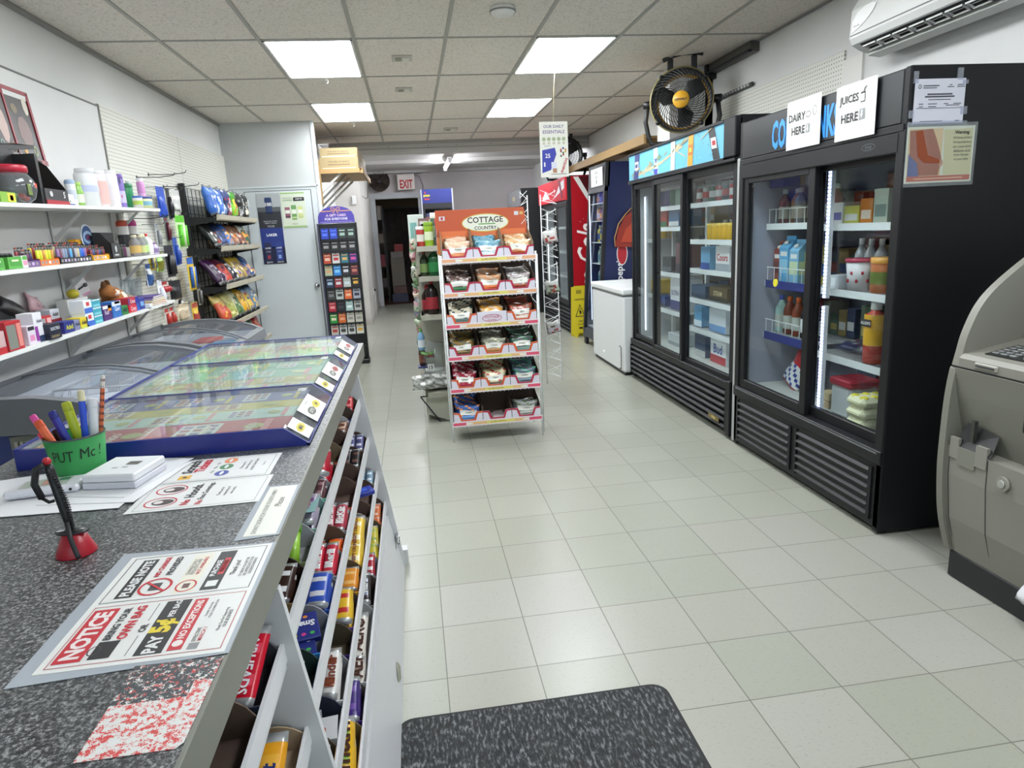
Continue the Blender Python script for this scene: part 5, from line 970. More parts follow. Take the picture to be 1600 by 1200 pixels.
# plush toy
o = thing('plush_toy', 'brown and white plush toy sitting on the lowest shelf', 'plush toy', T(-1.86, 4.56, zs3(4.56)+.06)); P = T(-1.86, 4.56, zs3(4.56)+.055)
def fur(b, c, r, m, sd=0, n=14, mm=10):
    rn = random.Random(sd); rx, ry, rz = r; vs = []
    for j in range(mm+1):
        for i in range(n):
            p = PI*j/mm; t = 2*PI*i/n; k = 1+(rn.uniform(-.10, .14) if 0 < j < mm else 0)
            vs.append((c[0]+rx*k*math.sin(p)*math.cos(t)+1e-7*i, c[1]+ry*k*math.sin(p)*math.sin(t), c[2]-rz*k*math.cos(p)))
    b.add(vs, [(j*n+i, j*n+(i+1) % n, (j+1)*n+(i+1) % n, (j+1)*n+i) for j in range(mm) for i in range(n)], m, True)
BRN = M('#9a6230', .9); BR2 = M('#6f4a2b', .95); WF = M('#d9cfc0', .9)
b = MB(P); fur(b, (0, 0, .03), (.06, .085, .065), BRN, 1, 22, 16); fur(b, (.035, .02, .02), (.035, .05, .05), WF, 2); b.build('toy_body', o)
b = MB(P); fur(b, (.005, -.08, .075), (.045, .055, .045), BRN, 3); fur(b, (.03, -.05, .065), (.03, .04, .022), WF, 4); fur(b, (0, -.11, .115), (.018, .02, .028), BR2, 5, 8, 6); fur(b, (0, -.06, .12), (.018, .02, .028), BR2, 6, 8, 6); b.ball((.046, -.09, .09), .006, BLACK, 8, 6); b.build('toy_head', o)
b = MB(P); fur(b, (.0, .20, .0), (.045, .13, .035), M('#8f8474', .95), 7); b.build('tail', o)
b = MB(P); fur(b, (.05, -.05, -.015), (.025, .03, .06), BRN, 8, 10, 8); fur(b, (.05, .06, -.015), (.025, .03, .06), BRN, 9, 10, 8); fur(b, (.0, .10, -.03), (.05, .04, .03), WF, 10, 10, 8); b.build('toy_legs', o)
o = thing('cable_package', 'white retail pack with a dark cable plug leaning against the wall', 'pack', SH(zs3, 4.28, -1.9) @ T(0, 0, .13)); P = SH(zs3, 4.28, -1.9) @ T(0, 0, .13, 0, -.2, -.12)
b = MB(P); b.box(-.075, .075, -.008, .008, 0, .115, M('#d6d3d2', .4), .003); b.rect((-.02, -.008, .095), X, Z, .02, .012, M('#55555a')); b.rect((.02, -.0085, .01), X, Z, .1, .014, M('#c98fb0')); b.build('pack_card', o)
b = MB(P); b.tube([(-.06, -.014, .05), (-.02, -.018, .055), (.02, -.016, .058)], .005, BLACK, 6); b.box(.015, .05, -.02, -.01, .048, .07, M('#3a3d48'), .004); b.build('cable_plug', o)
b = MB(SH(zs3, 4.08, -1.87) @ T(0, 0, .162)); b.ball((0, 0, 0), (.035, .03, .026), M('#c9b52c', .5), 14, 10); tag(b.build('yellow_ball'), 'small yellow ball beside the cable pack', 'ball')
b = MB(SH(zs3, 4.10, -1.88)); b.box(-.12, .12, -.02, .04, 0, .135, M('#cfcfcb', .5), .003); tag(b.build('plain_white_box'), 'plain white box standing behind the white and blue stack', 'box')
b = MB(SH(zs3, 3.56, -1.90) @ T(0, 0, .10, -.2, -.5, .5)); b.bag(.22, .11, .03, lambda u, v, s_: M('#1b1b1d', .35), 21, 8, 6); tag(b.build('black_plastic_pack'), 'crumpled black plastic pack above the boxes on the lowest shelf', 'pack')
b = MB(SH(zs3, 3.56, -1.92)); b.box(-.07, .09, -.03, .05, 0, .10, M('#9b9ea3', .5)); tag(b.build('grey_stock_box'), 'grey box behind the red and white medicine boxes', 'box')
b = MB(SH(zs3, 3.80, -1.92) @ T(0, 0, .098, 0, -.35, .25)); b.bag(.14, .10, .02, lambda u, v, s_: M('#d3aab0', .4), 22, 6, 6); b.text('Gravol', (.02, -.014, .035), X, Z, .08, .02, M('#3a2b3a')); tag(b.build('pink_pack'), 'pink pack leaning above the red boxes', 'pack')
for k in range(2):
    o = thing('plastic_cup_stack', ('left', 'right')[k]+' clear plastic cup at the end of the lowest shelf', 'cup', SH(zs3, 4.80+.12*k, -1.86) @ T(0, 0, .065), 'clear plastic cups on the lowest shelf'); b = MB(SH(zs3, 4.80+.12*k, -1.86) @ T(0, 0, .064)); b.lathe([(.035, 0), (.045, .11), (.047, .115)], CLEAR, n=16, closed=False); b.cyl((0, 0, 0), (0, 0, .002), .035, CLEAR, n=16); b.build('cup_body', o)
    b = MB(SH(zs3, 4.80+.12*k, -1.86) @ T(0, 0, .064)); b.lathe([(.047, .113), (.05, .115), (.047, .118)], CLEAR, n=16, closed=False); b.build('rim', o)
# wall poster top left
o = thing('tobacco_poster', 'dark poster in a curled red frame above the candy jar', 'poster', (-1.94, 3.95, 1.92))
b = MB(T(-1.955, 3.93, 2.10, PI/2, -.10)); pw, phh = .62, .36; b.box(-.38, .27, -.003, .003, -phh/2, phh/2, M('#2a1d1c', .35)); b.build('poster_sheet', o)
b = MB(T(-1.955, 3.93, 2.10, PI/2, -.10)); rd = M('#8f2430', .35)
b.box(-.38, .275, -.008, -.003, .165, .185, rd); b.box(-.38, .285, -.008, -.003, -.19, -.165, rd); b.box(.255, .275, -.008, -.003, -.18, .18, rd); b.box(.02, .035, -.007, -.003, -.18, .18, rd); b.build('red_frame', o)
b = MB(T(-1.955, 3.93, 2.10, PI/2, -.10))
for (x, z, w_, h_, c) in ((-.15, .02, .1, .2, '#8f7a6b'), (-.05, -.02, .08, .18, '#b59a90'), (.1, .08, .06, .05, '#6b5a3b'), (.15, -.03, .12, .16, '#7a5f5b'), (.22, .11, .05, .1, '#c9c0b0')): b.oval((x, -.0035, z), X, Z, w_, h_, M(c, .4), n=9)
for k, c in enumerate(('#7fa39a', '#8a5a2c', '#c99a4a', '#a3b56b')): b.oval((-.1+.1*k, -.004, -.12), X, Z, .035, .05, M(c, .4), inner=.006 if k != 2 else 0)
b.box(-.38, .12, -.006, -.0035, -.16, -.15, M('#d9d3cf')); b.build('printed_picture', o)
b = MB(); b.box(-1.965, -1.86, 3.25, 4.0, 1.90, 1.915, BLACK); b.slab([(-1.95, 3.3, 1.915), (-1.85, 3.3, 1.915), (-1.86, 3.95, 1.985), (-1.95, 3.95, 2.0)], (0, 0, -.02), BLACK); tag(b.build('black_display_tray'), 'black tray sticking out under the red-framed poster', 'tray')

# ================= PEGBOARD GOODS =================
def peghook(y, z, L, lb='', x=-1.96):
    b = MB(); b.tube([(x, y, z), (x+L*.6, y, z-.006), (x+L, y, z+.004), (x+L+.012, y, z+.022)], .003, M('#3a3a3a', .3, .8), 5); b.box(x-.002, x+.004, y-.008, y+.008, z-.012, z+.012, DKMETAL)
    return tag(b.build('peg_hook'), lb, 'hook', 'empty metal hooks on the left pegboard')
peghook(5.55, 1.96, .26, 'empty metal hook on the pegboard, nearest of the upper ones'); peghook(5.80, 2.0, .27, 'empty metal hook on the pegboard, highest of the upper ones'); peghook(6.1, 1.93, .27, 'empty metal hook on the pegboard, farthest of the upper ones')
peghook(5.35, 1.66, .2, 'empty metal hook just under the top white shelf'); peghook(5.42, 1.02, .15, 'empty metal hook low on the left pegboard')
def hung(y, zt, w_, h_, d, kind, lb, cat, c='#3b5fb5', c2='#d9d9d9', c3='#222222', x=-1.86, group='goods hanging on the left pegboard'):
    P = faceM(x, y, zt-h_, '+x'); o = thing(kind, lb, cat, P, group)
    b = MB(P); b.box(-w_/2, w_/2, 0, .003, 0, h_, M(c2, .4), .001); b.rect((0, 0, h_*.88), X, Z, w_*.9, h_*.2, M(c, .4)); b.build('backing_card', o)
    b = MB(P)
    return o, b, P
def simple(y, zt, w_, h_, kind, lb, cat, c, c2, item=None, x=-1.86):
    o, b, P = hung(y, zt, w_, h_, .02, kind, lb, cat, c, c2, x=x)
    if item is None or item == 'bag':
        b.bag(w_*.9, h_*.72, .035, lambda u, v, s_: M(c, .3) if v < .8 else M(c2, .3), int(y*100), 6, 8)
    elif item == 'sticks':
        for k in range(3): b.tube([(-w_*.25+w_*.25*k, -.012, h_*.08), (-w_*.2+w_*.22*k, -.014, h_*.7)], w_*.08, M(c if k != 1 else c2, .4), 6)
    elif item == 'tool':
        b.tube([(0, -.01, h_*.05), (.004, -.014, h_*.4), (0, -.01, h_*.72)], [w_*.2, w_*.26, w_*.14], M(c, .3), 8)
    elif item == 'balls':
        for k in range(3): b.ball((-w_*.3+w_*.3*k, -.02, h_*.5), w_*.15, M(c, .3), 8, 6)
    b.build('hung_item', o)
    b = MB(); b.tube([(-1.96, y, zt), (x+.05, y, zt-.004), (x+.06, y, zt+.012)], .0028, M('#55565a', .3, .8), 4); tag(b.build('peg_hook'), 'metal hook holding the %s' % kind.replace('_', ' '), 'hook', 'metal hooks with goods on the left pegboard')
    return o
simple(5.70, 1.90, .17, .23, 'blue_brush_pack', 'bright blue pack hanging near the end of the top white shelf', 'pack', '#2b4fb5', '#2f55bd')
simple(5.86, 1.90, .08, .24, 'black_razor_pack', 'narrow black pack right of the bright blue pack', 'pack', '#26262a', '#3a3a3d', 'tool')
simple(6.04, 1.90, .20, .17, 'white_spoon_pack', 'white pack with a red mark, right of the black pack', 'pack', '#c9c9c6', '#d6d5d0')
simple(6.05, 1.70, .24, .27, 'green_utensil_pack', 'bright green utensils on a card on the left pegboard', 'pack', '#5fbf2c', '#c9dfb0', 'sticks')
simple(5.72, 1.69, .07, .20, 'scissors_pack', 'thin dark red scissors pack below the bright blue pack', 'pack', '#5b1f2b', '#55565a', 'tool')
simple(5.50, 1.62, .06, .16, 'silver_tool_pack', 'thin silver tool pack near the yellow packet', 'pack', '#8a8c8f', '#b5b8bb', 'tool')
simple(5.85, 1.52, .10, .22, 'blue_tool_pack', 'narrow dark blue pack below the green utensils', 'pack', '#2b4a9b', '#3b5fb5', 'tool')
simple(5.68, 1.46, .18, .24, 'black_cable_pack', 'wide black pack with silver strips on the left pegboard', 'pack', '#1b1b1e', '#26262a', 'sticks')
simple(5.30, 1.42, .12, .13, 'comb_pack', 'grey and yellow comb pack under the middle shelf end', 'pack', '#6b6f7a', '#c9b53a', 'sticks')
simple(5.45, 1.42, .14, .15, 'olive_pack', 'olive and green pack beside the comb pack', 'pack', '#7a7a2b', '#a3cf7a')
simple(6.15, 1.36, .18, .28, 'toothbrush_pack', 'blue pack with a yellow top hanging near the snack rack', 'pack', '#2b5fb5', '#d9b83a', 'sticks')
simple(5.45, 1.20, .16, .12, 'bulb_pack', 'clear pack of three red ornaments low on the pegboard', 'pack', '#a3242c', '#cfc6bd', 'balls')
simple(5.70, 1.19, .26, .15, 'black_glove_pack', 'lumpy black pack low on the left pegboard', 'pack', '#151517', '#2a2a2d')
simple(5.42, 1.0, .08, .14, 'lighter_pack', 'red-topped small pack, left one of the low pair', 'pack', '#b3342c', '#cfc9c0', 'tool')
simple(5.53, 1.0, .08, .14, 'red_top_pack', 'red-topped small pack, right one of the low pair', 'pack', '#b3342c', '#d3cdc4', 'tool')
simple(5.80, 1.0, .28, .13, 'beige_sponge_pack', 'beige sponge pack low beside the snack rack', 'pack', '#bfae93', '#cfc2a8')
simple(6.10, .98, .16, .2, 'mixed_card_pack', 'red and yellow card pack lowest on the left pegboard', 'pack', '#a3443a', '#d9b84a')
simple(5.20, 1.34, .10, .16, 'blue_white_card', 'blue and white card behind the clear plastic cups', 'card', '#3b5f9b', '#dfe3e6')
simple(5.20, 1.22, .09, .18, 'white_bottle_card', 'white tube card at the end of the lowest shelf', 'card', '#c9ccd6', '#e3e3e6', 'tool', -1.80)
simple(5.33, 1.80, .1, .1, 'teal_clip_pack', 'small teal clip pack just above the top shelf end', 'pack', '#4aa3b5', '#cfd9d6')
simple(6.28, 1.12, .1, .18, 'dark_string_pack', 'dark striped pack beside the black rack upright', 'pack', '#3a3a3d', '#8a8478', 'sticks')
o = thing('wall_clock', 'small round black and white clock on the left pegboard', 'clock', faceM(-1.90, 5.87, .96, '+x')); b = MB(T(-1.90, 5.87, .995, PI/2, PI/2)); b.cyl((0, 0, 0), (0, 0, .02), .036, BLACK, n=20); b.build('case', o); b = MB(T(-1.90, 5.87, .995, PI/2, PI/2)); b.cyl((0, 0, .02), (0, 0, .022), .026, WHITE, n=20); b.build('dial', o)
b = MB(); b.tube([(-1.96, 5.87, 1.045), (-1.88, 5.87, 1.04)], .003, DKMETAL, 4); b.tube([(-1.89, 5.87, 1.04), (-1.89, 5.87, 1.03)], .002, DKMETAL, 4); tag(b.build('peg_hook'), 'metal hook above the small round clock', 'hook')

# ================= SNACK RACK =================
RK = thing('snack_rack', 'black wire rack of crisp bags at the end of the left wall', 'rack', (-1.8, 7.2, 0))
b = MB()
for y in (6.45, 7.20, 7.95): b.box(-1.95, -1.90, y-.018, y+.018, .0, 1.98, BLACK, .003)
b.build('upright', RK).name = 'upright'
b = MB(); z = .3
while z < 1.95: b.box(-1.935, -1.930, 6.45, 7.95, z-.0025, z+.0025, M('#2a2a2c')); z += .075
y = 6.5
while y < 7.95: b.box(-1.935, -1.930, y-.0025, y+.0025, .3, 1.95, M('#2a2a2c')); y += .12
b.build('wire_grid', RK)
LIPZ = [1.685, 1.413, 1.075, .73, .42]
for k, z in enumerate(LIPZ):
    b = MB(); b.slab([(-1.92, 6.45, z+.0), (-1.67, 6.45, z-.01), (-1.67, 7.95, z-.01), (-1.92, 7.95, z)], (0, 0, -.012), BLACK); b.slab([(-1.92, 6.44, z+.01), (-1.67, 6.44, z-.005), (-1.67, 6.44, z-.035), (-1.92, 6.44, z-.07)], (0, .006, 0), BLACK); b.slab([(-1.92, 7.95, z+.01), (-1.67, 7.95, z-.005), (-1.67, 7.95, z-.035), (-1.92, 7.95, z-.07)], (0, .006, 0), BLACK); s_ = b.build('rack_shelf', RK)
    for (ya, yb) in ((6.44, 7.19), (7.21, 7.96)):
        b = MB(); b.prism([(-1.672, z-.03), (-1.648, z-.02), (-1.640, z+.022), (-1.664, z+.022)], 'y', ya, yb, M('#b9b2a0', .45)); b.build('price_channel', s_)
SN = [[('#2f62b5', '#3b74c9', ['#e3e6ea', '#dfe9f5'], 'blue and white'), ('#3b74c9', '#2f62b5', ['#e3e6ea', '#d9e3f0'], 'pale blue'), ('#26345b', '#2b3f7a', ['#b32c2c', '#d9d9d9'], 'navy and red'), ('#7fc22c', '#4a9b2c', ['#e3d93a', '#d9482c'], 'lime green'), ('#1a1a1c', '#161618', ['#c9c9c9', '#8a8a8a'], 'black with a white S'), ('#1c1c1e', '#141416', ['#d9cfb5', '#c9c9c9'], 'black and cream')],
      [('#1d2220', '#17191a', ['#d9d9d9', '#c95a2c', '#a83a2c'], 'black and white striped'), ('#1f2f5b', '#1b2a50', ['#2b4a8a'], 'dark navy'), ('#3b6fb5', '#2f62b5', ['#d98a2c', '#e3e3e3', '#d9a84a'], 'blue with orange chips'), ('#8a5a44', '#9b6a4a', ['#c9b09a', '#d98a4a'], 'brown'), ('#7a4a3a', '#8f6a50', ['#d9c0a8', '#c96a3a'], 'rust brown'), ('#2f5b4a', '#dfe3dc', ['#d9822c', '#e39a3a'], 'green striped with orange')],
      [('#3a1f3f', '#4a2450', ['#c9b5c9', '#1b1b1f'], 'dark purple'), ('#b53a2c', '#5b2038', ['#d95a2c', '#8a2b3a'], 'red and purple'), ('#202024', '#2a2a38', ['#e3e3e3', '#d9d9d9'], 'black with white blots'), ('#b59a4a', '#c9a83a', ['#4a3a6b', '#6b4a8a', '#e3d9b0'], 'gold and purple'), ('#a88f4a', '#bfa03a', ['#3b2f5b', '#6b4a8a'], 'mustard and violet'), ('#2b4f8f', '#26457a', ['#d9cfa0', '#c98a5a'], 'blue and tan')],
      [('#c9563a', '#c9b56b', ['#d9a84a', '#a3342c'], 'red and straw'), ('#a3a85a', '#c9c47a', ['#8a8f3a', '#e0d9a0'], 'pale olive'), ('#4a6b34', '#c9c9a0', ['#3a5b2c', '#d9d9b5'], 'green and cream'), ('#cf9a22', '#c2951f', ['#e3c95a', '#8a4a2c'], 'golden'), ('#c9b04a', '#4a6b8f', ['#c94a3a', '#3b5f8f'], 'yellow and blue'), ('#5b7a9b', '#4a6b8f', ['#d9b04a', '#c9c9c9'], 'steel blue')],
      [('#b5a36b', '#8f9b5a', ['#d9d0a0'], 'tan green'), ('#7f8f5a', '#5b7a3a', ['#dfe3c9'], 'moss green'), ('#5b8a3a', '#4a7a34', ['#d97a2c', '#e09a3a'], 'green and orange'), ('#d97a2c', '#5b7a34', ['#e3a04a'], 'orange'), ('#4a7a3a', '#3f6b30', ['#d9c9a0'], 'dark green'), ('#b3342c', '#a32c28', ['#e3b0a0', '#d98a6b'], 'red and white')]]
for k, z in enumerate(LIPZ):
    for i, (c1, c2, sp, nm) in enumerate(SN[k]):
        y = 6.58+.245*i; h_ = (.27, .25, .29, .30, .27)[k]; tl = (.12, .55, .62, .45, .4)[k]
        b = MB(faceM(-1.72, y, z+.012, '+x') @ T(0, 0, 0, 0, -tl, RN.uniform(-.06, .06))); b.bag(.235, h_, .085, design(c1, c2, sp, k*7+i), k*7+i, 8, 12)
        if k == 0 and i >= 4: b.text('S', (0, -.062, .16), X, Z, .08, .07, WHITE, .02)
        tag(b.build('crisp_bag', origin=(-1.72, y, z+.012)), '%s crisp bag on the %s shelf of the black rack' % (nm, ('top', 'second', 'third', 'fourth', 'lowest')[k]), 'crisp bag', 'crisp bags on the black rack')
b = MB(faceM(-1.76, 6.52, 1.415, '+x')); b.lathe([(.03, 0), (.032, .09)], M('#3a3025', .4), n=14); b.cyl((0, 0, .09), (0, 0, .095), .03, M('#c9b98a'), n=14); tag(b.build('dip_jar'), 'small dark dip jar with a cream lid at the near end of the black rack', 'jar')
# posters on the partition
o = thing('lager_poster', 'tall grey, black and navy beer poster on the pale partition door', 'poster', (-1.55, 8.18, 1.2)); PB = T(-1.548, 8.183, 1.59)
b = MB(PB); b.box(-.125, .125, -.0015, .0015, -.39, .39, M('#2b2d33', .4)); b.build('sheet', o)
b = MB(PB); b.rect((0, -.0015, .31), X, Z, .25, .16, M('#a8abad')); b.rect((0, -.0018, .215), X, Z, .25, .05, M('#55585b')); b.rect((0, -.0015, -.10), X, Z, .25, .22, M('#22357f')); b.rect((0, -.0015, -.29), X, Z, .25, .18, M('#151d40'))
b.lathe([(.035, .17), (.042, .19), (.042, .33), (.035, .345)], M('#2b3a63', .3), (0, -.0015, 0), 10, 1, .05); b.text('100', (0, -.006, .27), X, Z, .07, .05, M('#e3e6ea'), .03); b.text('LAKER', (0, -.003, -.065), X, Z, .12, .03, M('#e6eaf2'), .03); b.text('SMOOTH TASTE', (0, -.003, .085), X, Z, .15, .014, M('#c9cbd0')); b.text("GREAT VALUE", (0, -.003, .065), X, Z, .14, .014, M('#c9cbd0')); b.text('YOUR', (0, -.003, .03), X, Z, .1, .02, M('#c9cbd0'))
for s_ in (-.06, .06): b.rect((s_, -.003, -.25), X, Z, .07, .20, M('#26284a' if s_ < 0 else '#2b3f8a')); b.text('LAKER', (s_, -.004, -.21), X, Z, .065, .022, M('#e6eaf2'), .02); b.text('LIGHT' if s_ > 0 else 'LAGER', (s_, -.004, -.25), X, Z, .05, .014, M('#c9cbd0')); b.rect((s_, -.004, -.31), X, Z, .03, .04, M('#a33a4a' if s_ < 0 else '#8fa8d9'))
b.text('$38.95', (-.06, -.004, -.37), X, Z, .08, .02, M('#e6e6e6')); b.text('$38.95', (.06, -.004, -.37), X, Z, .08, .02, M('#e6e6e6')); b.build('printed_picture', o)
o = thing('price_poster', 'pale green price poster right of the beer poster', 'poster', (-1.28, 8.18, 1.6)); PB = T(-1.278, 8.183, 1.79)
b = MB(PB); b.box(-.133, .133, -.0015, .0015, -.195, .195, M('#ccd4c2', .4)); b.build('sheet', o)
b = MB(PB); gq = M('#8fb56b'); b.rect((0, -.0015, .182), X, Z, .26, .012, gq); b.rect((0, -.0015, -.185), X, Z, .26, .015, gq); b.text('CANADIAN', (-.06, -.0025, .13), X, Z, .1, .016, M('#77806b')); b.text('SUMMER', (-.06, -.0025, .105), X, Z, .1, .018, M('#5b8a4a')); b.rect((.065, -.002, .115), X, Z, .12, .04, M('#2b2d2f')); b.text('4/$9.99', (.065, -.003, .115), X, Z, .1, .02, M('#e3e3e3'))
for x, c, h_ in ((-.07, '#8f5b6b', .12), (0, '#6b9b5b', .16), (.07, '#c9cf8a', .13)): b.rect((x, -.002, -.03), X, Z, .055, h_, M(c)); b.rect((x, -.0026, -.02), X, Z, .05, h_*.3, M('#dfe3d6')); b.rect((x, -.0026, -.03-h_*.35), X, Z, .05, h_*.12, M('#3a3a3d' if x < 0 else '#b5c98a'))
b.text('VIZZY', (0, -.003, -.155), X, Z, .08, .016, M('#5b6b4a')); b.build('printed_picture', o)

# ================= CHEST FREEZERS BEHIND THE COUNTER =================
def icef(y0, y1, label, body, fill):
    o = thing('ice_cream_freezer', label, 'freezer', (-1.54, (y0+y1)/2, 0))
    pr = [(-1.93, .865), (-1.80, .893), (-1.65, .905), (-1.5, .900), (-1.36, .875), (-1.25, .842), (-1.17, .80)]
    b = MB(); b.box(-1.93, -1.17, y0+.02, y1-.02, .04, .30, body, .01); b.box(-1.93, -1.90, y0+.02, y1-.02, .3, .79, body); b.box(-1.20, -1.17, y0+.02, y1-.02, .3, .76, body); b.box(-1.90, -1.20, y0+.02, y0+.05, .3, .79, body); b.box(-1.90, -1.20, y1-.05, y1-.02, .3, .79, body); b.build('cabinet', o)
    b = MB(); ln = M('#d5d8de', .4); b.box(-1.90, -1.2, y0+.05, y1-.05, .56, .575, ln); b.box(-1.9, -1.885, y0+.05, y1-.05, .31, .8, ln); b.box(-1.215, -1.2, y0+.05, y1-.05, .31, .77, ln); b.box(-1.885, -1.215, y0+.05, y0+.065, .31, .8, ln); b.box(-1.885, -1.215, y1-.065, y1-.05, .31, .8, ln); b.build('interior_liner', o)
    GM = M('#6f7276', .35); 
    lower = [(-1.17, .74), (-1.93, .77)]
    b = MB(); b.prism(pr+lower, 'y', y0, y0+.055, GM, False); b.prism(pr+lower, 'y', y1-.055, y1, GM); b.prism([(-1.95, .77), (-1.95, .87), (-1.90, .885), (-1.89, .79)], 'y', y0, y1, GM); b.prism([(-1.21, .74), (-1.21, .815), (-1.17, .80), (-1.155, .74)], 'y', y0, y1, GM)
    b.build('rim', o)
    ym = (y0+y1)/2
    for ya, yb, dz in ((y0+.055, ym+.02, -.004), (ym-.02, y1-.055, -.016)):
        b = MB(); vs = []; n = len(pr)
        for (x, z) in pr: vs += [(x, ya, z+dz), (x, yb, z+dz)]
        b.add(vs, [(2*i, 2*i+1, 2*i+3, 2*i+2) for i in range(n-1)], LIDGLASS, True); g_ = b.build('glass_lid', o)
        b = MB(); 
        for (p_, q_) in zip(pr[:-1], pr[1:]):
            for yy in ((yb-.016, yb) if dz == -.004 else (ya, ya+.016),): b.slab([(p_[0], yy[0], p_[1]+dz+.001), (q_[0], yy[0], q_[1]+dz+.001), (q_[0], yy[1], q_[1]+dz+.001), (p_[0], yy[1], p_[1]+dz+.001)], (0, 0, .008), GM)
        b.build('lid_edge', g_)
    for k in range(3):
        b = MB(); xx0, xx1 = -1.87, -1.23; ya = y0+.08+(y1-y0-.16)*k/3; yb = ya+(y1-y0-.16)/3-.02; wm = M('#d3d6d8', .4)
        for z in (.66, .76):
            for q in ((xx0, ya, xx1, ya), (xx0, yb, xx1, yb), (xx0, ya, xx0, yb), (xx1, ya, xx1, yb)): b.tube([(q[0], q[1], z), (q[2], q[3], z)], .004, wm, 4)
        x = xx0
        while x < xx1+.01: b.tube([(x, ya, .76), (x, ya, .64), (x, yb, .64), (x, yb, .76)], .0025, wm, 3); x += .08
        b.build('wire_basket', o)
    return o
f1 = icef(2.80, 4.17, 'blue chest freezer with grey rim and curved glass lid, nearer one behind the counter', M('#1f3472', .35), 0)
b = MB(); 
for k in range(9): b.box(-1.60+.02*k-.0, -1.588+.02*k, 2.800, 2.822, .1, .73, M('#a3a294', .5))
b.box(-1.62, -1.41, 2.812, 2.822, .08, .75, M('#77776b', .5)); b.build('side_vent', f1)
f2 = icef(4.25, 5.42, 'grey chest freezer with curved glass lid, farther one behind the counter', M('#8b8f94', .4), 1)
b = MB(); b.rect((-1.33, 5.395, .872), X, (-.0, 1, 0), .06, .03, M('#c23a2c')); b.build('red_sticker', f2)
fc = [('#cfcabb', .2, .12), ('#c9c4b3', .22, .11), ('#d3cfc0', .2, .1), ('#4a8aa8', .12, .1), ('#b3846b', .14, .09), ('#8a8f93', .12, .09), ('#d9d6c9', .2, .1), ('#3b7a9b', .13, .1), ('#c2bda9', .2, .1), ('#bfb8a6', .2, .1), ('#b53a33', .1, .08), ('#77808a', .14, .09)]
for k, (c, w_, h_) in enumerate(fc):
    carton(T(-1.78+.16*(k % 4), 4.42+.27*(k//4)+.03*(k % 2), .70+.018*((k*5) % 3), .1*(k % 3)-.1), .15, .24, .07, c, 'frozen_food_box', '%s frozen box in the grey freezer, counting from the wall side near end' % ORD[k], 'box', 'boxes in the grey freezer', [(.1, .9, .2, .8, '#dedad0')])
b = MB(T(-1.50, 3.30, .775, .35)); b.box(-.16, .14, -.12, .12, 0, .002, M('#d9dbe3', .6)); tag(b.build('paper_in_freezer'), 'white paper sheet lying in the blue freezer basket', 'paper')
for k, c in enumerate(('#c9ccd9', '#7a3a5b', '#d9d9e0')): carton(T(-1.75+.0*k, 3.05+.35*k, .65, .2*k), .2, .2, .08, c, 'ice_cream_box', ('nearest', 'middle', 'farthest')[k]+' ice cream box in the blue freezer', 'box', 'boxes in the blue freezer')
# ================= COUNTER =================
def granite():
    t, nt, b = nodes('grey_speckled_laminate', .35)
    n = noise(nt, 190, 3, None, .8); n2 = noise(nt, 90, 3)
    c = ramp(nt, n.outputs['Fac'], [(.40, '#242527'), (.49, '#47484a'), (.57, '#7f8082'), (.66, '#b5b6b6')])
    c = mixc(nt, mth(nt, 'MULTIPLY', n2.outputs['Fac'], .35), c, rgb('#3a3b3d')); nt.links.new(c, b.inputs['Base Color']); return t
GRAN = granite(); GRANE = M('#77786f', .45); LW = M('#c9cacd', .5)
o = thing('shop_counter', 'long shop counter with a dark speckled top on the left', 'counter', (-.65, 1.8, 0))
b = MB(); b.box(-1.02, -.268, .25, 3.3, .912, .951, GRAN, .002); b.build('countertop', o)
b = MB(); b.box(-.271, -.264, .25, 3.3, .886, .9505, GRANE, .0015); b.box(-1.024, -1.018, .25, 3.3, .886, .9505, GRANE); b.box(-1.02, -.268, 3.296, 3.303, .886, .9505, GRANE); b.build('edge_band', o)
b = MB(); b.box(-1.0, -.425, .3, 3.25, .0, .912, LW); b.build('counter_base', o)
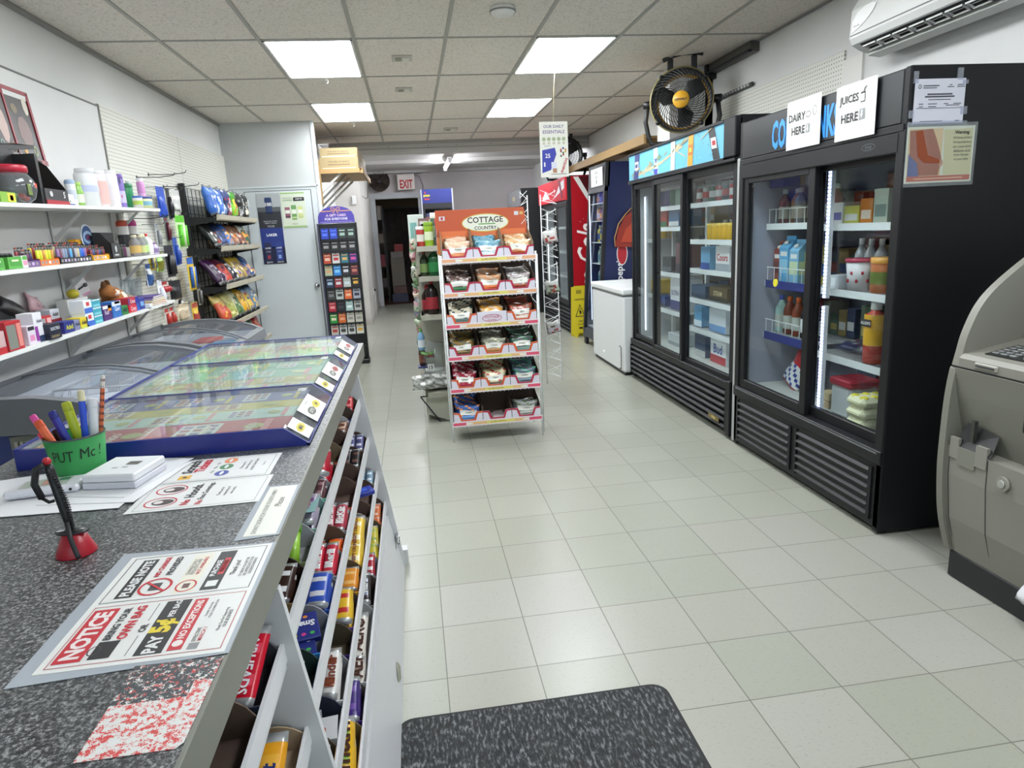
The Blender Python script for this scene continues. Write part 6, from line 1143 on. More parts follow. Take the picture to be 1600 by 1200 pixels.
# ---- lottery display cases ----
BLU = M('#16247a', .3)
TK = [[('#b53a3f', .0, .33), ('#b8cfc4', .33, .56), ('#c9b95a', .56, .74), ('#6b6a9b', .74, 1)], [('#a8b8a3', 0, .2), ('#b9a95a', .2, .42), ('#8fb59a', .42, .7), ('#7fa885', .7, 1)], [('#8fbfa0', 0, .3), ('#9fb56b', .3, .55), ('#c28a7a', .55, .8), ('#b9c9b5', .8, 1)]]
for k, (y0, y1) in enumerate(((1.66, 2.165), (2.175, 2.71), (2.72, 3.245))):
    nm = ('nearest', 'middle', 'farthest')[k]
    o = thing('lottery_display_case', 'blue-rimmed glass-top lottery ticket case, %s of three on the counter' % nm, 'display case', ((-.62), (y0+y1)/2, .951), 'lottery ticket cases')
    x0, x1, xt, zt = -.955, -.287, -.345, 1.0
    b = MB(); b.prism([(x0, .9515), (x1, .9515), (x1, .956), (xt, zt), (x0, zt)], 'y', y0, y0+.008, BLU); b.prism([(x0, .9515), (x1, .9515), (x1, .956), (xt, zt+.004), (x0, zt+.004)], 'y', y1-.008, y1, BLU)
    b.box(x0, x0+.01, y0+.008, y1-.008, .9515, zt, BLU); b.box(x1-.006, x1, y0, y1, .9515, .958, BLU); b.box(x0, x1, y0+.008, y1-.008, .9515, .954, M('#2b2f4a')); b.box(x0, x0+.012, y0, y1, zt, zt+.004, BLU)
    b.build('blue_tray', o)
    b = MB(); xs = x0+.014; L = xt-.006-xs; yy0, yy1 = y0+.012, y1-.012; zb = .984
    for (c, a, e_) in TK[k]:
        ya, yb = yy0+(yy1-yy0)*a, yy0+(yy1-yy0)*e_; b.box(xs, xs+L, ya+.001, yb-.001, zb, zb+.004, M(c, .5)); n = RN.choice((4, 5, 6))
        for q in range(n):
            xc = xs+L*(q+.5)/n; w_ = L/n*.5; dd = (yb-ya)
            if q % 2 == 0:
                b.rect((xc, (ya+yb)/2, zb+.0045), X, Y, w_*1.4, dd*.7, M(RN.choice(['#d6cba8', '#cfd6cf', '#d9c9b0']), .5))
                for g_ in range(3):
                    for g2 in range(3): b.rect((xc+(g_-1)*w_*.42, (ya+yb)/2+(g2-1)*dd*.2, zb+.005), X, Y, w_*.3, dd*.13, M(RN.choice(['#8f3a3a', '#7a5a8f', '#a84a4a', '#5b6f8f']) if k == 0 else RN.choice(['#7aa88f', '#c9a85a', '#a86b6b', '#8f93b5']), .5))
            else:
                b.oval((xc-.01, (ya+yb)/2, zb+.005), X, Y, w_*.7, dd*.32, M('#b3b56b' if k == 0 else '#d9cf8f', .5)); b.rect((xc+.02, (ya+yb)/2, zb+.0047), X, Y, w_*.25, dd*.8, M('#c9b53a' if a > .5 else '#d98a8a', .5))
    if k == 0:
        for xx in (-.80, -.58, -.47): b.text('BINGO', (xx+.03, yy0+.06, zb+.006), Y, -X, .09, .03, M('#e6dcc9'), .03)
        b.text('LUCKY', (-.70, yy0+.11, zb+.006), Y, -X, .09, .02, M('#e6dcc9'), .03)
    b.build('lottery_tickets', o)
    b = MB(); b.slab([(x0+.012, y0+.008, zt), (xt, y0+.008, zt), (xt, y1-.008, zt), (x0+.012, y1-.008, zt)], (0, 0, .0025), CASEGLASS); b.slab([(xt, y0+.008, zt), (x1-.004, y0+.008, .958), (x1-.004, y1-.008, .958), (xt, y1-.008, zt)], (.001, 0, .0025), CASEGLASS); b.build('glass_top', o)
    b = MB(); ux = Y; uy = Vector((-(x1-xt), 0, zt-.958)).normalized(); cxx, czz = (xt+x1)/2+.0015, (zt+.958)/2+.0035; n_ = ux.cross(uy)
    def on_(v, u, w_=0): return Vector((cxx, 0, czz)) + uy*v + Y*u
    ym = (y0+y1)/2
    b.rect(on_(.0, ym+.02), ux, uy, .20, .062, M('#dcdcd8', .4)); b.rect(on_(.0, y0+.06), ux, uy, .09, .06, M('#dcdcd8', .4))
    b.oval(on_(-.004, ym-.015), ux, uy, .075, .024, M('#55584a'), .0012); b.text('LOTTO', on_(-.004, ym-.015), ux, uy, .05, .01, M('#d9d9d9'), .02, off=.002)
    b.oval(on_(-.004, ym+.065), ux, uy, .075, .024, M('#c9b92c' if k == 0 else '#9b3a3a'), .0012); b.text('649', on_(-.004, ym+.065), ux, uy, .04, .011, M('#3a3a3d'), .02, off=.002)
    b.oval(on_(.0, y0+.06), ux, uy, .075, .022, M('#c9b92c'), .0012); b.text('MAX', on_(.0, y0+.06), ux, uy, .04, .011, M('#3a3a3d'), .02, off=.002)
    b.text('ticket prices', on_(.021, ym+.02), ux, uy, .08, .008, M('#55555a'), off=.001); b.build('price_labels', o)
    b = MB(); b.box(xt-.03, xt-.005, y1-.10, y1-.06, zt+.0025, zt+.004, CHROME); b.build('case_latch', o)
# ---- paper signs on the counter ----
ZC = .9515
def sheet(x0, x1, y0, y1, nm, lb, col='#dfe0dd', lam=None, skew=0.0, cat='sign', dz=0):
    o = thing(nm, lb, cat, ((x0+x1)/2, (y0+y1)/2, ZC)); z = ZC+dz
    if lam: b = MB(); b.slab([(x0-lam, y0-lam+skew, z), (x1+.006, y0-.003, z), (x1+.006, y1+.004, z), (x0-lam, y1+lam, z)], (0, 0, .0006), M('#a9b0b8', .25)); b.build('laminate_edge', o); z += .0006
    b = MB(); b.slab([(x0, y0, z), (x1, y0, z), (x1, y1, z), (x0, y1, z)], (0, 0, .0006), M(col, .4)); b.build('sheet', o); return o, z+.0006
RED, BK, INK = M('#c22532', .45), M('#1c1c1e', .45), M('#3a3a3d', .5)
def tx(b, s_, x, y, w_, h_, m, z, bold=.02, fit=False): b.text(s_, (x, y, z), Y, -X, w_*1.06, h_*1.12, m, bold+.015, off=.0006, fit=fit)
def frame(b, x0, x1, y0, y1, z, m, t=.0015):
    for (xa, xb, ya, yb) in ((x0, x1, y0, y0+t), (x0, x1, y1-t, y1), (x0, x0+t, y0, y1), (x1-t, x1, y0, y1)): b.face([(xa, ya, z+.0003), (xb, ya, z+.0003), (xb, yb, z+.0003), (xa, yb, z+.0003)], m)
def rc(b, x, y, w_, h_, m, z, off=.0004): b.rect((x, y, z), Y, -X, w_, h_, m, off)
o, z = sheet(-.492, -.270, .795, 1.102, 'notice_sheet', 'laminated white notice sheet with red and black panels taped to the counter edge', lam=.02)
b = MB(); frame(b, -.483, -.276, .803, .945, z, M('#b56a6a')); frame(b, -.483, -.276, .955, 1.095, z, M('#5b5b5f'))
yc = .874; rc(b, -.462, yc, .125, .034, RED, z); tx(b, 'NOTICE', -.462, yc, .105, .024, M('#e6dcd9'), z, .03)
rc(b, -.425, yc-.042, .038, .026, BK, z); b.oval((-.437, yc-.042, z), Y, -X, .022, .016, INK, .0005, inner=.0018); tx(b, 'BRING YOUR', -.432, yc+.02, .075, .011, INK, z); tx(b, 'OWN BAG', -.414, yc+.02, .078, .017, RED, z, .03); tx(b, 'OR', -.393, yc, .02, .009, INK, z); b.rect((-.393, yc-.04, z), Y, -X, .045, .001, INK); b.rect((-.393, yc+.04, z), Y, -X, .045, .001, INK)
rc(b, -.366, yc, .13, .034, BK, z); tx(b, 'PAY', -.366, yc-.043, .038, .024, M('#dcdcdc'), z, .03); tx(b, '5\u00a2', -.366, yc, .034, .030, M('#dcc52c'), z, .04); tx(b, 'PER BAG', -.366, yc+.043, .04, .016, M('#dcdcdc'), z, .02)
rc(b, -.335, yc, .125, .018, RED, z); b.oval((-.335, yc-.048, z), Y, -X, .015, .013, M('#e6dcd9'), .0007); tx(b, 'NO EXCEPTIONS', -.335, yc+.01, .09, .011, M('#e6dcd9'), z, .02)
tx(b, 'EFFECTIVE', -.316, yc-.032, .03, .005, INK, z, 0); tx(b, 'MARCH 1', -.309, yc-.032, .03, .005, RED, z, 0); rc(b, -.313, yc-.058, .014, .013, M('#8a8a8d'), z); tx(b, 'THANK YOU FOR', -.317, yc+.03, .035, .004, INK, z, 0); tx(b, 'YOUR COOPERATION', -.311, yc+.03, .045, .004, INK, z, 0)
tx(b, 'Thank You For Supporting', -.291, yc, .06, .0045, INK, z, 0); tx(b, 'OUR BUSINESS', -.285, yc, .04, .0045, INK, z, 0)
yc = 1.025; rc(b, -.455, yc, .12, .024, BK, z); tx(b, 'PLEASE NOTE', -.455, yc, .105, .015, M('#dcdcdc'), z, .03)
b.oval((-.418, yc-.035, z), Y, -X, .052, .048, RED, .0005, inner=.004); rc(b, -.418, yc-.035, .022, .016, INK, z); b.slab([(-.402, yc-.053, z+.0008), (-.400, yc-.050, z+.0008), (-.434, yc-.017, z+.0008), (-.436, yc-.020, z+.0008)], (0, 0, .0002), RED)
tx(b, 'NO CHANGE', -.428, yc+.030, .062, .014, RED, z, .03); tx(b, 'PROVIDED', -.410, yc+.030, .058, .013, INK, z, .03); rc(b, -.372, yc, .125, .030, M('#e3dfcf'), z, .0002); b.oval((-.372, yc-.043, z), Y, -X, .036, .030, RED, .0005, inner=.0025); rc(b, -.372, yc-.043, .014, .010, M('#6b4a4a'), z)
tx(b, 'CHANGE ONLY', -.381, yc+.018, .05, .006, M('#77777a'), z, 0); tx(b, 'REQUESTS ARE', -.374, yc+.018, .055, .006, M('#77777a'), z, 0); tx(b, 'NOT AVAILABLE', -.366, yc+.02, .055, .006, RED, z, .01)
rc(b, -.335, yc, .125, .026, BK, z); tx(b, 'PURCHASE', -.341, yc+.005, .05, .009, M('#dcdcdc'), z, .02); rc(b, -.330, yc+.01, .055, .009, RED, z, .0006); tx(b, 'REQUIRED', -.330, yc+.01, .05, .007, M('#dcdcdc'), z, .02); rc(b, -.335, yc-.045, .018, .016, M('#dcdcdc'), z, .0006)
tx(b, 'Thank you!', -.310, yc, .045, .011, INK, z, 0)
for k, s_ in enumerate(('TO SERVE YOU BETTER', 'WE APPRECIATE YOUR', 'UNDERSTANDING')): tx(b, s_, -.298+.0065*k, yc, .06, .0042, INK, z, 0)
b.build('printed_text', o)
# worn red and black sticker
def worn():
    t, nt, b_ = nodes('worn_red_print', .5)
    n = noise(nt, 120, 5, None, .85); n2 = noise(nt, 150, 4, None, .8)
    g = N(nt, 'ShaderNodeNewGeometry'); sp = N(nt, 'ShaderNodeSeparateXYZ'); nt.links.new(g.outputs['Position'], sp.inputs[0])
    c = mixc(nt, mth(nt, 'GREATER_THAN', n.outputs['Fac'], .52), rgb('#dadbd8'), rgb('#d2433f'))
    band = mth(nt, 'MULTIPLY', mth(nt, 'GREATER_THAN', sp.outputs[1], .742), mth(nt, 'GREATER_THAN', n2.outputs['Fac'], .47))
    band2 = mth(nt, 'MULTIPLY', mth(nt, 'MULTIPLY', mth(nt, 'GREATER_THAN', sp.outputs[1], .715), mth(nt, 'LESS_THAN', sp.outputs[0], -.29)), mth(nt, 'GREATER_THAN', n2.outputs['Fac'], .45))
    c = mixc(nt, mth(nt, 'MAXIMUM', band, band2), c, rgb('#3a4145')); nt.links.new(c, b_.inputs['Base Color']); return t
b = MB(); b.slab([(-.372, .632, ZC), (-.276, .632, ZC), (-.270, .64, ZC), (-.268, .786, ZC), (-.372, .788, ZC)], (0, 0, .0008), worn()); tag(b.build('worn_sticker'), 'worn white sticker with scraped red and black print near the counter edge', 'sticker')
o, z = sheet(-.327, -.272, 1.14, 1.378, 'handwritten_note', 'handwritten white note taped to the counter edge above the notice sheet', '#d9d9cf', lam=.012)
b = MB(); HW = M('#4a4a48', .6); b.text("DON'T SCRATCH YOUR TICKETS HERE !", (-.312, 1.255, z), Y, -X, .215, .012, HW, -.005, .15, off=.0005); b.text('Please', (-.292, 1.29, z), Y, -X, .06, .013, HW, -.005, .15, off=.0005); b.build('handwriting', o)
o, z = sheet(-.585, -.345, 1.465, 1.618, 'scratch_ticket_sign', 'white printed sign about scratch tickets beside the blue case', '#dcdddc')
b = MB(); frame(b, -.575, -.355, 1.472, 1.61, z, M('#6b6b6e'), .001); yc = 1.545; tx(b, 'Scratch', -.535, yc+.02, .085, .022, BK, z, .03); tx(b, 'Tickets', -.510, yc+.02, .08, .022, RED, z, .03); rc(b, -.530, yc-.052, .026, .026, M('#d9a82c'), z); b.oval((-.530, yc-.052, z), Y, -X, .01, .01, BK, .0007)
tx(b, 'Pick  -  Play  -  Pay', -.478, yc, .07, .008, INK, z, 0)
for q, c in enumerate(('#3a4a9b', '#3a7a4a', '#d9824a')): b.oval((-.455, yc-.043+.043*q, z), Y, -X, .036, .030, M(c), .0005); b.oval((-.455, yc-.043+.043*q, z), Y, -X, .024, .008, M('#dcdddc'), .0008)
for q, s_ in enumerate(('Please pay for', 'tickets before you', 'scratch them here')): tx(b, s_, -.418+.012*q, yc, .075, .007, INK, z, 0)
tx(b, 'Thank you', -.372, yc, .03, .005, INK, z, 0); b.build('printed_text', o)
o, z = sheet(-.585, -.335, 1.305, 1.46, 'no_hoods_sign', 'white printed sign with two red ovals, in front of the scratch ticket sign', '#dddedd', dz=.0004)
b = MB(); frame(b, -.573, -.345, 1.313, 1.452, z, M('#6b6b6e'), .001); yc = 1.383
for q in (-.033, .036): b.oval((-.532, yc+q, z), Y, -X, .055, .062, RED, .0005, inner=.003); b.oval((-.528, yc+q, z), Y, -X, .03, .042, M('#3f2a2a'), .0005); b.oval((-.536, yc+q, z), Y, -X, .016, .018, M('#d9d2cf'), .0008)
tx(b, 'No', -.482, yc-.045, .026, .018, RED, z, .02); tx(b, 'Hoods.', -.482, yc+.018, .075, .018, BK, z, .02); tx(b, 'No', -.455, yc-.052, .02, .013, RED, z, .02); tx(b, 'Face Coverings.', -.455, yc+.012, .095, .013, BK, z, .01)
for q, s_ in enumerate(('Thank you for', 'respecting our', 'store policy')): tx(b, s_, -.425+.012*q, yc, .06, .007, INK, z, 0)
b.build('printed_text', o)
for k, (x, y, w_, d_, a, c, lb) in enumerate(((-.88, 1.50, .26, .22, .25, '#dcdde0', 'leftmost white paper under the pen cup'), (-.74, 1.47, .28, .24, -.06, '#e3e3e6', 'white paper lying under the white card reader'), (-.665, 1.50, .20, .24, -.18, '#e0e0e3', 'white paper sticking out right of the square white box'), (-.655, 1.53, .15, .24, -.28, '#d9dadd', 'topmost white paper leaning towards the printed signs'))):
    b = MB(T(x, y, ZC+.0012*k, a)); b.box(-w_/2, w_/2, -d_/2, d_/2, 0, .001, M(c, .5)); tag(b.build('loose_paper'), lb, 'paper', 'loose papers on the counter')
# card reader and white square box
o = thing('card_reader', 'flat white card reader lying in front of the green pen cup', 'card reader', T(-.80, 1.475, ZC+.005, .22)); P = T(-.80, 1.478, ZC+.005, .12)
b = MB(P); b.box(-.07, .07, -.035, .035, 0, .018, M('#dcdbe2', .35), .006); b.build('casing', o)
b = MB(P); b.box(-.045, .045, -.022, .024, .018, .0186, M('#b9c2b8', .3)); b.rect((.005, 0, .0187), X, Y, .02, .03, M('#dca090')); b.rect((.032, .012, .0187), X, Y, .02, .018, M('#4a8a63')); b.build('display', o)
b = MB(P); b.cyl((.055, -.035, .009), (.055, -.037, .009), .003, BLACK, n=8); b.build('socket', o)
o = thing('white_box_stack', 'square white box with a dark printed square, right of the pen cup', 'box', T(-.655, 1.51, ZC+.005, -.1)); P = T(-.655, 1.51, ZC+.0052, -.18)
b = MB(P); b.box(-.058, .058, -.062, .062, 0, .014, M('#cfcfd8', .4), .002); b.box(-.057, .057, -.061, .061, .0145, .032, M('#dfe0e3', .4), .003); b.build('box_body', o)
b = MB(P); b.rect((.015, .012, .032), X, Y, .028, .022, M('#55554f')); b.rect((-.01, -.018, .032), X, Y, .013, .008, M('#a9a9ad')); b.rect((.01, -.014, .032), X, Y, .013, .008, M('#a9a9ad')); b.build('printed_mark', o)
# pen cup
o = thing('pen_cup', 'green paper-wrapped pen cup with handwritten black words', 'pen cup', (-.77, 1.565, ZC)); P = T(-.77, 1.565, ZC+.004)
b = MB(P); b.lathe([(.048, 0), (.060, .098), (.0585, .098), (.0465, .003)], M('#2f8f4a', .7), n=28, closed=False); b.cyl((0, 0, 0), (0, 0, .003), .046, BLACK); b.build('cup_body', o)
b = MB(P); b.lathe([(.0595, .096), (.061, .098), (.0595, .1005)], M('#4a4a4a', .4), n=28, closed=False); b.build('rim', o)
b = MB(P); INKB = M('#12241a', .6)
def wrap(vs_, st, a0, wdt, z0, h_, off=.0012):
    v2, fs, asp = glyphs(st, 0.0, .1)
    out = []
    for (x, y) in v2:
        a = a0 + wdt*(x-.5); zz = z0+h_*y; r = .048+.012*zz/.098+off; out.append((r*math.cos(a), r*math.sin(a), zz))
    vs_.add(out, fs, INKB)
wrap(b, 'PUT', -1.66, .80, .050, .024); wrap(b, 'Mc !', -.66, .80, .053, .024); b.build('handwriting', o)
pens = [('#dc4a9b', -.040, .004, -.46, .085, 'pink highlighter, farthest left in the pen cup', .0080), ('#dc2f4a', -.040, -.022, -.40, .045, 'red marker low on the left of the pen cup', .008), ('#e8663a', -.022, -.028, -.42, .075, 'orange highlighter leaning left in the pen cup', .0098), ('#1f1f22', -.030, .01, -.3, .04, 'short black marker between the red and blue ones', .008), ('#232f9b', -.004, .0, -.32, .085, 'dark blue marker in the middle of the pen cup', .0095), ('#cfd92c', .006, .022, -.16, .095, 'yellow highlighter standing upright in the pen cup', .011), ('#2b4fc9', .024, .0, .06, .12, 'upright bright blue pen with a cream end cap', .0075), ('#dcdce0', .042, .010, .10, .10, 'thick white marker on the right side of the pen cup', .0115), ('#c9643a', .054, .012, .18, .15, 'patterned orange pencil sticking out on the right of the pen cup', .0046)]
for k, (c, x, y, lean, L, lb, r) in enumerate(pens):
    H = L+.03; Q = T(-.77+x*.75, 1.565+y*.8, ZC+.045, 0, -.05, lean)
    o = thing('marker_pen' if k < 8 else 'pencil', lb, 'pen', Q, 'pens in the green cup')
    b = MB(Q); b.lathe([(r*.9, 0), (r, .004), (r, H*.93), (r*.75, H)], M(c, .35), n=10, sy=.6 if r > .007 else 1)
    if k == 8:
        for q in range(9): b.lathe([(r*1.05, .05+.015*q), (r*1.05, .056+.015*q)], M('#5b2a1c'), n=8, closed=False)
    b.build('barrel', o)
    b = MB(Q); cc = {6: '#d9cfa8', 8: '#d9d0c9', 4: '#1d2780', 5: '#b9c22c', 2: '#d9552c'}.get(k, c); b.lathe([(r*1.04, H*.86), (r*1.06, H*.87), (r*1.0, H*.995), (r*.7, H*1.02)], M(cc, .4), n=10, sy=.6 if r > .007 else 1); b.build('cap', o)
# pen on a stand
o = thing('counter_pen_stand', 'red cone pen stand with a black corded pen standing upright on the counter', 'pen stand', (-.60, 1.148, ZC)); P = T(-.598, 1.150, ZC)
b = MB(P); b.lathe([(.0305, 0), (.031, .002), (.017, .036), (.013, .038)], M('#a8182a', .35), n=20); b.build('cone_base', o)
b = MB(P); b.lathe([(.026, .038), (.027, .040), (.010, .043)], M('#2b2b2d', .35), n=18, sy=.6); b.oval((-.016, -.005, .043), X, Y, .012, .008, M('#c9c9cf', .3)); b.build('collar', o)
b = MB(P @ T(0, 0, .035, 0, 0, -.13)); b.lathe([(.0055, 0), (.0075, .03), (.0072, .115), (.0055, .125)], M('#1b1b1d', .4), n=10); b.build('pen', o)
b = MB(P @ T(0, 0, .035, 0, 0, -.13)); b.ball((0, 0, .130), .0068, M('#b5202c', .4), 10, 8); b.build('pen_tip_ball', o)
b = MB(P); pts = []
for k in range(80):
    f = k/79; t = f*26*2*PI; r = .004; xx = .014*math.sin(PI*f)+.002; pts.append((xx-.018*f+r*math.cos(t), -.006-.006*math.sin(PI*f)+r*math.sin(t), .035+.115*f))
b.tube(pts, .0011, M('#202022', .5), 4); b.tube([(.0, -.012, .06), (.006, -.022, .035), (.014, -.028, .008), (.017, -.030, .003)], .004, M('#202022', .5), 6); b.build('coiled_cord', o)
b = MB(P); b.tube([(-.018, -.006, .16), (-.030, -.010, .155), (-.036, -.012, .13), (-.030, -.010, .105)], .0055, M('#202022', .5), 6); b.tube([(-.030, -.010, .105), (-.02, -.012, .098), (-.012, -.012, .10)], .003, BLACK, 5); b.build('pen_clip', o)

# ================= CANDY RACKS =================
RZ = [.785, .62, .46, .32]; RX = [-.272, -.250, -.226, -.205]
def divider(y, name_parent):
    b = MB(); b.slab([(-.42, y, 0), (-.135, y, 0), (-.262, y, .886), (-.42, y, .886)], (0, .016, 0), M('#cdced0', .45)); return b
def candy_rack(y0, y1, lb):
    o = thing('candy_rack', lb, 'rack', (-.3, (y0+y1)/2, 0), 'white candy racks')
    divider(y1, o).build('end_panel', o)
    if y0 < 1: divider(y0, o).build('end_panel', o)
    for k in range(4):
        z, x = RZ[k], RX[k]
        b = MB(); b.slab([(x, y0+.017, z), (x+.006, y0+.017, z), (x+.006, y1, z), (x, y1, z)], (.003, 0, -.032), M('#cfd0d3', .4)); b.box(-.40, x+.006, y0+.017, y1, z-.047, z-.039, LW); b.build('shelf_tier', o)
    b = MB(); b.slab([(-.195, y0+.017, .25), (-.142, y0+.017, 0.0), (-.142, y1, 0.0), (-.195, y1, .25)], (-.012, 0, 0), M('#cbccce', .4)); b.build('kick_board', o)
    return o
r1 = candy_rack(1.082, 2.83, 'white candy rack under the counter front, farther section'); r2 = candy_rack(.30, 1.066, 'white candy rack under the counter front, nearest section')
b = MB(); b.box(-.165, -.16, 2.78, 2.83, .135, .165, M('#a9abad', .35, .7)); b.box(-.158, -.155, 2.74, 2.83, .14, .16, M('#a9abad', .35, .7))
for y in (2.75, 2.78, 2.81): b.cyl((-.156, y, .15), (-.152, y, .15), .004, BLACK, n=6)
b.build('metal_hinge', r1); b = MB(); b.box(-.20, -.125, 2.848, 2.90, 0, .07, M('#c9caca')); b.build('foot_block', r1)
b = MB(); b.slab([(-.1505, 1.95, .05), (-.148, 1.99, .035), (-.150, 2.03, .05), (-.156, 2.02, .075), (-.154, 1.97, .07)], (.004, 0, 0), M('#8f8f7f', .8)); b.build('chipped_patch', r1)
TN = ['top', 'second', 'third', 'lowest']
def cbox(k, y0, y1, inner='#5a463a', back='#6a564a', lip='#8a7660', lab_='', liph=.03, backh=.035, zr=None):
    x1 = RX[k]-.001; x0 = x1-.115; zb = RZ[k]-.038; zt = RZ[k]-.006; mi = M(inner, .7)
    o = thing('candy_carton', lab_, 'carton', ((x0+x1)/2, (y0+y1)/2, zb), 'candy cartons in the white racks')
    e = .003; y0 += e; y1 -= e
    b = MB(); b.box(x0, x1, y0, y1, zb, zb+.002, mi); b.box(x0, x0+.002, y0, y1, zb, zt, mi); b.box(x1-.002, x1, y0, y1, zb, zt, M(lip, .5)); b.build('carton_body', o)
    b = MB(); n = 8; pts = [(x0, zb), (x1, zb), (x1, zt)] + [(x1-(x1-x0)*i/n, zt+backh*math.sin(PI*(i/n)**.8)) for i in range(1, n)] + [(x0, zt)]
    b.prism(pts, 'y', y1-.003, y1, M(back, .7)); b.build('back_flap', o)
    b = MB(); b.prism([(x0, zb), (x1, zb), (x1, zb+liph+.01), (x0, zb+liph)], 'y', y0, y0+.003, M(lip, .45)); lp = b.build('front_lip', o)
    return o, (x0, x1, y0, y1, zb), lp
def bar(x, y, z, L, w_, th, c, c2, name, lb, grp, tilt=.35, rz=0, txt=None, tc='#e6e6e6', up=True, ts=.6):
    P = T(x, y, z, rz, tilt); n = 9
    b = MB(P); vs = []; m1, m2 = M(c, .28), M(c2, .28)
    for side in (1, -1):
        for j in range(n):
            v = j/(n-1); e = (1-abs(2*v-1)**5)
            for u in (-1, -.6, 0, .6, 1): vs.append((u*w_/2*(1-.06*(j in (0, n-1))), (v-.5)*L, side*th/2*e*(1-abs(u)**4)+.0006*((j*3) % 2)))
    for s_ in (0, 1):
        for j in range(n-1):
            for i in range(4):
                q = s_*n*5+j*5+i; f = (q, q+1, q+6, q+5); f = f if s_ == 0 else f[::-1]
                b.add([vs[t] for t in f], [(0, 1, 2, 3)], (m2 if (j in (2, 5) and i in (1, 2)) else m1) if 0 < j < n-2 else M('#b9bbbd', .3, .5), True)
    if txt:
        if up: b.text(txt, (0, 0, th/2+.0006), Y, -X, L*.7, w_*ts, M(tc, .4), .03, .15)
        else: b.text(txt, (0, 0, th/2+.0006), -Y, X, L*.7, w_*ts, M(tc, .4), .03, .15)
    return tag(b.build(name, origin=(x, y, z)), lb, 'candy', grp)
def bars(box, n, L, w_, th, c, c2, kind, grp, desc, tilt=.45, txt=None, tc='#e6e6e6', up=True, lv=1, ts=.6):
    lv = max(lv, 2) if box[3]-box[2] > .12 else 1; w_ *= 1.12; th *= 1.25; tilt = min(tilt, .33)
    x0, x1, y0, y1, zb = box; L = min(L, (y1-y0-.012)/max(.5, math.cos(tilt)))
    for q in range(lv):
        for i in range(n):
            x = x0+.012+(x1-x0-.018)*(i+.5)/n
            yy = y0+.006+L*math.cos(tilt)/2+(y1-y0-L-.01)*q*.5*(lv > 1); zz = zb+.008+L*math.sin(tilt)/2+(th+.004)*q
            bar(x, yy, zz, L, w_, th, c, c2, kind, '%s, %s from the counter side' % (desc, ORD[i+q*n]), grp, tilt, RN.uniform(-.06, .06), txt, tc, up, ts)
def yv(v0, v1, t): return t
B6 = '#55423a'
# farther rack, top tier (y ranges, contents)
o, bx, lp = cbox(0, 2.64, 2.82, B6, B6, '#b3202c', 'brown carton with red lip at the far end of the top candy tier'); bars(bx, 2, .12, .035, .012, '#b3202c', '#d98a8a', 'candy_bar', 'red packs at the far end of the top tier', 'red candy pack in the farthest top-tier carton')
cbox(0, 2.49, 2.635, B6, B6, '#22429b', 'empty brown carton with a blue lip in the top candy tier')
o, bx, lp = cbox(0, 2.325, 2.485, '#a9a9ac', '#b0b0b4', '#5a463a', 'white-lined carton of loose brown sweets in the top tier'); bars(bx, 3, .09, .03, .014, '#7a4a35', '#c9b5a3', 'candy_pack', 'brown sweets in the white-lined carton', 'brown wrapped sweet in the white-lined carton', .2)
cbox(0, 2.165, 2.32, B6, B6, '#6a564a', 'empty dark brown carton in the top tier, just past the middle'); cbox(0, 2.0, 2.16, '#6a5a44', '#75654e', '#b5543a', 'empty khaki brown carton with an orange lip in the top tier')
o, bx, lp = cbox(0, 1.85, 1.995, B6, '#4a382f', '#a81c2c', 'brown carton with a big red candy pack in the top tier'); bars(bx, 1, .13, .085, .03, '#b01a2e', '#d9a3a3', 'candy_pack', 'red pack in the top tier', 'big glossy red candy pack', .4)
o, bx, lp = cbox(0, 1.712, 1.845, '#8f8f95', '#9a9aa0', '#7fc9b0', 'grey-lined carton with a mint green lip'); bars(bx, 3, .1, .024, .012, '#5b3a3f', '#a8848a', 'candy_bar', 'dark packs in the mint-lipped carton', 'dark candy pack in the mint-lipped carton', .3)
o, bx, lp = cbox(0, 1.525, 1.708, '#7f9fa0', '#8fb3b0', '#9fc9bd', 'mint carton with pink letters and a clear bag'); bars(bx, 2, .12, .045, .02, '#9a90a3', '#5b3a6b', 'candy_pack', 'clear bags in the mint carton', 'crumpled clear bag of purple sweets', .3)
b = MB(); b.text('AIR', (bx[1]-.03, 1.60, bx[4]+.072), Y, -X, .1, .022, M('#c93a8a'), .03); b.text('POP', (bx[1]-.055, 1.62, bx[4]+.070), Y, -X, .1, .022, M('#c93a8a'), .03); b.slab([(bx[1]-.08, 1.56, bx[4]+.070), (bx[1]-.004, 1.56, bx[4]+.070), (bx[1]-.004, 1.67, bx[4]+.070), (bx[1]-.08, 1.67, bx[4]+.070)], (0, 0, -.002), M('#8fb8b5')); b.build('lettered_flap', o)
o, bx, lp = cbox(0, 1.355, 1.52, '#9b9ba0', '#a3a3a8', '#8f9b6b', 'grey-lined carton of green push pops'); 
for i in range(2):
    P = T(bx[0]+.04+.04*i, bx[2]+.075, bx[4]+.045, 0, .75); q = thing('push_pop', ('left', 'right')[i]+' lime green push pop in the grey-lined carton', 'candy', P, 'green push pops'); b = MB(P); b.cyl((0, -.05, 0), (0, .03, 0), .014, M('#8fbf3a', .3)); b.build('tube', q); b = MB(P); b.cyl((0, .03, 0), (0, .058, 0), .016, M('#5b9b1c', .3)); b.ball((0, .058, 0), .0155, M('#5b9b1c', .3), 10, 6); b.build('cap', q)
o, bx, lp = cbox(0, 1.19, 1.35, '#2b1c14', '#33221a', '#8a6f4a', 'dark brown chocolate carton with white swirls next to the divider'); bars(bx, 2, .11, .04, .012, '#33211a', '#d9d9d9', 'candy_pack', 'dark packs with white swirls', 'dark brown pack with white swirls', .3)
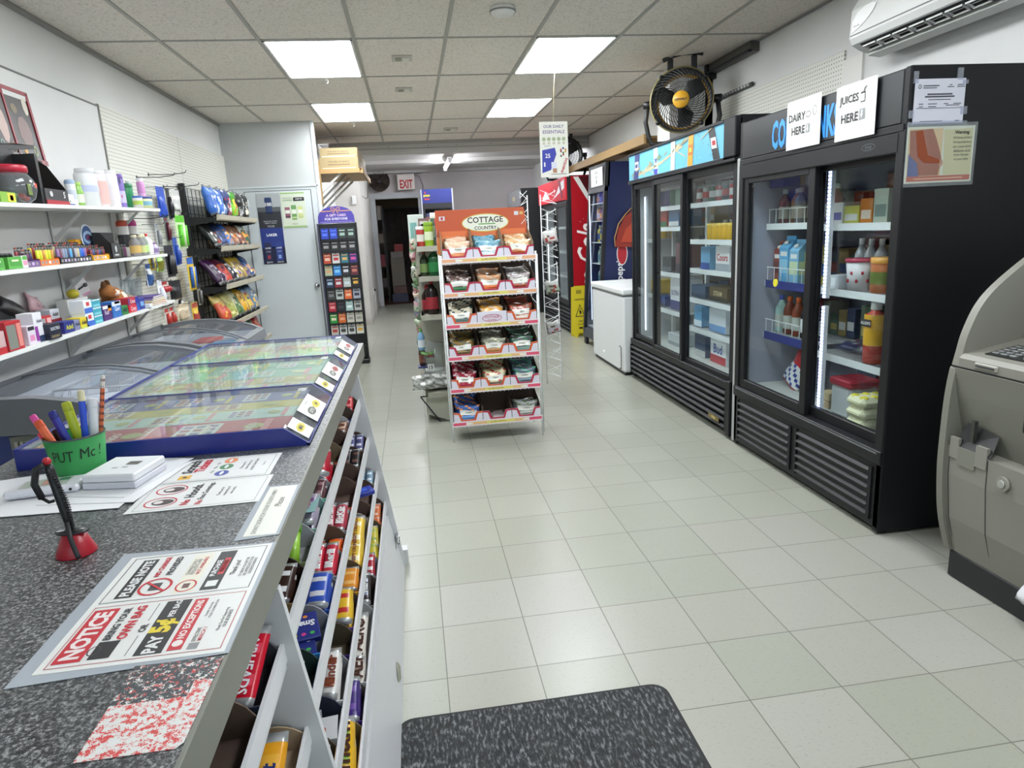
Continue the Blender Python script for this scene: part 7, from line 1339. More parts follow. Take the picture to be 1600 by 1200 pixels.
# second tier
def fill(k, y0, y1, inner, back, lip, lab_, n=0, L=.13, w_=.03, th=.013, c='#fff', c2='#fff', desc='', tilt=.45, txt=None, tc='#e6e6e6', up=True, lv=1, backh=.035, kind='candy_bar', ts=.6):
    o, bx, lp = cbox(k, y0, y1, inner, back, lip, lab_, backh=backh)
    if n: bars(bx, n, L, w_, th, c, c2, kind, desc.split(' in ')[0]+'s', desc, tilt, txt, tc, up, lv, ts)
    return o, bx, lp
fill(1, 2.62, 2.82, '#3a2b26', '#4a382f', '#5a463a', 'brown carton of violet bars, far end of the second tier', 3, .12, .03, .012, '#4a4a7a', '#c9c9d9', 'violet and silver bar in the far second-tier carton')
fill(1, 2.42, 2.615, '#3a2b26', '#4a382f', '#5a463a', 'brown carton of nearly black bars in the second tier', 3, .12, .03, .012, '#1f1a1c', '#6b4a44', 'black bar in the second tier')
cbox(1, 2.27, 2.415, B6, B6, '#6a564a', 'empty brown carton in the second tier'); cbox(1, 2.04, 2.265, B6, B6, '#d95a3a', 'empty brown carton with an orange lip in the second tier')
fill(1, 1.87, 2.035, '#8f8f98', '#a3a3ac', '#a8a8ad', 'grey-lined carton of red and pink bars', 3, .13, .032, .014, '#a83a4a', '#e0c0c4', 'red and pink bar in the grey-lined carton', txt='KitKat', tc='#eeeeee')
o, bx, lp = fill(1, 1.755, 1.865, '#55423a', '#5b4636', '#d9521c', 'bright orange carton of peanut butter bars', 2, .1, .04, .014, '#d95a1c', '#c9a83a', 'orange wrapped bar in the bright orange carton', .2, kind='candy_pack')
fill(1, 1.60, 1.75, '#7a6f6f', '#8a7f7f', '#9b9ba3', 'grey carton of red and white bars in the second tier', 3, .13, .03, .014, '#b8243a', '#e3e0e0', 'red and white bar in the second tier', .5, txt='Aero')
fill(1, 1.44, 1.595, '#6f6f7a', '#7a7a84', '#1d4a9b', 'grey-lined carton with a blue lip and blue boxes', 2, .12, .05, .02, '#2a4aa8', '#c9c9cf', 'blue candy box in the blue-lipped carton', .3, kind='candy_box')
o, bx, lp = cbox(1, 1.275, 1.435, '#7f8088', '#8f9098', '#3a8fd9', 'grey-lined carton of dark blue sweet boxes with a light blue lip')
for i in range(2):
    P = T(bx[0]+.055+.006*i, bx[2]+.055+.03*i, bx[4]+.02+.02*i, .25, .35); b = MB(P); b.box(-.038, .042, -.035, .035, 0, .018, M('#26307a', .35), .002)
    b.text('Smarties', (0, .004, .0185), -X, -Y, .07, .022, M('#e3e3ea'), .04, .1)
    for q in range(7): b.oval((-.028+.009*q, -.022+.045*(q % 2), .018), X, Y, .010, .008, M(['#d9822c', '#3aa04a', '#d9d93a', '#5ba8e0', '#c93a8a'][q % 5]), .0007)
    tag(b.build('sweet_box'), ('lower', 'upper')[i]+' dark blue sweet box with coloured dots by the divider', 'candy', 'dark blue sweet boxes')
fill(1, 1.10, 1.27, '#101c1c', '#17302c', '#5aa0c9', 'black and teal carton with a rainbow print right behind the divider', 1, .1, .06, .012, '#17403a', '#d9b93a', 'teal pack with a rainbow print behind the divider', .5, kind='candy_pack')
# third tier
fill(2, 2.67, 2.82, '#8a8a90', '#9a9aa0', '#a8a8a8', 'grey-lined carton of small blue bars at the far end of the third tier', 3, .1, .026, .012, '#7a9bb5', '#dfe6ea', 'pale blue bar in the far third-tier carton')
o, bx, lp = cbox(2, 2.45, 2.665, B6, B6, '#6a564a', 'brown carton with a blue box leaning on its edge'); b = MB(T(bx[1]-.045, bx[2]+.05, bx[4]+.062, .5, .2)); b.box(-.055, .055, -.022, .022, 0, .018, M('#20349b', .35), .002); b.rect((0, 0, .018), X, Y, .06, .02, M('#3a5bc9')); tag(b.build('blue_candy_box'), 'blue box lying across the edge of the third candy tier', 'candy')
cbox(2, 2.33, 2.445, B6, B6, '#6a564a', 'empty brown carton in the third tier beyond the golden bars')
fill(2, 1.97, 2.325, '#8f8a80', '#a09a90', '#d9b02c', 'carton of golden and white bars with a yellow lip', 2, .17, .05, .022, '#d9b53a', '#e6dcb5', 'golden and white bar in the yellow-lipped carton', .35, txt='CRISPY CRUNCH', tc='#7a2a2a', lv=2)
fill(2, 1.80, 1.965, B6, '#6a543a', '#d9a02c', 'brown carton of orange packs in the third tier', 2, .1, .045, .012, '#d98a2c', '#e6b56b', 'orange pack in the third tier', .3, kind='candy_pack')
fill(2, 1.62, 1.795, '#4a3a30', '#55443a', '#6a4a9b', 'dark carton of yellow and red peanut packs', 2, .13, .045, .02, '#d9b02c', '#b52c2c', 'yellow and red peanut pack in the dark carton', .5, kind='candy_pack')
o, bx, lp = fill(2, 1.50, 1.615, '#4a4030', '#4a4030', '#3a2470', 'brown carton with a yellow picture and purple lip', backh=.035)
fill(2, 1.335, 1.495, '#77777a', '#8a8a8d', '#d9d9dc', 'white-lipped carton of white chocolate bars with brown letters', 2, .14, .034, .018, '#d6d3d0', '#8a4a30', 'white bar with brown letters in the white-lipped carton', .4, txt='Kinder', tc='#7a3a28')
o, bx, lp = cbox(2, 1.22, 1.33, '#1a1c2b', '#23263a', '#d3d3d6', 'navy carton with a white lettered lip in the third tier'); b = MB(); b.slab([(bx[0], bx[2]-.001, bx[4]+.03), (bx[1], bx[2]-.001, bx[4]+.04), (bx[1], bx[2]+.04, bx[4]+.062), (bx[0], bx[2]+.04, bx[4]+.052)], (0, 0, .001), M('#d3d3d6', .4)); uy_ = Vector((0, .04, .022)); b.text('Coffee', ((bx[0]+bx[1])/2, bx[2]+.02, bx[4]+.048), X, uy_, .07, .02, M('#b5382c'), .04, off=.002); b.build('lettered_lip', o)
b = MB(); b.box(bx[0]+.02, bx[1]-.04, bx[2]+.06, bx[2]+.08, bx[4]+.01, bx[4]+.05, M('#9b9ba3', .3)); tag(b.build('silver_pack'), 'silver pack standing in the navy third-tier carton', 'candy')
fill(2, 1.09, 1.215, '#4a3f30', '#55483a', '#d9a82c', 'yellow carton at the near end of the third tier', 2, .11, .035, .018, '#d9a52c', '#c9b59a', 'yellow pack at the near end of the third tier', .4, kind='candy_pack')
# lowest tier
fill(3, 2.59, 2.82, '#4a3830', '#5a463a', '#c96a4a', 'brown carton with an orange rim at the far end of the lowest tier', 2, .11, .04, .012, '#c96a3a', '#d9b09a', 'orange pack in the far lowest-tier carton', .3, kind='candy_pack')
fill(3, 2.30, 2.585, '#4f4030', '#5a4a36', '#d9c02c', 'brown carton of yellow packs with a yellow lip in the lowest tier', 2, .12, .045, .018, '#b5a82c', '#8a9b3a', 'yellow green pack in the lowest tier', .5, kind='candy_pack')
fill(3, 2.15, 2.295, '#8a8a94', '#9a9aa4', '#8a8a90', 'grey-lined carton of red and white bars in the lowest tier', 3, .12, .026, .014, '#a82a3a', '#dfdfdf', 'red and white bar in the lowest tier', .4)
fill(3, 1.96, 2.145, '#3a2b26', '#4a3a34', '#7a7a7d', 'dark brown carton of black bars in the lowest tier', 2, .14, .032, .016, '#2b2226', '#8a8fb0', 'black bar in the lowest tier', .5, txt='Mars')
o, bx, lp = fill(3, 1.585, 1.955, '#9a9a9a', '#a3a3a3', '#d3d3d6', 'white carton of long cream and brown bars in the lowest tier', 2, .19, .042, .018, '#d2ccc4', '#8f8378', 'cream bar with brown letters in the lowest tier', .25, txt='AERO', tc='#4a2a22', lv=2, ts=.75)
b = MB(); b.text('GRAND SIZE', ((bx[0]+bx[1])/2, bx[2]-.002, bx[4]+.03), X, Z, .09, .012, M('#4a4a4d'), .02); b.build('lip_lettering', o)
fill(3, 1.44, 1.58, '#4a4440', '#55504a', '#3a2470', 'dark carton of purple chocolate bars', 2, .13, .04, .016, '#3a2270', '#6b4a9b', 'purple chocolate bar in the lowest tier', .55)
fill(3, 1.20, 1.435, '#6a5a3a', '#7a6a44', '#d9a82c', 'yellow-lipped carton of yellow peanut packs', 2, .16, .05, .028, '#d9a81c', '#8fb53a', 'fat yellow peanut pack in the lowest tier', .4, txt='m&m', tc='#4a2a1a', kind='candy_pack', ts=.7)
# nearest rack
o, bx, lp = cbox(0, .905, 1.062, '#2b2b33', '#3a3a42', '#2b3448', 'dark carton of red and silver bars at the top of the nearest rack')
for i, (x, c, c2, t_) in enumerate(((.022, '#9b9ba6', '#5b2a5b', None), (.052, '#a3a3ad', '#b5304a', None), (.088, '#c2182f', '#d9455a', 'AIRHEADS'))):
    bar(bx[0]+x, bx[2]+.075, bx[4]+.05+.004*i, .15, (.022, .026, .042)[i], .012, c, c2, 'candy_bar', ('silver bar nearest the counter side in the dark carton', 'silver and pink bar next to the big red bar', 'big red bar with white lettering in the nearest rack')[i], 'bars in the dark carton of the nearest rack', .35, -.03*i, t_, '#e6e6ea', False, .45)
cbox(0, .74, .90, '#4a3a32', '#5a463a', '#55423a', 'empty brown carton in the top tier of the nearest rack'); cbox(0, .56, .735, '#5a463a', '#6a564a', '#6a564a', 'second empty brown carton in the top tier of the nearest rack')
o, bx, lp = cbox(1, .80, 1.062, '#a08c74', '#b09a80', '#8a7660', 'tan carton of yellow fruit packs in the nearest rack', backh=.02)
for i in range(2): bar(bx[0]+.035+.045*i, bx[2]+.13, bx[4]+.05, .17, .048, .016, '#d9981c', '#e0a83a', 'candy_pack', ('left', 'right')[i]+' yellow fruit candy pack with navy letters', 'yellow fruit packs in the nearest rack', .3, 0, 'fruit', '#26306b', True, .5)
for k in (2, 3): cbox(k, .72, .98, '#8a8a90', '#9a9aa0', '#d3d3d6', 'grey-lined carton on the %s tier of the nearest rack' % ('third', 'lowest')[k-2])
# floor mat
def matmat():
    t, nt, b_ = nodes('dark_carpet_mat', .95)
    g = N(nt, 'ShaderNodeNewGeometry'); mp = N(nt, 'ShaderNodeMapping'); mp.inputs['Scale'].default_value = (70, 22, 1); nt.links.new(g.outputs['Position'], mp.inputs[0])
    n = noise(nt, 1.6, 3, mp.outputs[0], .6); n2 = noise(nt, 9, 3)
    ch = N(nt, 'ShaderNodeTexChecker'); ch.inputs['Scale'].default_value = 14; nt.links.new(g.outputs['Position'], ch.inputs['Vector'])
    c = ramp(nt, n.outputs['Fac'], [(.38, '#17181b'), (.52, '#303236'), (.66, '#77787a')]); c = mixc(nt, mth(nt, 'MULTIPLY', ch.outputs['Fac'], .25), c, rgb('#17181b')); c = mixc(nt, mth(nt, 'MULTIPLY', n2.outputs['Fac'], .10), c, rgb('#77756c'))
    nt.links.new(c, b_.inputs['Base Color']); bu = N(nt, 'ShaderNodeBump'); bu.inputs['Distance'].default_value = .004; nt.links.new(n.outputs['Fac'], bu.inputs['Height']); nt.links.new(bu.outputs[0], b_.inputs['Normal']); return t
o = thing('floor_mat', 'dark ribbed entrance mat on the tiled floor beside the candy rack', 'mat', (.27, 1.3, 0))
x0, x1, y0, y1, r = -.155, .69, .75, 1.83, .05
def rr(x0, x1, y0, y1, r, z):
    pts = []
    for (cx, cy, a0) in ((x1-r, y1-r, 0), (x0+r, y1-r, PI/2), (x0+r, y0+r, PI), (x1-r, y0+r, 3*PI/2)):
        for i in range(6): a = a0+PI/2*i/5; pts.append((cx+r*math.cos(a), cy+r*math.sin(a), z))
    return pts
b = MB(); b.slab(rr(x0, x1, y0, y1, r, .0005), (0, 0, .004), M('#111214', .7)); b.build('rubber_edge', o); b = MB(); b.slab(rr(x0+.012, x1-.012, y0+.012, y1-.012, r, .0045), (0, 0, .004), matmat()); b.build('carpet', o)
# ================= SNACK DISPLAY STAND =================
DX0, DX1, DY0, DY1 = .19, .83, 4.60, 4.95
o = thing('snack_display_stand', 'white wire display stand with an orange header in the middle of the aisle', 'display stand', (.51, 4.78, 0)); ST = o
for i, (x, y) in enumerate(((DX0, DY0), (DX1, DY0), (DX0, DY1), (DX1, DY1))):
    b = MB(); b.tube([(x, y, 0.0), (x, y, 1.30 if y == DY0 else 1.5)], .0065, WIREW, 6); b.build('wire_leg', o)
for s_, x in ((-1, DX0), (1, DX1)):
    b = MB(); b.tube([(x+.012*s_, DY0+.01, .02), (x+.012*s_, DY0+.012, 1.28)], .0035, WIREW, 5)
    for k in range(9): z = .1+.14*k; b.tube([(x, DY0, z), (x, DY1, z+.04)], .0025, WIREW, 4)
    b.build('side_wires', o)
LZ = [1.262, 1.035, .822, .600, .372, .132]
bkk = M('#4a3a34', .8)
ink = {'r': '#a8243f', 'o': '#c9562c'}
styles = ['rrr', 'rrr', 'o#o', 'roo', 'oor', 'orr']
PK = [('#d8b49a', '#c97a4a', '#d9c9b5', 'peach'), ('#7fa8b8', '#c9d3d6', '#4a8fa8', 'light blue'), ('#c9a074', '#b5562c', '#d9cfb5', 'tan'),
      ('#5a4640', '#3a7a4a', '#a3968f', 'dark green'), ('#c9946b', '#d96a2c', '#b5a89a', 'orange'), ('#9a8f90', '#b5563a', '#c9c9bd', 'grey and red'),
      ('#c9c0a8', '#5b6f6b', '#3a4a4a', 'cream'), ('#dca04a', '#e0b56b', '#c9c0b5', 'golden'), ('#8f5a44', '#d9cfc0', '#b5443a', 'brown'),
      ('#7a6234', '#8f7a4a', '#55605a', 'olive'), ('#8f8f80', '#c98a4a', '#c9c9a8', 'sage'), ('#4a5550', '#7f9b90', '#3f7a5a', 'dark teal'),
      ('#8f2434', '#b5304a', '#c9b5b8', 'crimson'), ('#c9c09a', '#7a6a5a', '#b5453a', 'pale yellow'), ('#5a6b78', '#7f8f9b', '#4a9b7a', 'slate'),
      ('#3a5b9b', '#6b9bd0', '#d98a4a', 'blue'), None, ('#8f9290', '#b5b8b0', '#5b6b4a', 'silver grey')]
for k, z in enumerate(LZ):
    b = MB(); b.box(DX0, DX1, DY0-.012, DY0-.009, z-.018, z+.020, M('#d9d0d3', .4)); 
    sc = M('#d2506a' if k >= 2 else '#d9a37a', .4); b.rect((DX0+.05, DY0-.012, z+.001), X, Z, .09, .020, sc); b.rect((DX1-.05, DY0-.012, z+.001), X, Z, .09, .020, sc); b.rect(((DX0+DX1)/2, DY0-.012, z+.001), X, Z, .42, .020, M('#d9b07a', .4)); b.rect(((DX0+DX1)/2+.02, DY0-.0122, z+.001), X, Z, .2, .018, M('#d9cf6b', .4))
    b.oval((DX0+.12, DY0-.0126, z+.001), X, Z, .05, .014, M('#e0dccf')); b.oval((DX1-.12, DY0-.0126, z+.001), X, Z, .05, .014, M('#e0dccf')); b.text('any 2/$5 or $2.99 ea', ((DX0+DX1)/2, DY0-.013, z+.001), X, Z, .19, .012, M('#6b4a2c'), .01); ps = b.build('price_strip', ST)
    b = MB(); n = 22
    for i in range(n+1): x = DX0+(DX1-DX0)*i/n; b.tube([(x, DY0-.008, z-.026), (x, DY0-.006, z-.012), (x, DY1, z+.03)], .0018, WIREW, 3, False)
    b.tube([(DX0, DY0-.006, z-.012), (DX1, DY0-.006, z-.012)], .0035, WIREW, 4); b.build('wire_shelf', ST)
    cw = (DX1-DX0-.02)/3
    for j in range(3):
        x0 = DX0+.01+cw*j+.002; x1 = x0+cw-.004; y0 = DY0; y1 = DY0+.26; zb = z-.006; s_ = styles[k][j]; rim = M(ink.get(s_, '#d3cfd6'), .45)
        nm = ('left', 'middle', 'right')[j]; rw = ('top', 'second', 'third', 'fourth', 'fifth', 'lowest')[k]
        o = thing('snack_tray', '%s white display tray with a %s rim on the %s shelf of the stand' % (nm, {'r': 'crimson', 'o': 'orange'}.get(s_, 'plain'), rw), 'tray', ((x0+x1)/2, (y0+y1)/2, zb), 'snack trays on the display stand')
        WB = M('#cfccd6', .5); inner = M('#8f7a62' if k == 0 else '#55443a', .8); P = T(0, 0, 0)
        b = MB(); b.slab([(x0, y0, zb), (x1, y0, zb), (x1, y1, zb+.03), (x0, y1, zb+.03)], (0, 0, .002), inner)
        bh = .20 if k == 0 else .165
        for xx in (x0, x1-.002): b.slab([(xx, y0, zb), (xx, y1, zb+.03), (xx, y1, zb+.03+bh), (xx, y0+.02, zb+.115), (xx, y0, zb+.105)], (.002, 0, 0), inner)
        b.slab([(x0, y1, zb+.03), (x1, y1, zb+.03), (x1, y1, zb+.03+bh), (x0, y1, zb+.03+bh)], (0, .002, 0), inner); b.build('tray_body', o)
        w_ = x1-x0
        if s_ != '#':
            cut = [(.22, .085), (.30, .035), (.70, .035), (.78, .085)]
            prof = [(x0, zb), (x1, zb), (x1, zb+.09)] + [(x0+w_*u, zb+h) for u, h in reversed(cut)] + [(x0, zb+.09)]
            vs1 = [(x0, zb), (x0+w_*.30, zb), (x0+w_*.30, zb+.035), (x0+w_*.22, zb+.085), (x0, zb+.09)]; vs2 = [(x0+w_*.3, zb), (x0+w_*.7, zb), (x0+w_*.7, zb+.035), (x0+w_*.3, zb+.035)]; vs3 = [(x0+w_*.70, zb), (x1, zb), (x1, zb+.09), (x0+w_*.78, zb+.085), (x0+w_*.7, zb+.035)]
            b = MB()
            for vv in (vs1, vs2, vs3): b.prism(vv, 'y', y0-.003, y0, WB)
            t = .012; out = [(x0, zb+.09), (x0+w_*.22, zb+.085), (x0+w_*.30, zb+.035), (x0+w_*.7, zb+.035), (x0+w_*.78, zb+.085), (x1, zb+.09)]; inn = [(x0, zb+.078), (x0+w_*.16, zb+.074), (x0+w_*.25, zb+.022), (x0+w_*.75, zb+.022), (x0+w_*.84, zb+.074), (x1, zb+.078)]
            for i in range(5): b.face([(inn[i][0], y0-.0038, inn[i][1]), (inn[i+1][0], y0-.0038, inn[i+1][1]), (out[i+1][0], y0-.0038, out[i+1][1]), (out[i][0], y0-.0038, out[i][1])], rim)
            b.build('cut_out_front', o)
        else:
            b = MB(); b.box(x0, x1, y0-.003, y0, zb, zb+.095, WB); b.oval(((x0+x1)/2, y0-.003, zb+.05), X, Z, .135, .052, M('#a8364a'), .0008, inner=.004); b.text('COTTAGE', ((x0+x1)/2, y0-.003, zb+.057), X, Z, .1, .016, M('#a8364a'), .02, off=.0012); b.text('COUNTRY', ((x0+x1)/2, y0-.003, zb+.037), X, Z, .07, .01, M('#a8364a'), .02, off=.0012); b.build('logo_front', o)
        pk = PK[k*3+j]
        if pk is None:
            b = MB(T((x0+x1)/2+.03, y0+.06, zb+.012, .3, -1.3)); b.bag(.12, .1, .02, lambda u, v, q: M('#b5a8a8', .25), 3, 6, 6); tag(b.build('snack_packet'), 'single pale packet in the nearly empty middle tray of the lowest shelf', 'packet'); continue
        c1, c2, c3, cn = pk; nb = 5 if k < 5 else 4
        if k == 5 and j == 2: nb = 2
        for q in range(nb):
            lean = -(.35+.16*q) if q else -.18
            hh = .115; yy = y0+.022+.034*q; zz = zb+.014+.012*q+(.012 if q > 2 else 0)
            colf = (lambda c1, c2, c3, q: (lambda u, v, s: M('#dcdcd4', .25) if (.42 < v < .68 and .15 < u < .85 and q < 2) else (M(c2, .25) if v < .3 else (M(c3, .2) if (int(u*8)+int(v*10)+q) % 4 == 0 else M(c1, .22)))))(c1, c2, c3, q)
            b = MB(T((x0+x1)/2+RN.uniform(-.008, .008), yy, zz, RN.uniform(-.05, .05), lean)); b.bag(w_*.82, hh+.03*(q > 2), .024, colf, k*31+j*7+q, 8, 10, wr=.3)
            if q == 0: b.text('Cottage', (0, -.0155, .063), X, Z, .07, .014, M('#4a5a44'), .03); 
            if q == 0: b.rect((0, -.0152, .035), X, Z, .1, .012, M(c2, .3))
            tag(b.build('snack_packet'), '%s %s packet from the front, %s tray, %s stand shelf' % (ORD[q], cn, nm, rw), 'packet', 'snack packets on the display stand')
b = MB(); hx0, hx1, hy = DX0, DX1-.01, DY1-.12
b.slab([(hx0-.01, hy, 1.30), (hx1+.02, hy, 1.30), (hx1-.02, hy+.0, 1.60), (hx0-.01, hy, 1.60)], (0, .004, 0), M('#b8532f', .45)); hd = b.build('header_card', ST)
b = MB(); cx = (hx0+hx1)/2+.02
b.face([(hx0-.01, hy-.0006, 1.30), (hx1+.02, hy-.0006, 1.30), (hx1+.008, hy-.0006, 1.42), (hx0-.01, hy-.0006, 1.42)], M('#d9864a', .45)); b.rect((cx-.02, hy, 1.437), X, Z, .60, .04, M('#d2703f', .45))
b.oval((cx, hy, 1.505), X, Z, .33, .125, M('#c9a83a'), .0012, n=36); b.oval((cx, hy, 1.505), X, Z, .318, .113, M('#dfe0d0'), .0018, n=36); b.text('COTTAGE', (cx, hy, 1.525), X, Z, .25, .045, M('#3a3434'), .02, off=.0026); b.text('COUNTRY', (cx, hy, 1.470), X, Z, .18, .024, M('#3a3434'), .02, off=.0026); b.rect((cx+.01, hy, 1.497), X, Z, .12, .008, M('#6b9b5b'), .0024)
b.rect((hx0+.035, hy, 1.545), X, Z, .04, .028, M('#c9c9cf'), .0012); b.rect((hx0+.035, hy, 1.545), X, Z, .015, .018, M('#b5303a'), .002); b.rect((hx1-.075, hy, 1.56), X, Z, .03, .026, M('#c9c9cf'), .0012); b.rect((hx1-.04, hy, 1.56), X, Z, .025, .02, M('#c9a35a'), .0012); b.build('header_print', hd)
# wire clip strip rack on the right of the stand
o = thing('wire_clip_rack', 'narrow white wire clip rack hanging on the right side of the display stand', 'rack', (.96, 4.9, .3))
for x in (.84, .935): b = MB(); b.tube([(x, 4.90, .30), (x, 4.90, 1.68)], .004, WIREW, 5); b.build('upright_wire', o)
b = MB(); b.tube([(.84, 4.9, .9), (.83, 4.8, .9)], .004, WIREW, 4); b.tube([(.84, 4.9, 1.25), (.83, 4.8, 1.25)], .004, WIREW, 4); b.tube([(1.04, 4.86, .33), (1.03, 4.86, 1.2)], .0035, WIREW, 5); b.build('fixing_wire', o)
b = MB()
for k in range(11):
    z = .40+.125*k
    for s_ in (-1, 1):
        xo = .84 if s_ < 0 else .935; L = .06 if s_ < 0 else .10
        b.tube([(xo, 4.90, z), (xo+s_*L, 4.85, z+.05), (xo+s_*.02, 4.82, z+.005), (xo+s_*L, 4.83, z-.04), (xo, 4.90, z-.01)], .0025, WIREW, 4, False)
        b.tube([(xo, 4.90, z+.06), (xo+s_*L, 4.85, z+.01), (xo+s_*L*.9, 4.85, z+.06)], .0022, WIREW, 4, False)
b.build('clip_wires', o)
for z, c, lb in ((1.34, '#c9c0c0', 'small packet clipped highest on the wire clip rack'), (.99, '#a8b0a0', 'small green grey packet clipped in the middle of the wire clip rack'), (.70, '#b5b0b5', 'small grey packet clipped lowest on the wire clip rack')):
    b = MB(T(.985, 4.80, z, -.5, .15, -.2)); b.bag(.11, .09, .015, design(c, '#d0d0cc', ['#a3443a', '#6b5a4a'], int(z*50)), int(z*60), 6, 6); tag(b.build('clipped_packet'), lb, 'packet', 'packets on the wire clip rack')

# ================= SHELF UNIT BEHIND THE STAND =================
GO = thing('gondola_shelf', 'cream gondola shelf unit of drinks behind the display stand', 'shelf unit', (.42, 6.6, 0)); CM = M('#a9a898', .5); CM2 = M('#b9b8a8', .45)
b = MB(); b.box(.40, .46, 5.62, 8.6, .1, 1.5, CM); b.box(.02, .80, 5.60, 5.64, .12, 1.56, CM2); b.build('back_panel', GO)
b = MB(); b.prism([(.02, .06), (.02, .20), (.80, .20), (.80, .06), (.5, .0), (.18, .0)], 'y', 5.22, 5.60, CM2); b.box(.04, .80, 5.18, 5.62, .20, .235, CM); b.box(.02, .8, 5.64, 8.6, .03, .2, CM2); b.build('base', GO)
b = MB(); b.tube([(-.02, 5.19, .21), (.12, 5.19, .0), (.22, 5.19, .0)], .006, BLACK, 5); b.tube([(-.02, 5.19, .212), (.3, 5.19, .215)], .006, BLACK, 5); b.build('base_edge', GO)
for k, z in enumerate((.835, 1.13, 1.355)):
    b = MB(); b.box(.04, .80, 5.24, 5.60, z-.012, z, CM2); b.box(.04, .80, 5.225, 5.24, z-.035, z+.004, CM2); b.box(.04, .06, 5.24, 5.6, z-.05, z, CM); s_ = b.build('end_shelf', GO)
for z in (.30, .55, .80, 1.05, 1.30):
    b = MB(); b.box(.08, .40, 5.66, 8.55, z-.012, z, CM2); b.build('side_shelf', GO)
def pop(x, y, z, r, h, c, cap, l, lb, nm='soda_bottle', cat='bottle', g=None, dome=.4, **k): return bottle(T(x, y, z), r, h, c, cap, l, nm, lb, cat, g, dome, None, True, **k)
for i, (x, lb) in enumerate(((.13, 'leftmost large dark cola bottle on the lowest shelf of the gondola end'), (.24, 'middle large dark cola bottle on the gondola end'), (.35, 'rightmost large dark cola bottle, half hidden by the display stand'))): bottle(T(x, 5.33, .836), .048, .27, '#1d1210', '#b5202c' if i == 0 else '#1b1b1b', '#a8323a' if i == 0 else '#8f9193', 'soda_bottle', lb, 'bottle', 'large cola bottles', .3)
for i in range(2): bottle(T(.09+.01*i, 5.40+.09*i, .836), .04, .22, '#2b1a18', '#b5202c', '#a8323a', 'soda_bottle', ('nearer', 'farther')[i]+' red-capped cola bottle at the left edge of the gondola end', 'bottle', None, .3)
bottle(T(.165, 5.32, 1.131), .046, .21, '#1f5b33', '#e3e3e3', '#2f8a4a', 'soda_bottle', 'dark green soda bottle on the middle shelf of the gondola end', 'bottle', None, .3)
bottle(T(.09, 5.36, 1.131), .035, .19, '#3a4a34', '#7a3a2c', '#7f9b5b', 'soda_bottle', 'small green brown bottle left of the green soda bottle', 'bottle', None, .35)
carton(T(.265, 5.34, 1.131), .085, .1, .205, '#c9bfb5', 'syrup_box', 'tall beige box with a scroll print right of the green soda bottle', 'box', None, [(.25, .75, .65, .85, '#8f5a34'), (.1, .9, .1, .5, '#b5aaa0')])
for i, (x, y, c, cap, l, lb) in enumerate(((.225, 5.30, '#a8243a', '#c9303f', '#26408f', 'red and blue crisp tube, front of the top gondola shelf'), (.14, 5.31, '#8fb52c', '#7fa82c', '#d9e6c0', 'lime green crisp tube beside the red one'), (.08, 5.34, '#b53a34', '#e0e0e0', '#d9d9d0', 'red and white can left of the lime tube'), (.29, 5.32, '#b5b52c', '#d9d0a0', '#5b8f3a', 'yellow green tube beside the stand edge'))): canp(T(x, y, 1.356), .034, (.20, .18, .15, .19)[i], c, cap, 'crisp_tube', lb, 'tube', 'crisp tubes on the top gondola shelf', l)
for i in range(2): canp(T(.20+.085*i, 5.46, 1.356), .036, .25, '#4f6b58', '#dcdcd2', 'tall_green_tube', ('left', 'right')[i]+' tall green tube with a white cap behind the red tube', 'tube', 'tall green tubes', '#9fb58a')
b = MB(T(.06, 5.52, 1.36)); b.box(-.07, .05, 0, .03, 0, .24, M('#cdd8cf', .5), .003); b.rect((-.03, 0, .12), X, Z, .05, .12, M('#7fb8b0')); tag(b.build('mint_card_box'), 'tall pale mint box at the back left of the top gondola shelf', 'box')
carton(T(.11, 5.44, 1.357), .08, .03, .21, '#7a5a5b', 'framed_snack_box', 'dark framed box with pale letters on the top gondola shelf', 'box', None, [(.12, .88, .1, .9, '#c9c9c3'), (.2, .5, .2, .8, '#3a3a40')])
b = MB(T(.10, 5.40, .237)); b.box(-.12, .26, -.14, .12, 0, .12, M('#8f8578', .4), .03); b.box(-.08, .24, -.12, .1, .12, .14, M('#c9cac6', .3), .01)
tag(b.build('tied_bag_bale'), 'plastic-wrapped bale on the base of the gondola end', 'bale')
b = MB(T(.12, 5.26, .25)); b.bag(.40, .12, .10, lambda u, v, s_: M('#d0d1cc', .15) if (int(u*19)+int(v*9)) % 3 else M('#9fa19b', .15), 77, 20, 10, wr=.5); tag(b.build('clear_wrap_bag'), 'crinkled clear plastic bag wrapped over the bale', 'bag')
b = MB(T(.10, 5.30, .37)); b.bag(.17, .25, .09, lambda u, v, s_: FILM, 78, 10, 12, wr=.6); b.rect((-.02, -.055, .06), X, Z, .05, .05, WHITE); b.text('15', (-.02, -.056, .06), X, Z, .035, .03, BLACK, .02, off=.0015); tag(b.build('clear_bag'), 'knotted clear plastic bag with a white tag reading 15', 'bag')
b = MB(T(.06, 5.27, .50)); b.bag(.11, .05, .05, design('#7a2b33', '#5b8f4a', ['#b5443a', '#3a5b3a'], 4), 4, 6, 5); tag(b.build('red_green_pack'), 'small red and green pack above the knotted clear bag', 'pack')
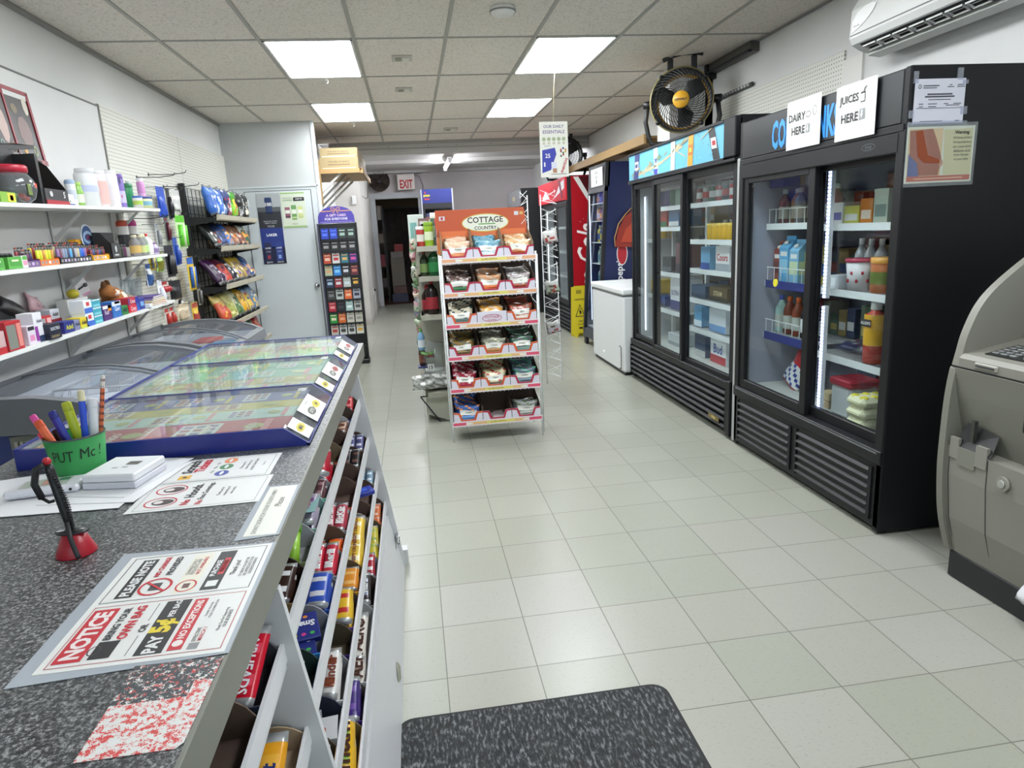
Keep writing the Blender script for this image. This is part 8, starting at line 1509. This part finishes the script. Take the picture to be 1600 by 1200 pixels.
# packs clipped along the left side of the gondola
SD = ['#a8b59a', '#c98a8f', '#8fa87a', '#c9c0b0', '#7a9b6b', '#b56b6b', '#d0d0c9', '#9ba88f', '#5b7a5b', '#b5a08f', '#c9a0a8', '#8f9bb5']
for i in range(12):
    y = 5.30+.02*(i % 3); z = 1.33-.068*i
    b = MB(T(.015-.006*(i % 2), y+.02, z, -.9, .1)); b.bag(.07, .085, .02, design(SD[i], SD[(i+3) % 12], [SD[(i+5) % 12], '#3a5b3a'], i), i, 5, 6); tag(b.build('clipped_snack'), '%s small snack pack from the top of the strip on the left gondola edge' % ORD[i], 'pack', 'snack packs clipped down the gondola edge')
for i, (z, c, cap, l, lb) in enumerate(((.50, '#3a2320', '#4a8a4a', '#7a4a34', 'small brown bottle low on the left gondola edge'), (.62, '#7fa8c9', '#5ba04a', '#dfe6ea', 'water bottle with a green cap on the left gondola edge'))):
    bottle(T(.02, 5.30, z-.06), .028, .17, c, cap, l, 'small_bottle', lb, 'bottle')
o = thing('clip_strip', 'thin strip with a small tray holding packs on the left gondola edge', 'strip', (.03, 5.34, .4)); b = MB(); b.box(.03, .036, 5.33, 5.36, .36, 1.5, CM2); b.build('strip_band', o); b = MB(); b.box(-.02, .06, 5.25, 5.36, .425, .435, M('#3a3a6b')); b.build('strip_tray', o)
for i in range(8):
    bottle(T(.17, 5.8+.3*i, .80), .045, .2, ('#2b1a18', '#1f5b33', '#8a5a2c')[i % 3], '#b5b5b5', ('#a8323a', '#2f8a4a', '#c9a04a')[i % 3], 'side_bottle', '%s bottle along the left side of the gondola' % ORD[i], 'bottle', 'bottles on the left side of the gondola')
# blue freezer by the back wall
o = thing('blue_header_freezer', 'dark glass-door freezer with a blue header beside the rear doorway', 'freezer', (.55, 13.3, 0)); NB = M('#1c2a78', .4)
b = MB(); b.box(.25, .27, 13.0, 13.7, .02, 2.25, M('#c9ccd3')); b.box(.82, .84, 13.0, 13.7, .02, 2.25, M('#c9ccd3')); b.box(.27, .82, 13.66, 13.7, .02, 2.25, M('#2b2d33')); b.box(.27, .82, 13.0, 13.66, .02, .4, M('#2b2d33')); b.box(.27, .82, 13.02, 13.66, 2.0, 2.25, M('#2b2d33')); b.build('cabinet', o)
b = MB(); b.box(.27, .82, 13.0, 13.02, 2.0, 2.25, NB); hp = b.build('header_panel', o)
b = MB(); b.text('pogo', (.36, 12.998, 2.13), X, Z, .12, .08, M('#d9c22c'), .06); b.rect((.36, 12.999, 2.075), X, Z, .1, .025, M('#c23a3a')); b.face([(.31, 12.998, 2.21), (.33, 12.998, 2.21), (.35, 12.998, 2.17), (.33, 12.998, 2.17)], M('#c23a3a')); b.build('header_print', hp)
b = MB(); b.box(.27, .31, 13.0, 13.02, .4, 2.0, BLACK); b.box(.78, .82, 13.0, 13.02, .4, 2.0, BLACK); b.box(.31, .78, 13.0, 13.02, 1.9, 2.0, BLACK); b.box(.31, .78, 13.0, 13.02, .4, .45, BLACK); dd = b.build('door', o); b = MB(); b.box(.31, .78, 13.008, 13.012, .45, 1.9, GLASS); b.build('glass_pane', dd)
b = MB(); b.box(.3, .8, 13.15, 13.6, 1.55, 1.56, WHITE); b.build('shelf', o)
b = MB(T(.5, 13.2, 1.56)); b.box(-.17, .2, 0, .2, 0, .28, M('#4a3f9b', .4), .02); tag(b.build('purple_box'), 'purple box lit inside the freezer with the blue header', 'box')
b = MB(T(.42, 13.12, 1.56)); b.box(-.1, .08, 0, .06, 0, .2, M('#c94a34', .4), .01); tag(b.build('red_orange_box'), 'red orange box in front of the purple box', 'box')
# store room things
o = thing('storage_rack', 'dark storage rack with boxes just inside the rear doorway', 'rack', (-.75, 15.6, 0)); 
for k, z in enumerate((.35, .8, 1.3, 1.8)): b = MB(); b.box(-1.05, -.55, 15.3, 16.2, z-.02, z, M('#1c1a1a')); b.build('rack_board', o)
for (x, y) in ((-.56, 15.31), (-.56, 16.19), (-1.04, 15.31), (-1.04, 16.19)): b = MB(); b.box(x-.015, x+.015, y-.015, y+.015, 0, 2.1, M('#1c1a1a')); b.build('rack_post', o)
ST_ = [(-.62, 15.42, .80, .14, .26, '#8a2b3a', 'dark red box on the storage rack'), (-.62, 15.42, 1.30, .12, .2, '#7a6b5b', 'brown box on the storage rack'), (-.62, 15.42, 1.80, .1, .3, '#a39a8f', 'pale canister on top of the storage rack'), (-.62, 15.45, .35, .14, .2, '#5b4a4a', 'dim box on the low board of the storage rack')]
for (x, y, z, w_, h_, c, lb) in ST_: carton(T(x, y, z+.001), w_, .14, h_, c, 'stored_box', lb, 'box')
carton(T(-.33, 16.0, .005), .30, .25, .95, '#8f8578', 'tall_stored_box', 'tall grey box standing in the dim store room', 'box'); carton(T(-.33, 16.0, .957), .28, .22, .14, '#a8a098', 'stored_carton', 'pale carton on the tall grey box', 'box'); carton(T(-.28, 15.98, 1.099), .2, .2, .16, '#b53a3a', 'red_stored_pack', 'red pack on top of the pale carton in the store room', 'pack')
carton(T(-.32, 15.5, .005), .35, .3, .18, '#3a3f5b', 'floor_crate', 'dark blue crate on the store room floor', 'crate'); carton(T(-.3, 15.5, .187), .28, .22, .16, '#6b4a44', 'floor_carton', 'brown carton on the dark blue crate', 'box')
o = thing('hanging_jacket', 'black jacket hanging inside the rear doorway on the right', 'jacket', (.12, 15.1, .9)); b = MB(T(.12, 15.1, .75)); b.bag(.34, .85, .16, lambda u, v, s_: M('#17171b', .8), 8, 8, 12, wr=.2); b.build('jacket_body', o); b = MB(T(.12, 15.1, .75)); b.tube([(0, 0, .83), (0, .02, .9), (0, .0, .94)], .005, CHROME, 5); b.build('hanger_hook', o); b = MB(T(.02, 15.02, 1.05)); b.box(-.06, .03, -.02, 0, 0, .1, M('#9b9bb0')); b.build('pale_patch', o)
# ================= GIFT CARD RACK =================
o = thing('gift_card_rack', 'tall black gift card rack with a rounded purple header by the partition', 'rack', (-.81, 8.1, 0)); GX0, GX1, GY = -1.013, -.608, 8.08
b = MB(); b.box(GX0, GX1, GY, GY+.05, .05, 1.615, BLACK, .004); b.box(GX0-.018, GX0, GY-.01, GY+.09, .0, 1.62, M('#3b3a4f', .4)); b.box(GX1, GX1+.011, GY-.01, GY+.09, 0, 1.62, BLACK); b.box(GX0-.018, GX1+.018, GY-.08, GY+.1, 0, .05, BLACK, .006)
for k in range(10): z = 1.430-.137*k; b.box(GX0+.005, GX1-.005, GY-.022, GY-.002, z-.004, z+.012, M('#1c1d20'))
b.build('rack_body', o)
b = MB(); pts = [(GX0, 1.62), (GX1, 1.62)] + [((GX0+GX1)/2+.2025*math.cos(t), 1.64+.165*math.sin(t)**.7) for t in [PI*i/14 for i in range(15)]]
b.prism(pts, 'y', GY-.002, GY+.004, M('#4a3f9b', .4)); hc = b.build('header_card', o)
b = MB(); cx = (GX0+GX1)/2; OG = M('#e0a35a'); b.text('A GIFT CARD', (cx, GY-.002, 1.706), X, Z, .22, .032, M('#d9c0d9'), .03); b.text('FOR EVERYONE', (cx, GY-.002, 1.666), X, Z, .25, .032, M('#d9d3e6'), .03); b.rect((cx-.10, GY-.002, 1.752), X, Z, .13, .008, OG); b.rect((cx+.10, GY-.002, 1.752), X, Z, .13, .008, OG); b.rect((cx, GY-.002, 1.634), X, Z, .36, .006, M('#9a8fd0'))
for s_ in (-1, 1): b.oval((cx+.028*s_, GY-.003, 1.775), Vector((1, 0, .4*s_)), Vector((-.4*s_, 0, 1)), .05, .032, OG, inner=.006); b.face([(cx, GY-.0035, 1.765), (cx+.035*s_, GY-.0035, 1.735), (cx+.022*s_, GY-.0035, 1.73)], OG)
b.build('header_print', hc)
GC = [['#2038a3', '#2038a3', '#1f2b2b', '#1c2424'], ['#17171a', '#17171a', '#17171a', '#17171a'], ['#b5492c', '#c9c9c6', '#2b6b7a', '#2b2470'], ['#a8b59b', '#2b7fc9', '#26262b', '#5b1c28'], ['#26304a', '#8f2434', '#b5b9b5', '#17171c'], ['#3a3a3a', '#b5bdb8', '#d9602c', '#9ba0b0'], ['#a31c33', '#1c1c22', '#9bb8b5', '#a8a8a3'], ['#2f8a3a', '#c9642c', '#c0bfb3', '#bdbcab'], ['#c0b5ab', '#c9cbc9', '#c9cbc9', '#d0d0c5']]
G2_ = [['#4a6be0', '#4a6be0', '#8fa89b', '#8fa89b'], ['#8f8f8f'] * 4, ['#d9b5a0', '#b52c3a', '#c9a05b', '#c94a8a'], ['#c99a6b', '#7fc0e6', '#c9c9cf', '#b56b5b'], ['#9bb5c9', '#d0d0d0', '#c9d9e0', '#d9a83a'], ['#77777a', '#3a3a3d', '#e6b08a', '#2b2b3a'], ['#d98a8a', '#3a3a44', '#d9e6e3', '#4a4a50'], ['#d9d0b5', '#e0a07a', '#8f8f8a', '#8f8f8a'], ['#a3342c', '#3a3a3a', '#3a3a3a', '#d9a83a']]
cn_ = {0: 'blue and dark', 1: 'black', 2: 'mixed colour'}
for r in range(9):
    for c in range(4):
        x = GX0+.058+.0965*c; z = 1.447-.137*r
        b = MB(T(x, GY-.012, z, 0, -.10)); m_ = M(GC[r][c], .35); b.box(-.041, .041, 0, .002, 0, .118, m_); b.rect((0, 0, .048), X, Z, .054, .031, M(G2_[r][c], .4)); b.rect((0, 0, .09), X, Z, .062, .012, M(G2_[r][c], .4)); b.oval((0, -.0004, .111), X, Z, .026, .007, BLACK)
        if r == 8 and c in (1, 2): b.oval((0, -.001, .05), X, Z, .055, .055, M('#3a3a3a'), .001, inner=.006)
        nm = {'#2038a3': 'blue', '#1f2b2b': 'dark green', '#1c2424': 'dark green', '#17171a': 'black'}.get(GC[r][c], 'printed')
        tag(b.build('gift_card'), '%s gift card, %s column of the %s row on the rack' % (nm, ORD[c], ORD[r]), 'gift card', 'gift cards on the black rack')
b = MB(); b.oval((-.75, GY-.002, .15), X, Z, .05, .05, M('#d0d0cc')); b.rect((-.69, GY-.002, .15), X, Z, .05, .06, M('#2f5b4a')); b.build('lower_print', o)
# ================= WOODEN SHELF WITH CARDBOARD BOXES =================
o = thing('wooden_bracket_shelf', 'wooden shelf on white brackets sticking out past the partition', 'shelf', (-.75, 9.2, 2.2)); PW = M('#97794c', .6)
b = MB(); b.box(-1.16, -.50, 8.42, 10.05, 2.215, 2.235, PW); b.build('board', o); b = MB(); b.box(-.985, -.52, 8.40, 8.42, 2.185, 2.24, PW, .002); b.slab([(-.52, 8.42, 2.185), (-.485, 8.42, 2.18), (-.485, 10.05, 2.18), (-.52, 10.05, 2.185)], (0, 0, .055), PW); b.build('front_batten', o)
b = MB(); b.box(-1.005, -.965, 8.36, 8.40, 1.84, 2.33, PW, .003); b.build('end_post', o)
for y in (8.46, 8.95, 9.45, 9.95): b = MB(); b.tube([(-1.15, y, 1.83), (-.72, y, 2.21)], .014, M('#cfcfcc', .4), 6); b.box(-1.16, -1.145, y-.015, y+.015, 1.9, 2.215, M('#cfcfcc', .4)); b.build('bracket', o)
CBX = M('#8c7a57', .65)
for k, (z, h_, lb) in enumerate(((2.24, .13, 'lower long cardboard box on the wooden bracket shelf'), (2.372, .10, 'upper long cardboard box on the wooden bracket shelf'))):
    b = MB(); b.box(-.97+.01*k, -.53, 8.44+.01*k, 9.9, z, z+h_, CBX, .004); b.rect((-.75, 8.44+.01*k, z+h_*.35), X, Z, .25, .008, M('#5b4a30')); b.text('THIS SIDE UP HANDLE', (-.75, 8.44+.01*k, z+h_*.6), X, Z, .28, .018, M('#5b4a30'), .02); b.rect((-.75, 8.44+.01*k, z+.006), X, Z, .38, .01, M('#c9bfa3')); tag(b.build('cardboard_box'), lb, 'box', 'cardboard boxes on the wooden bracket shelf')
b = MB(); b.tube([(-.52, 8.45, 2.25), (-.45, 8.6, 2.1), (-.50, 9.2, 1.95), (-.60, 10.5, 2.0), (-.72, 11.6, 2.1)], .004, BLACK, 4); tag(b.build('hanging_cable'), 'thin black cable drooping from the cardboard boxes to the thermostat', 'cable')
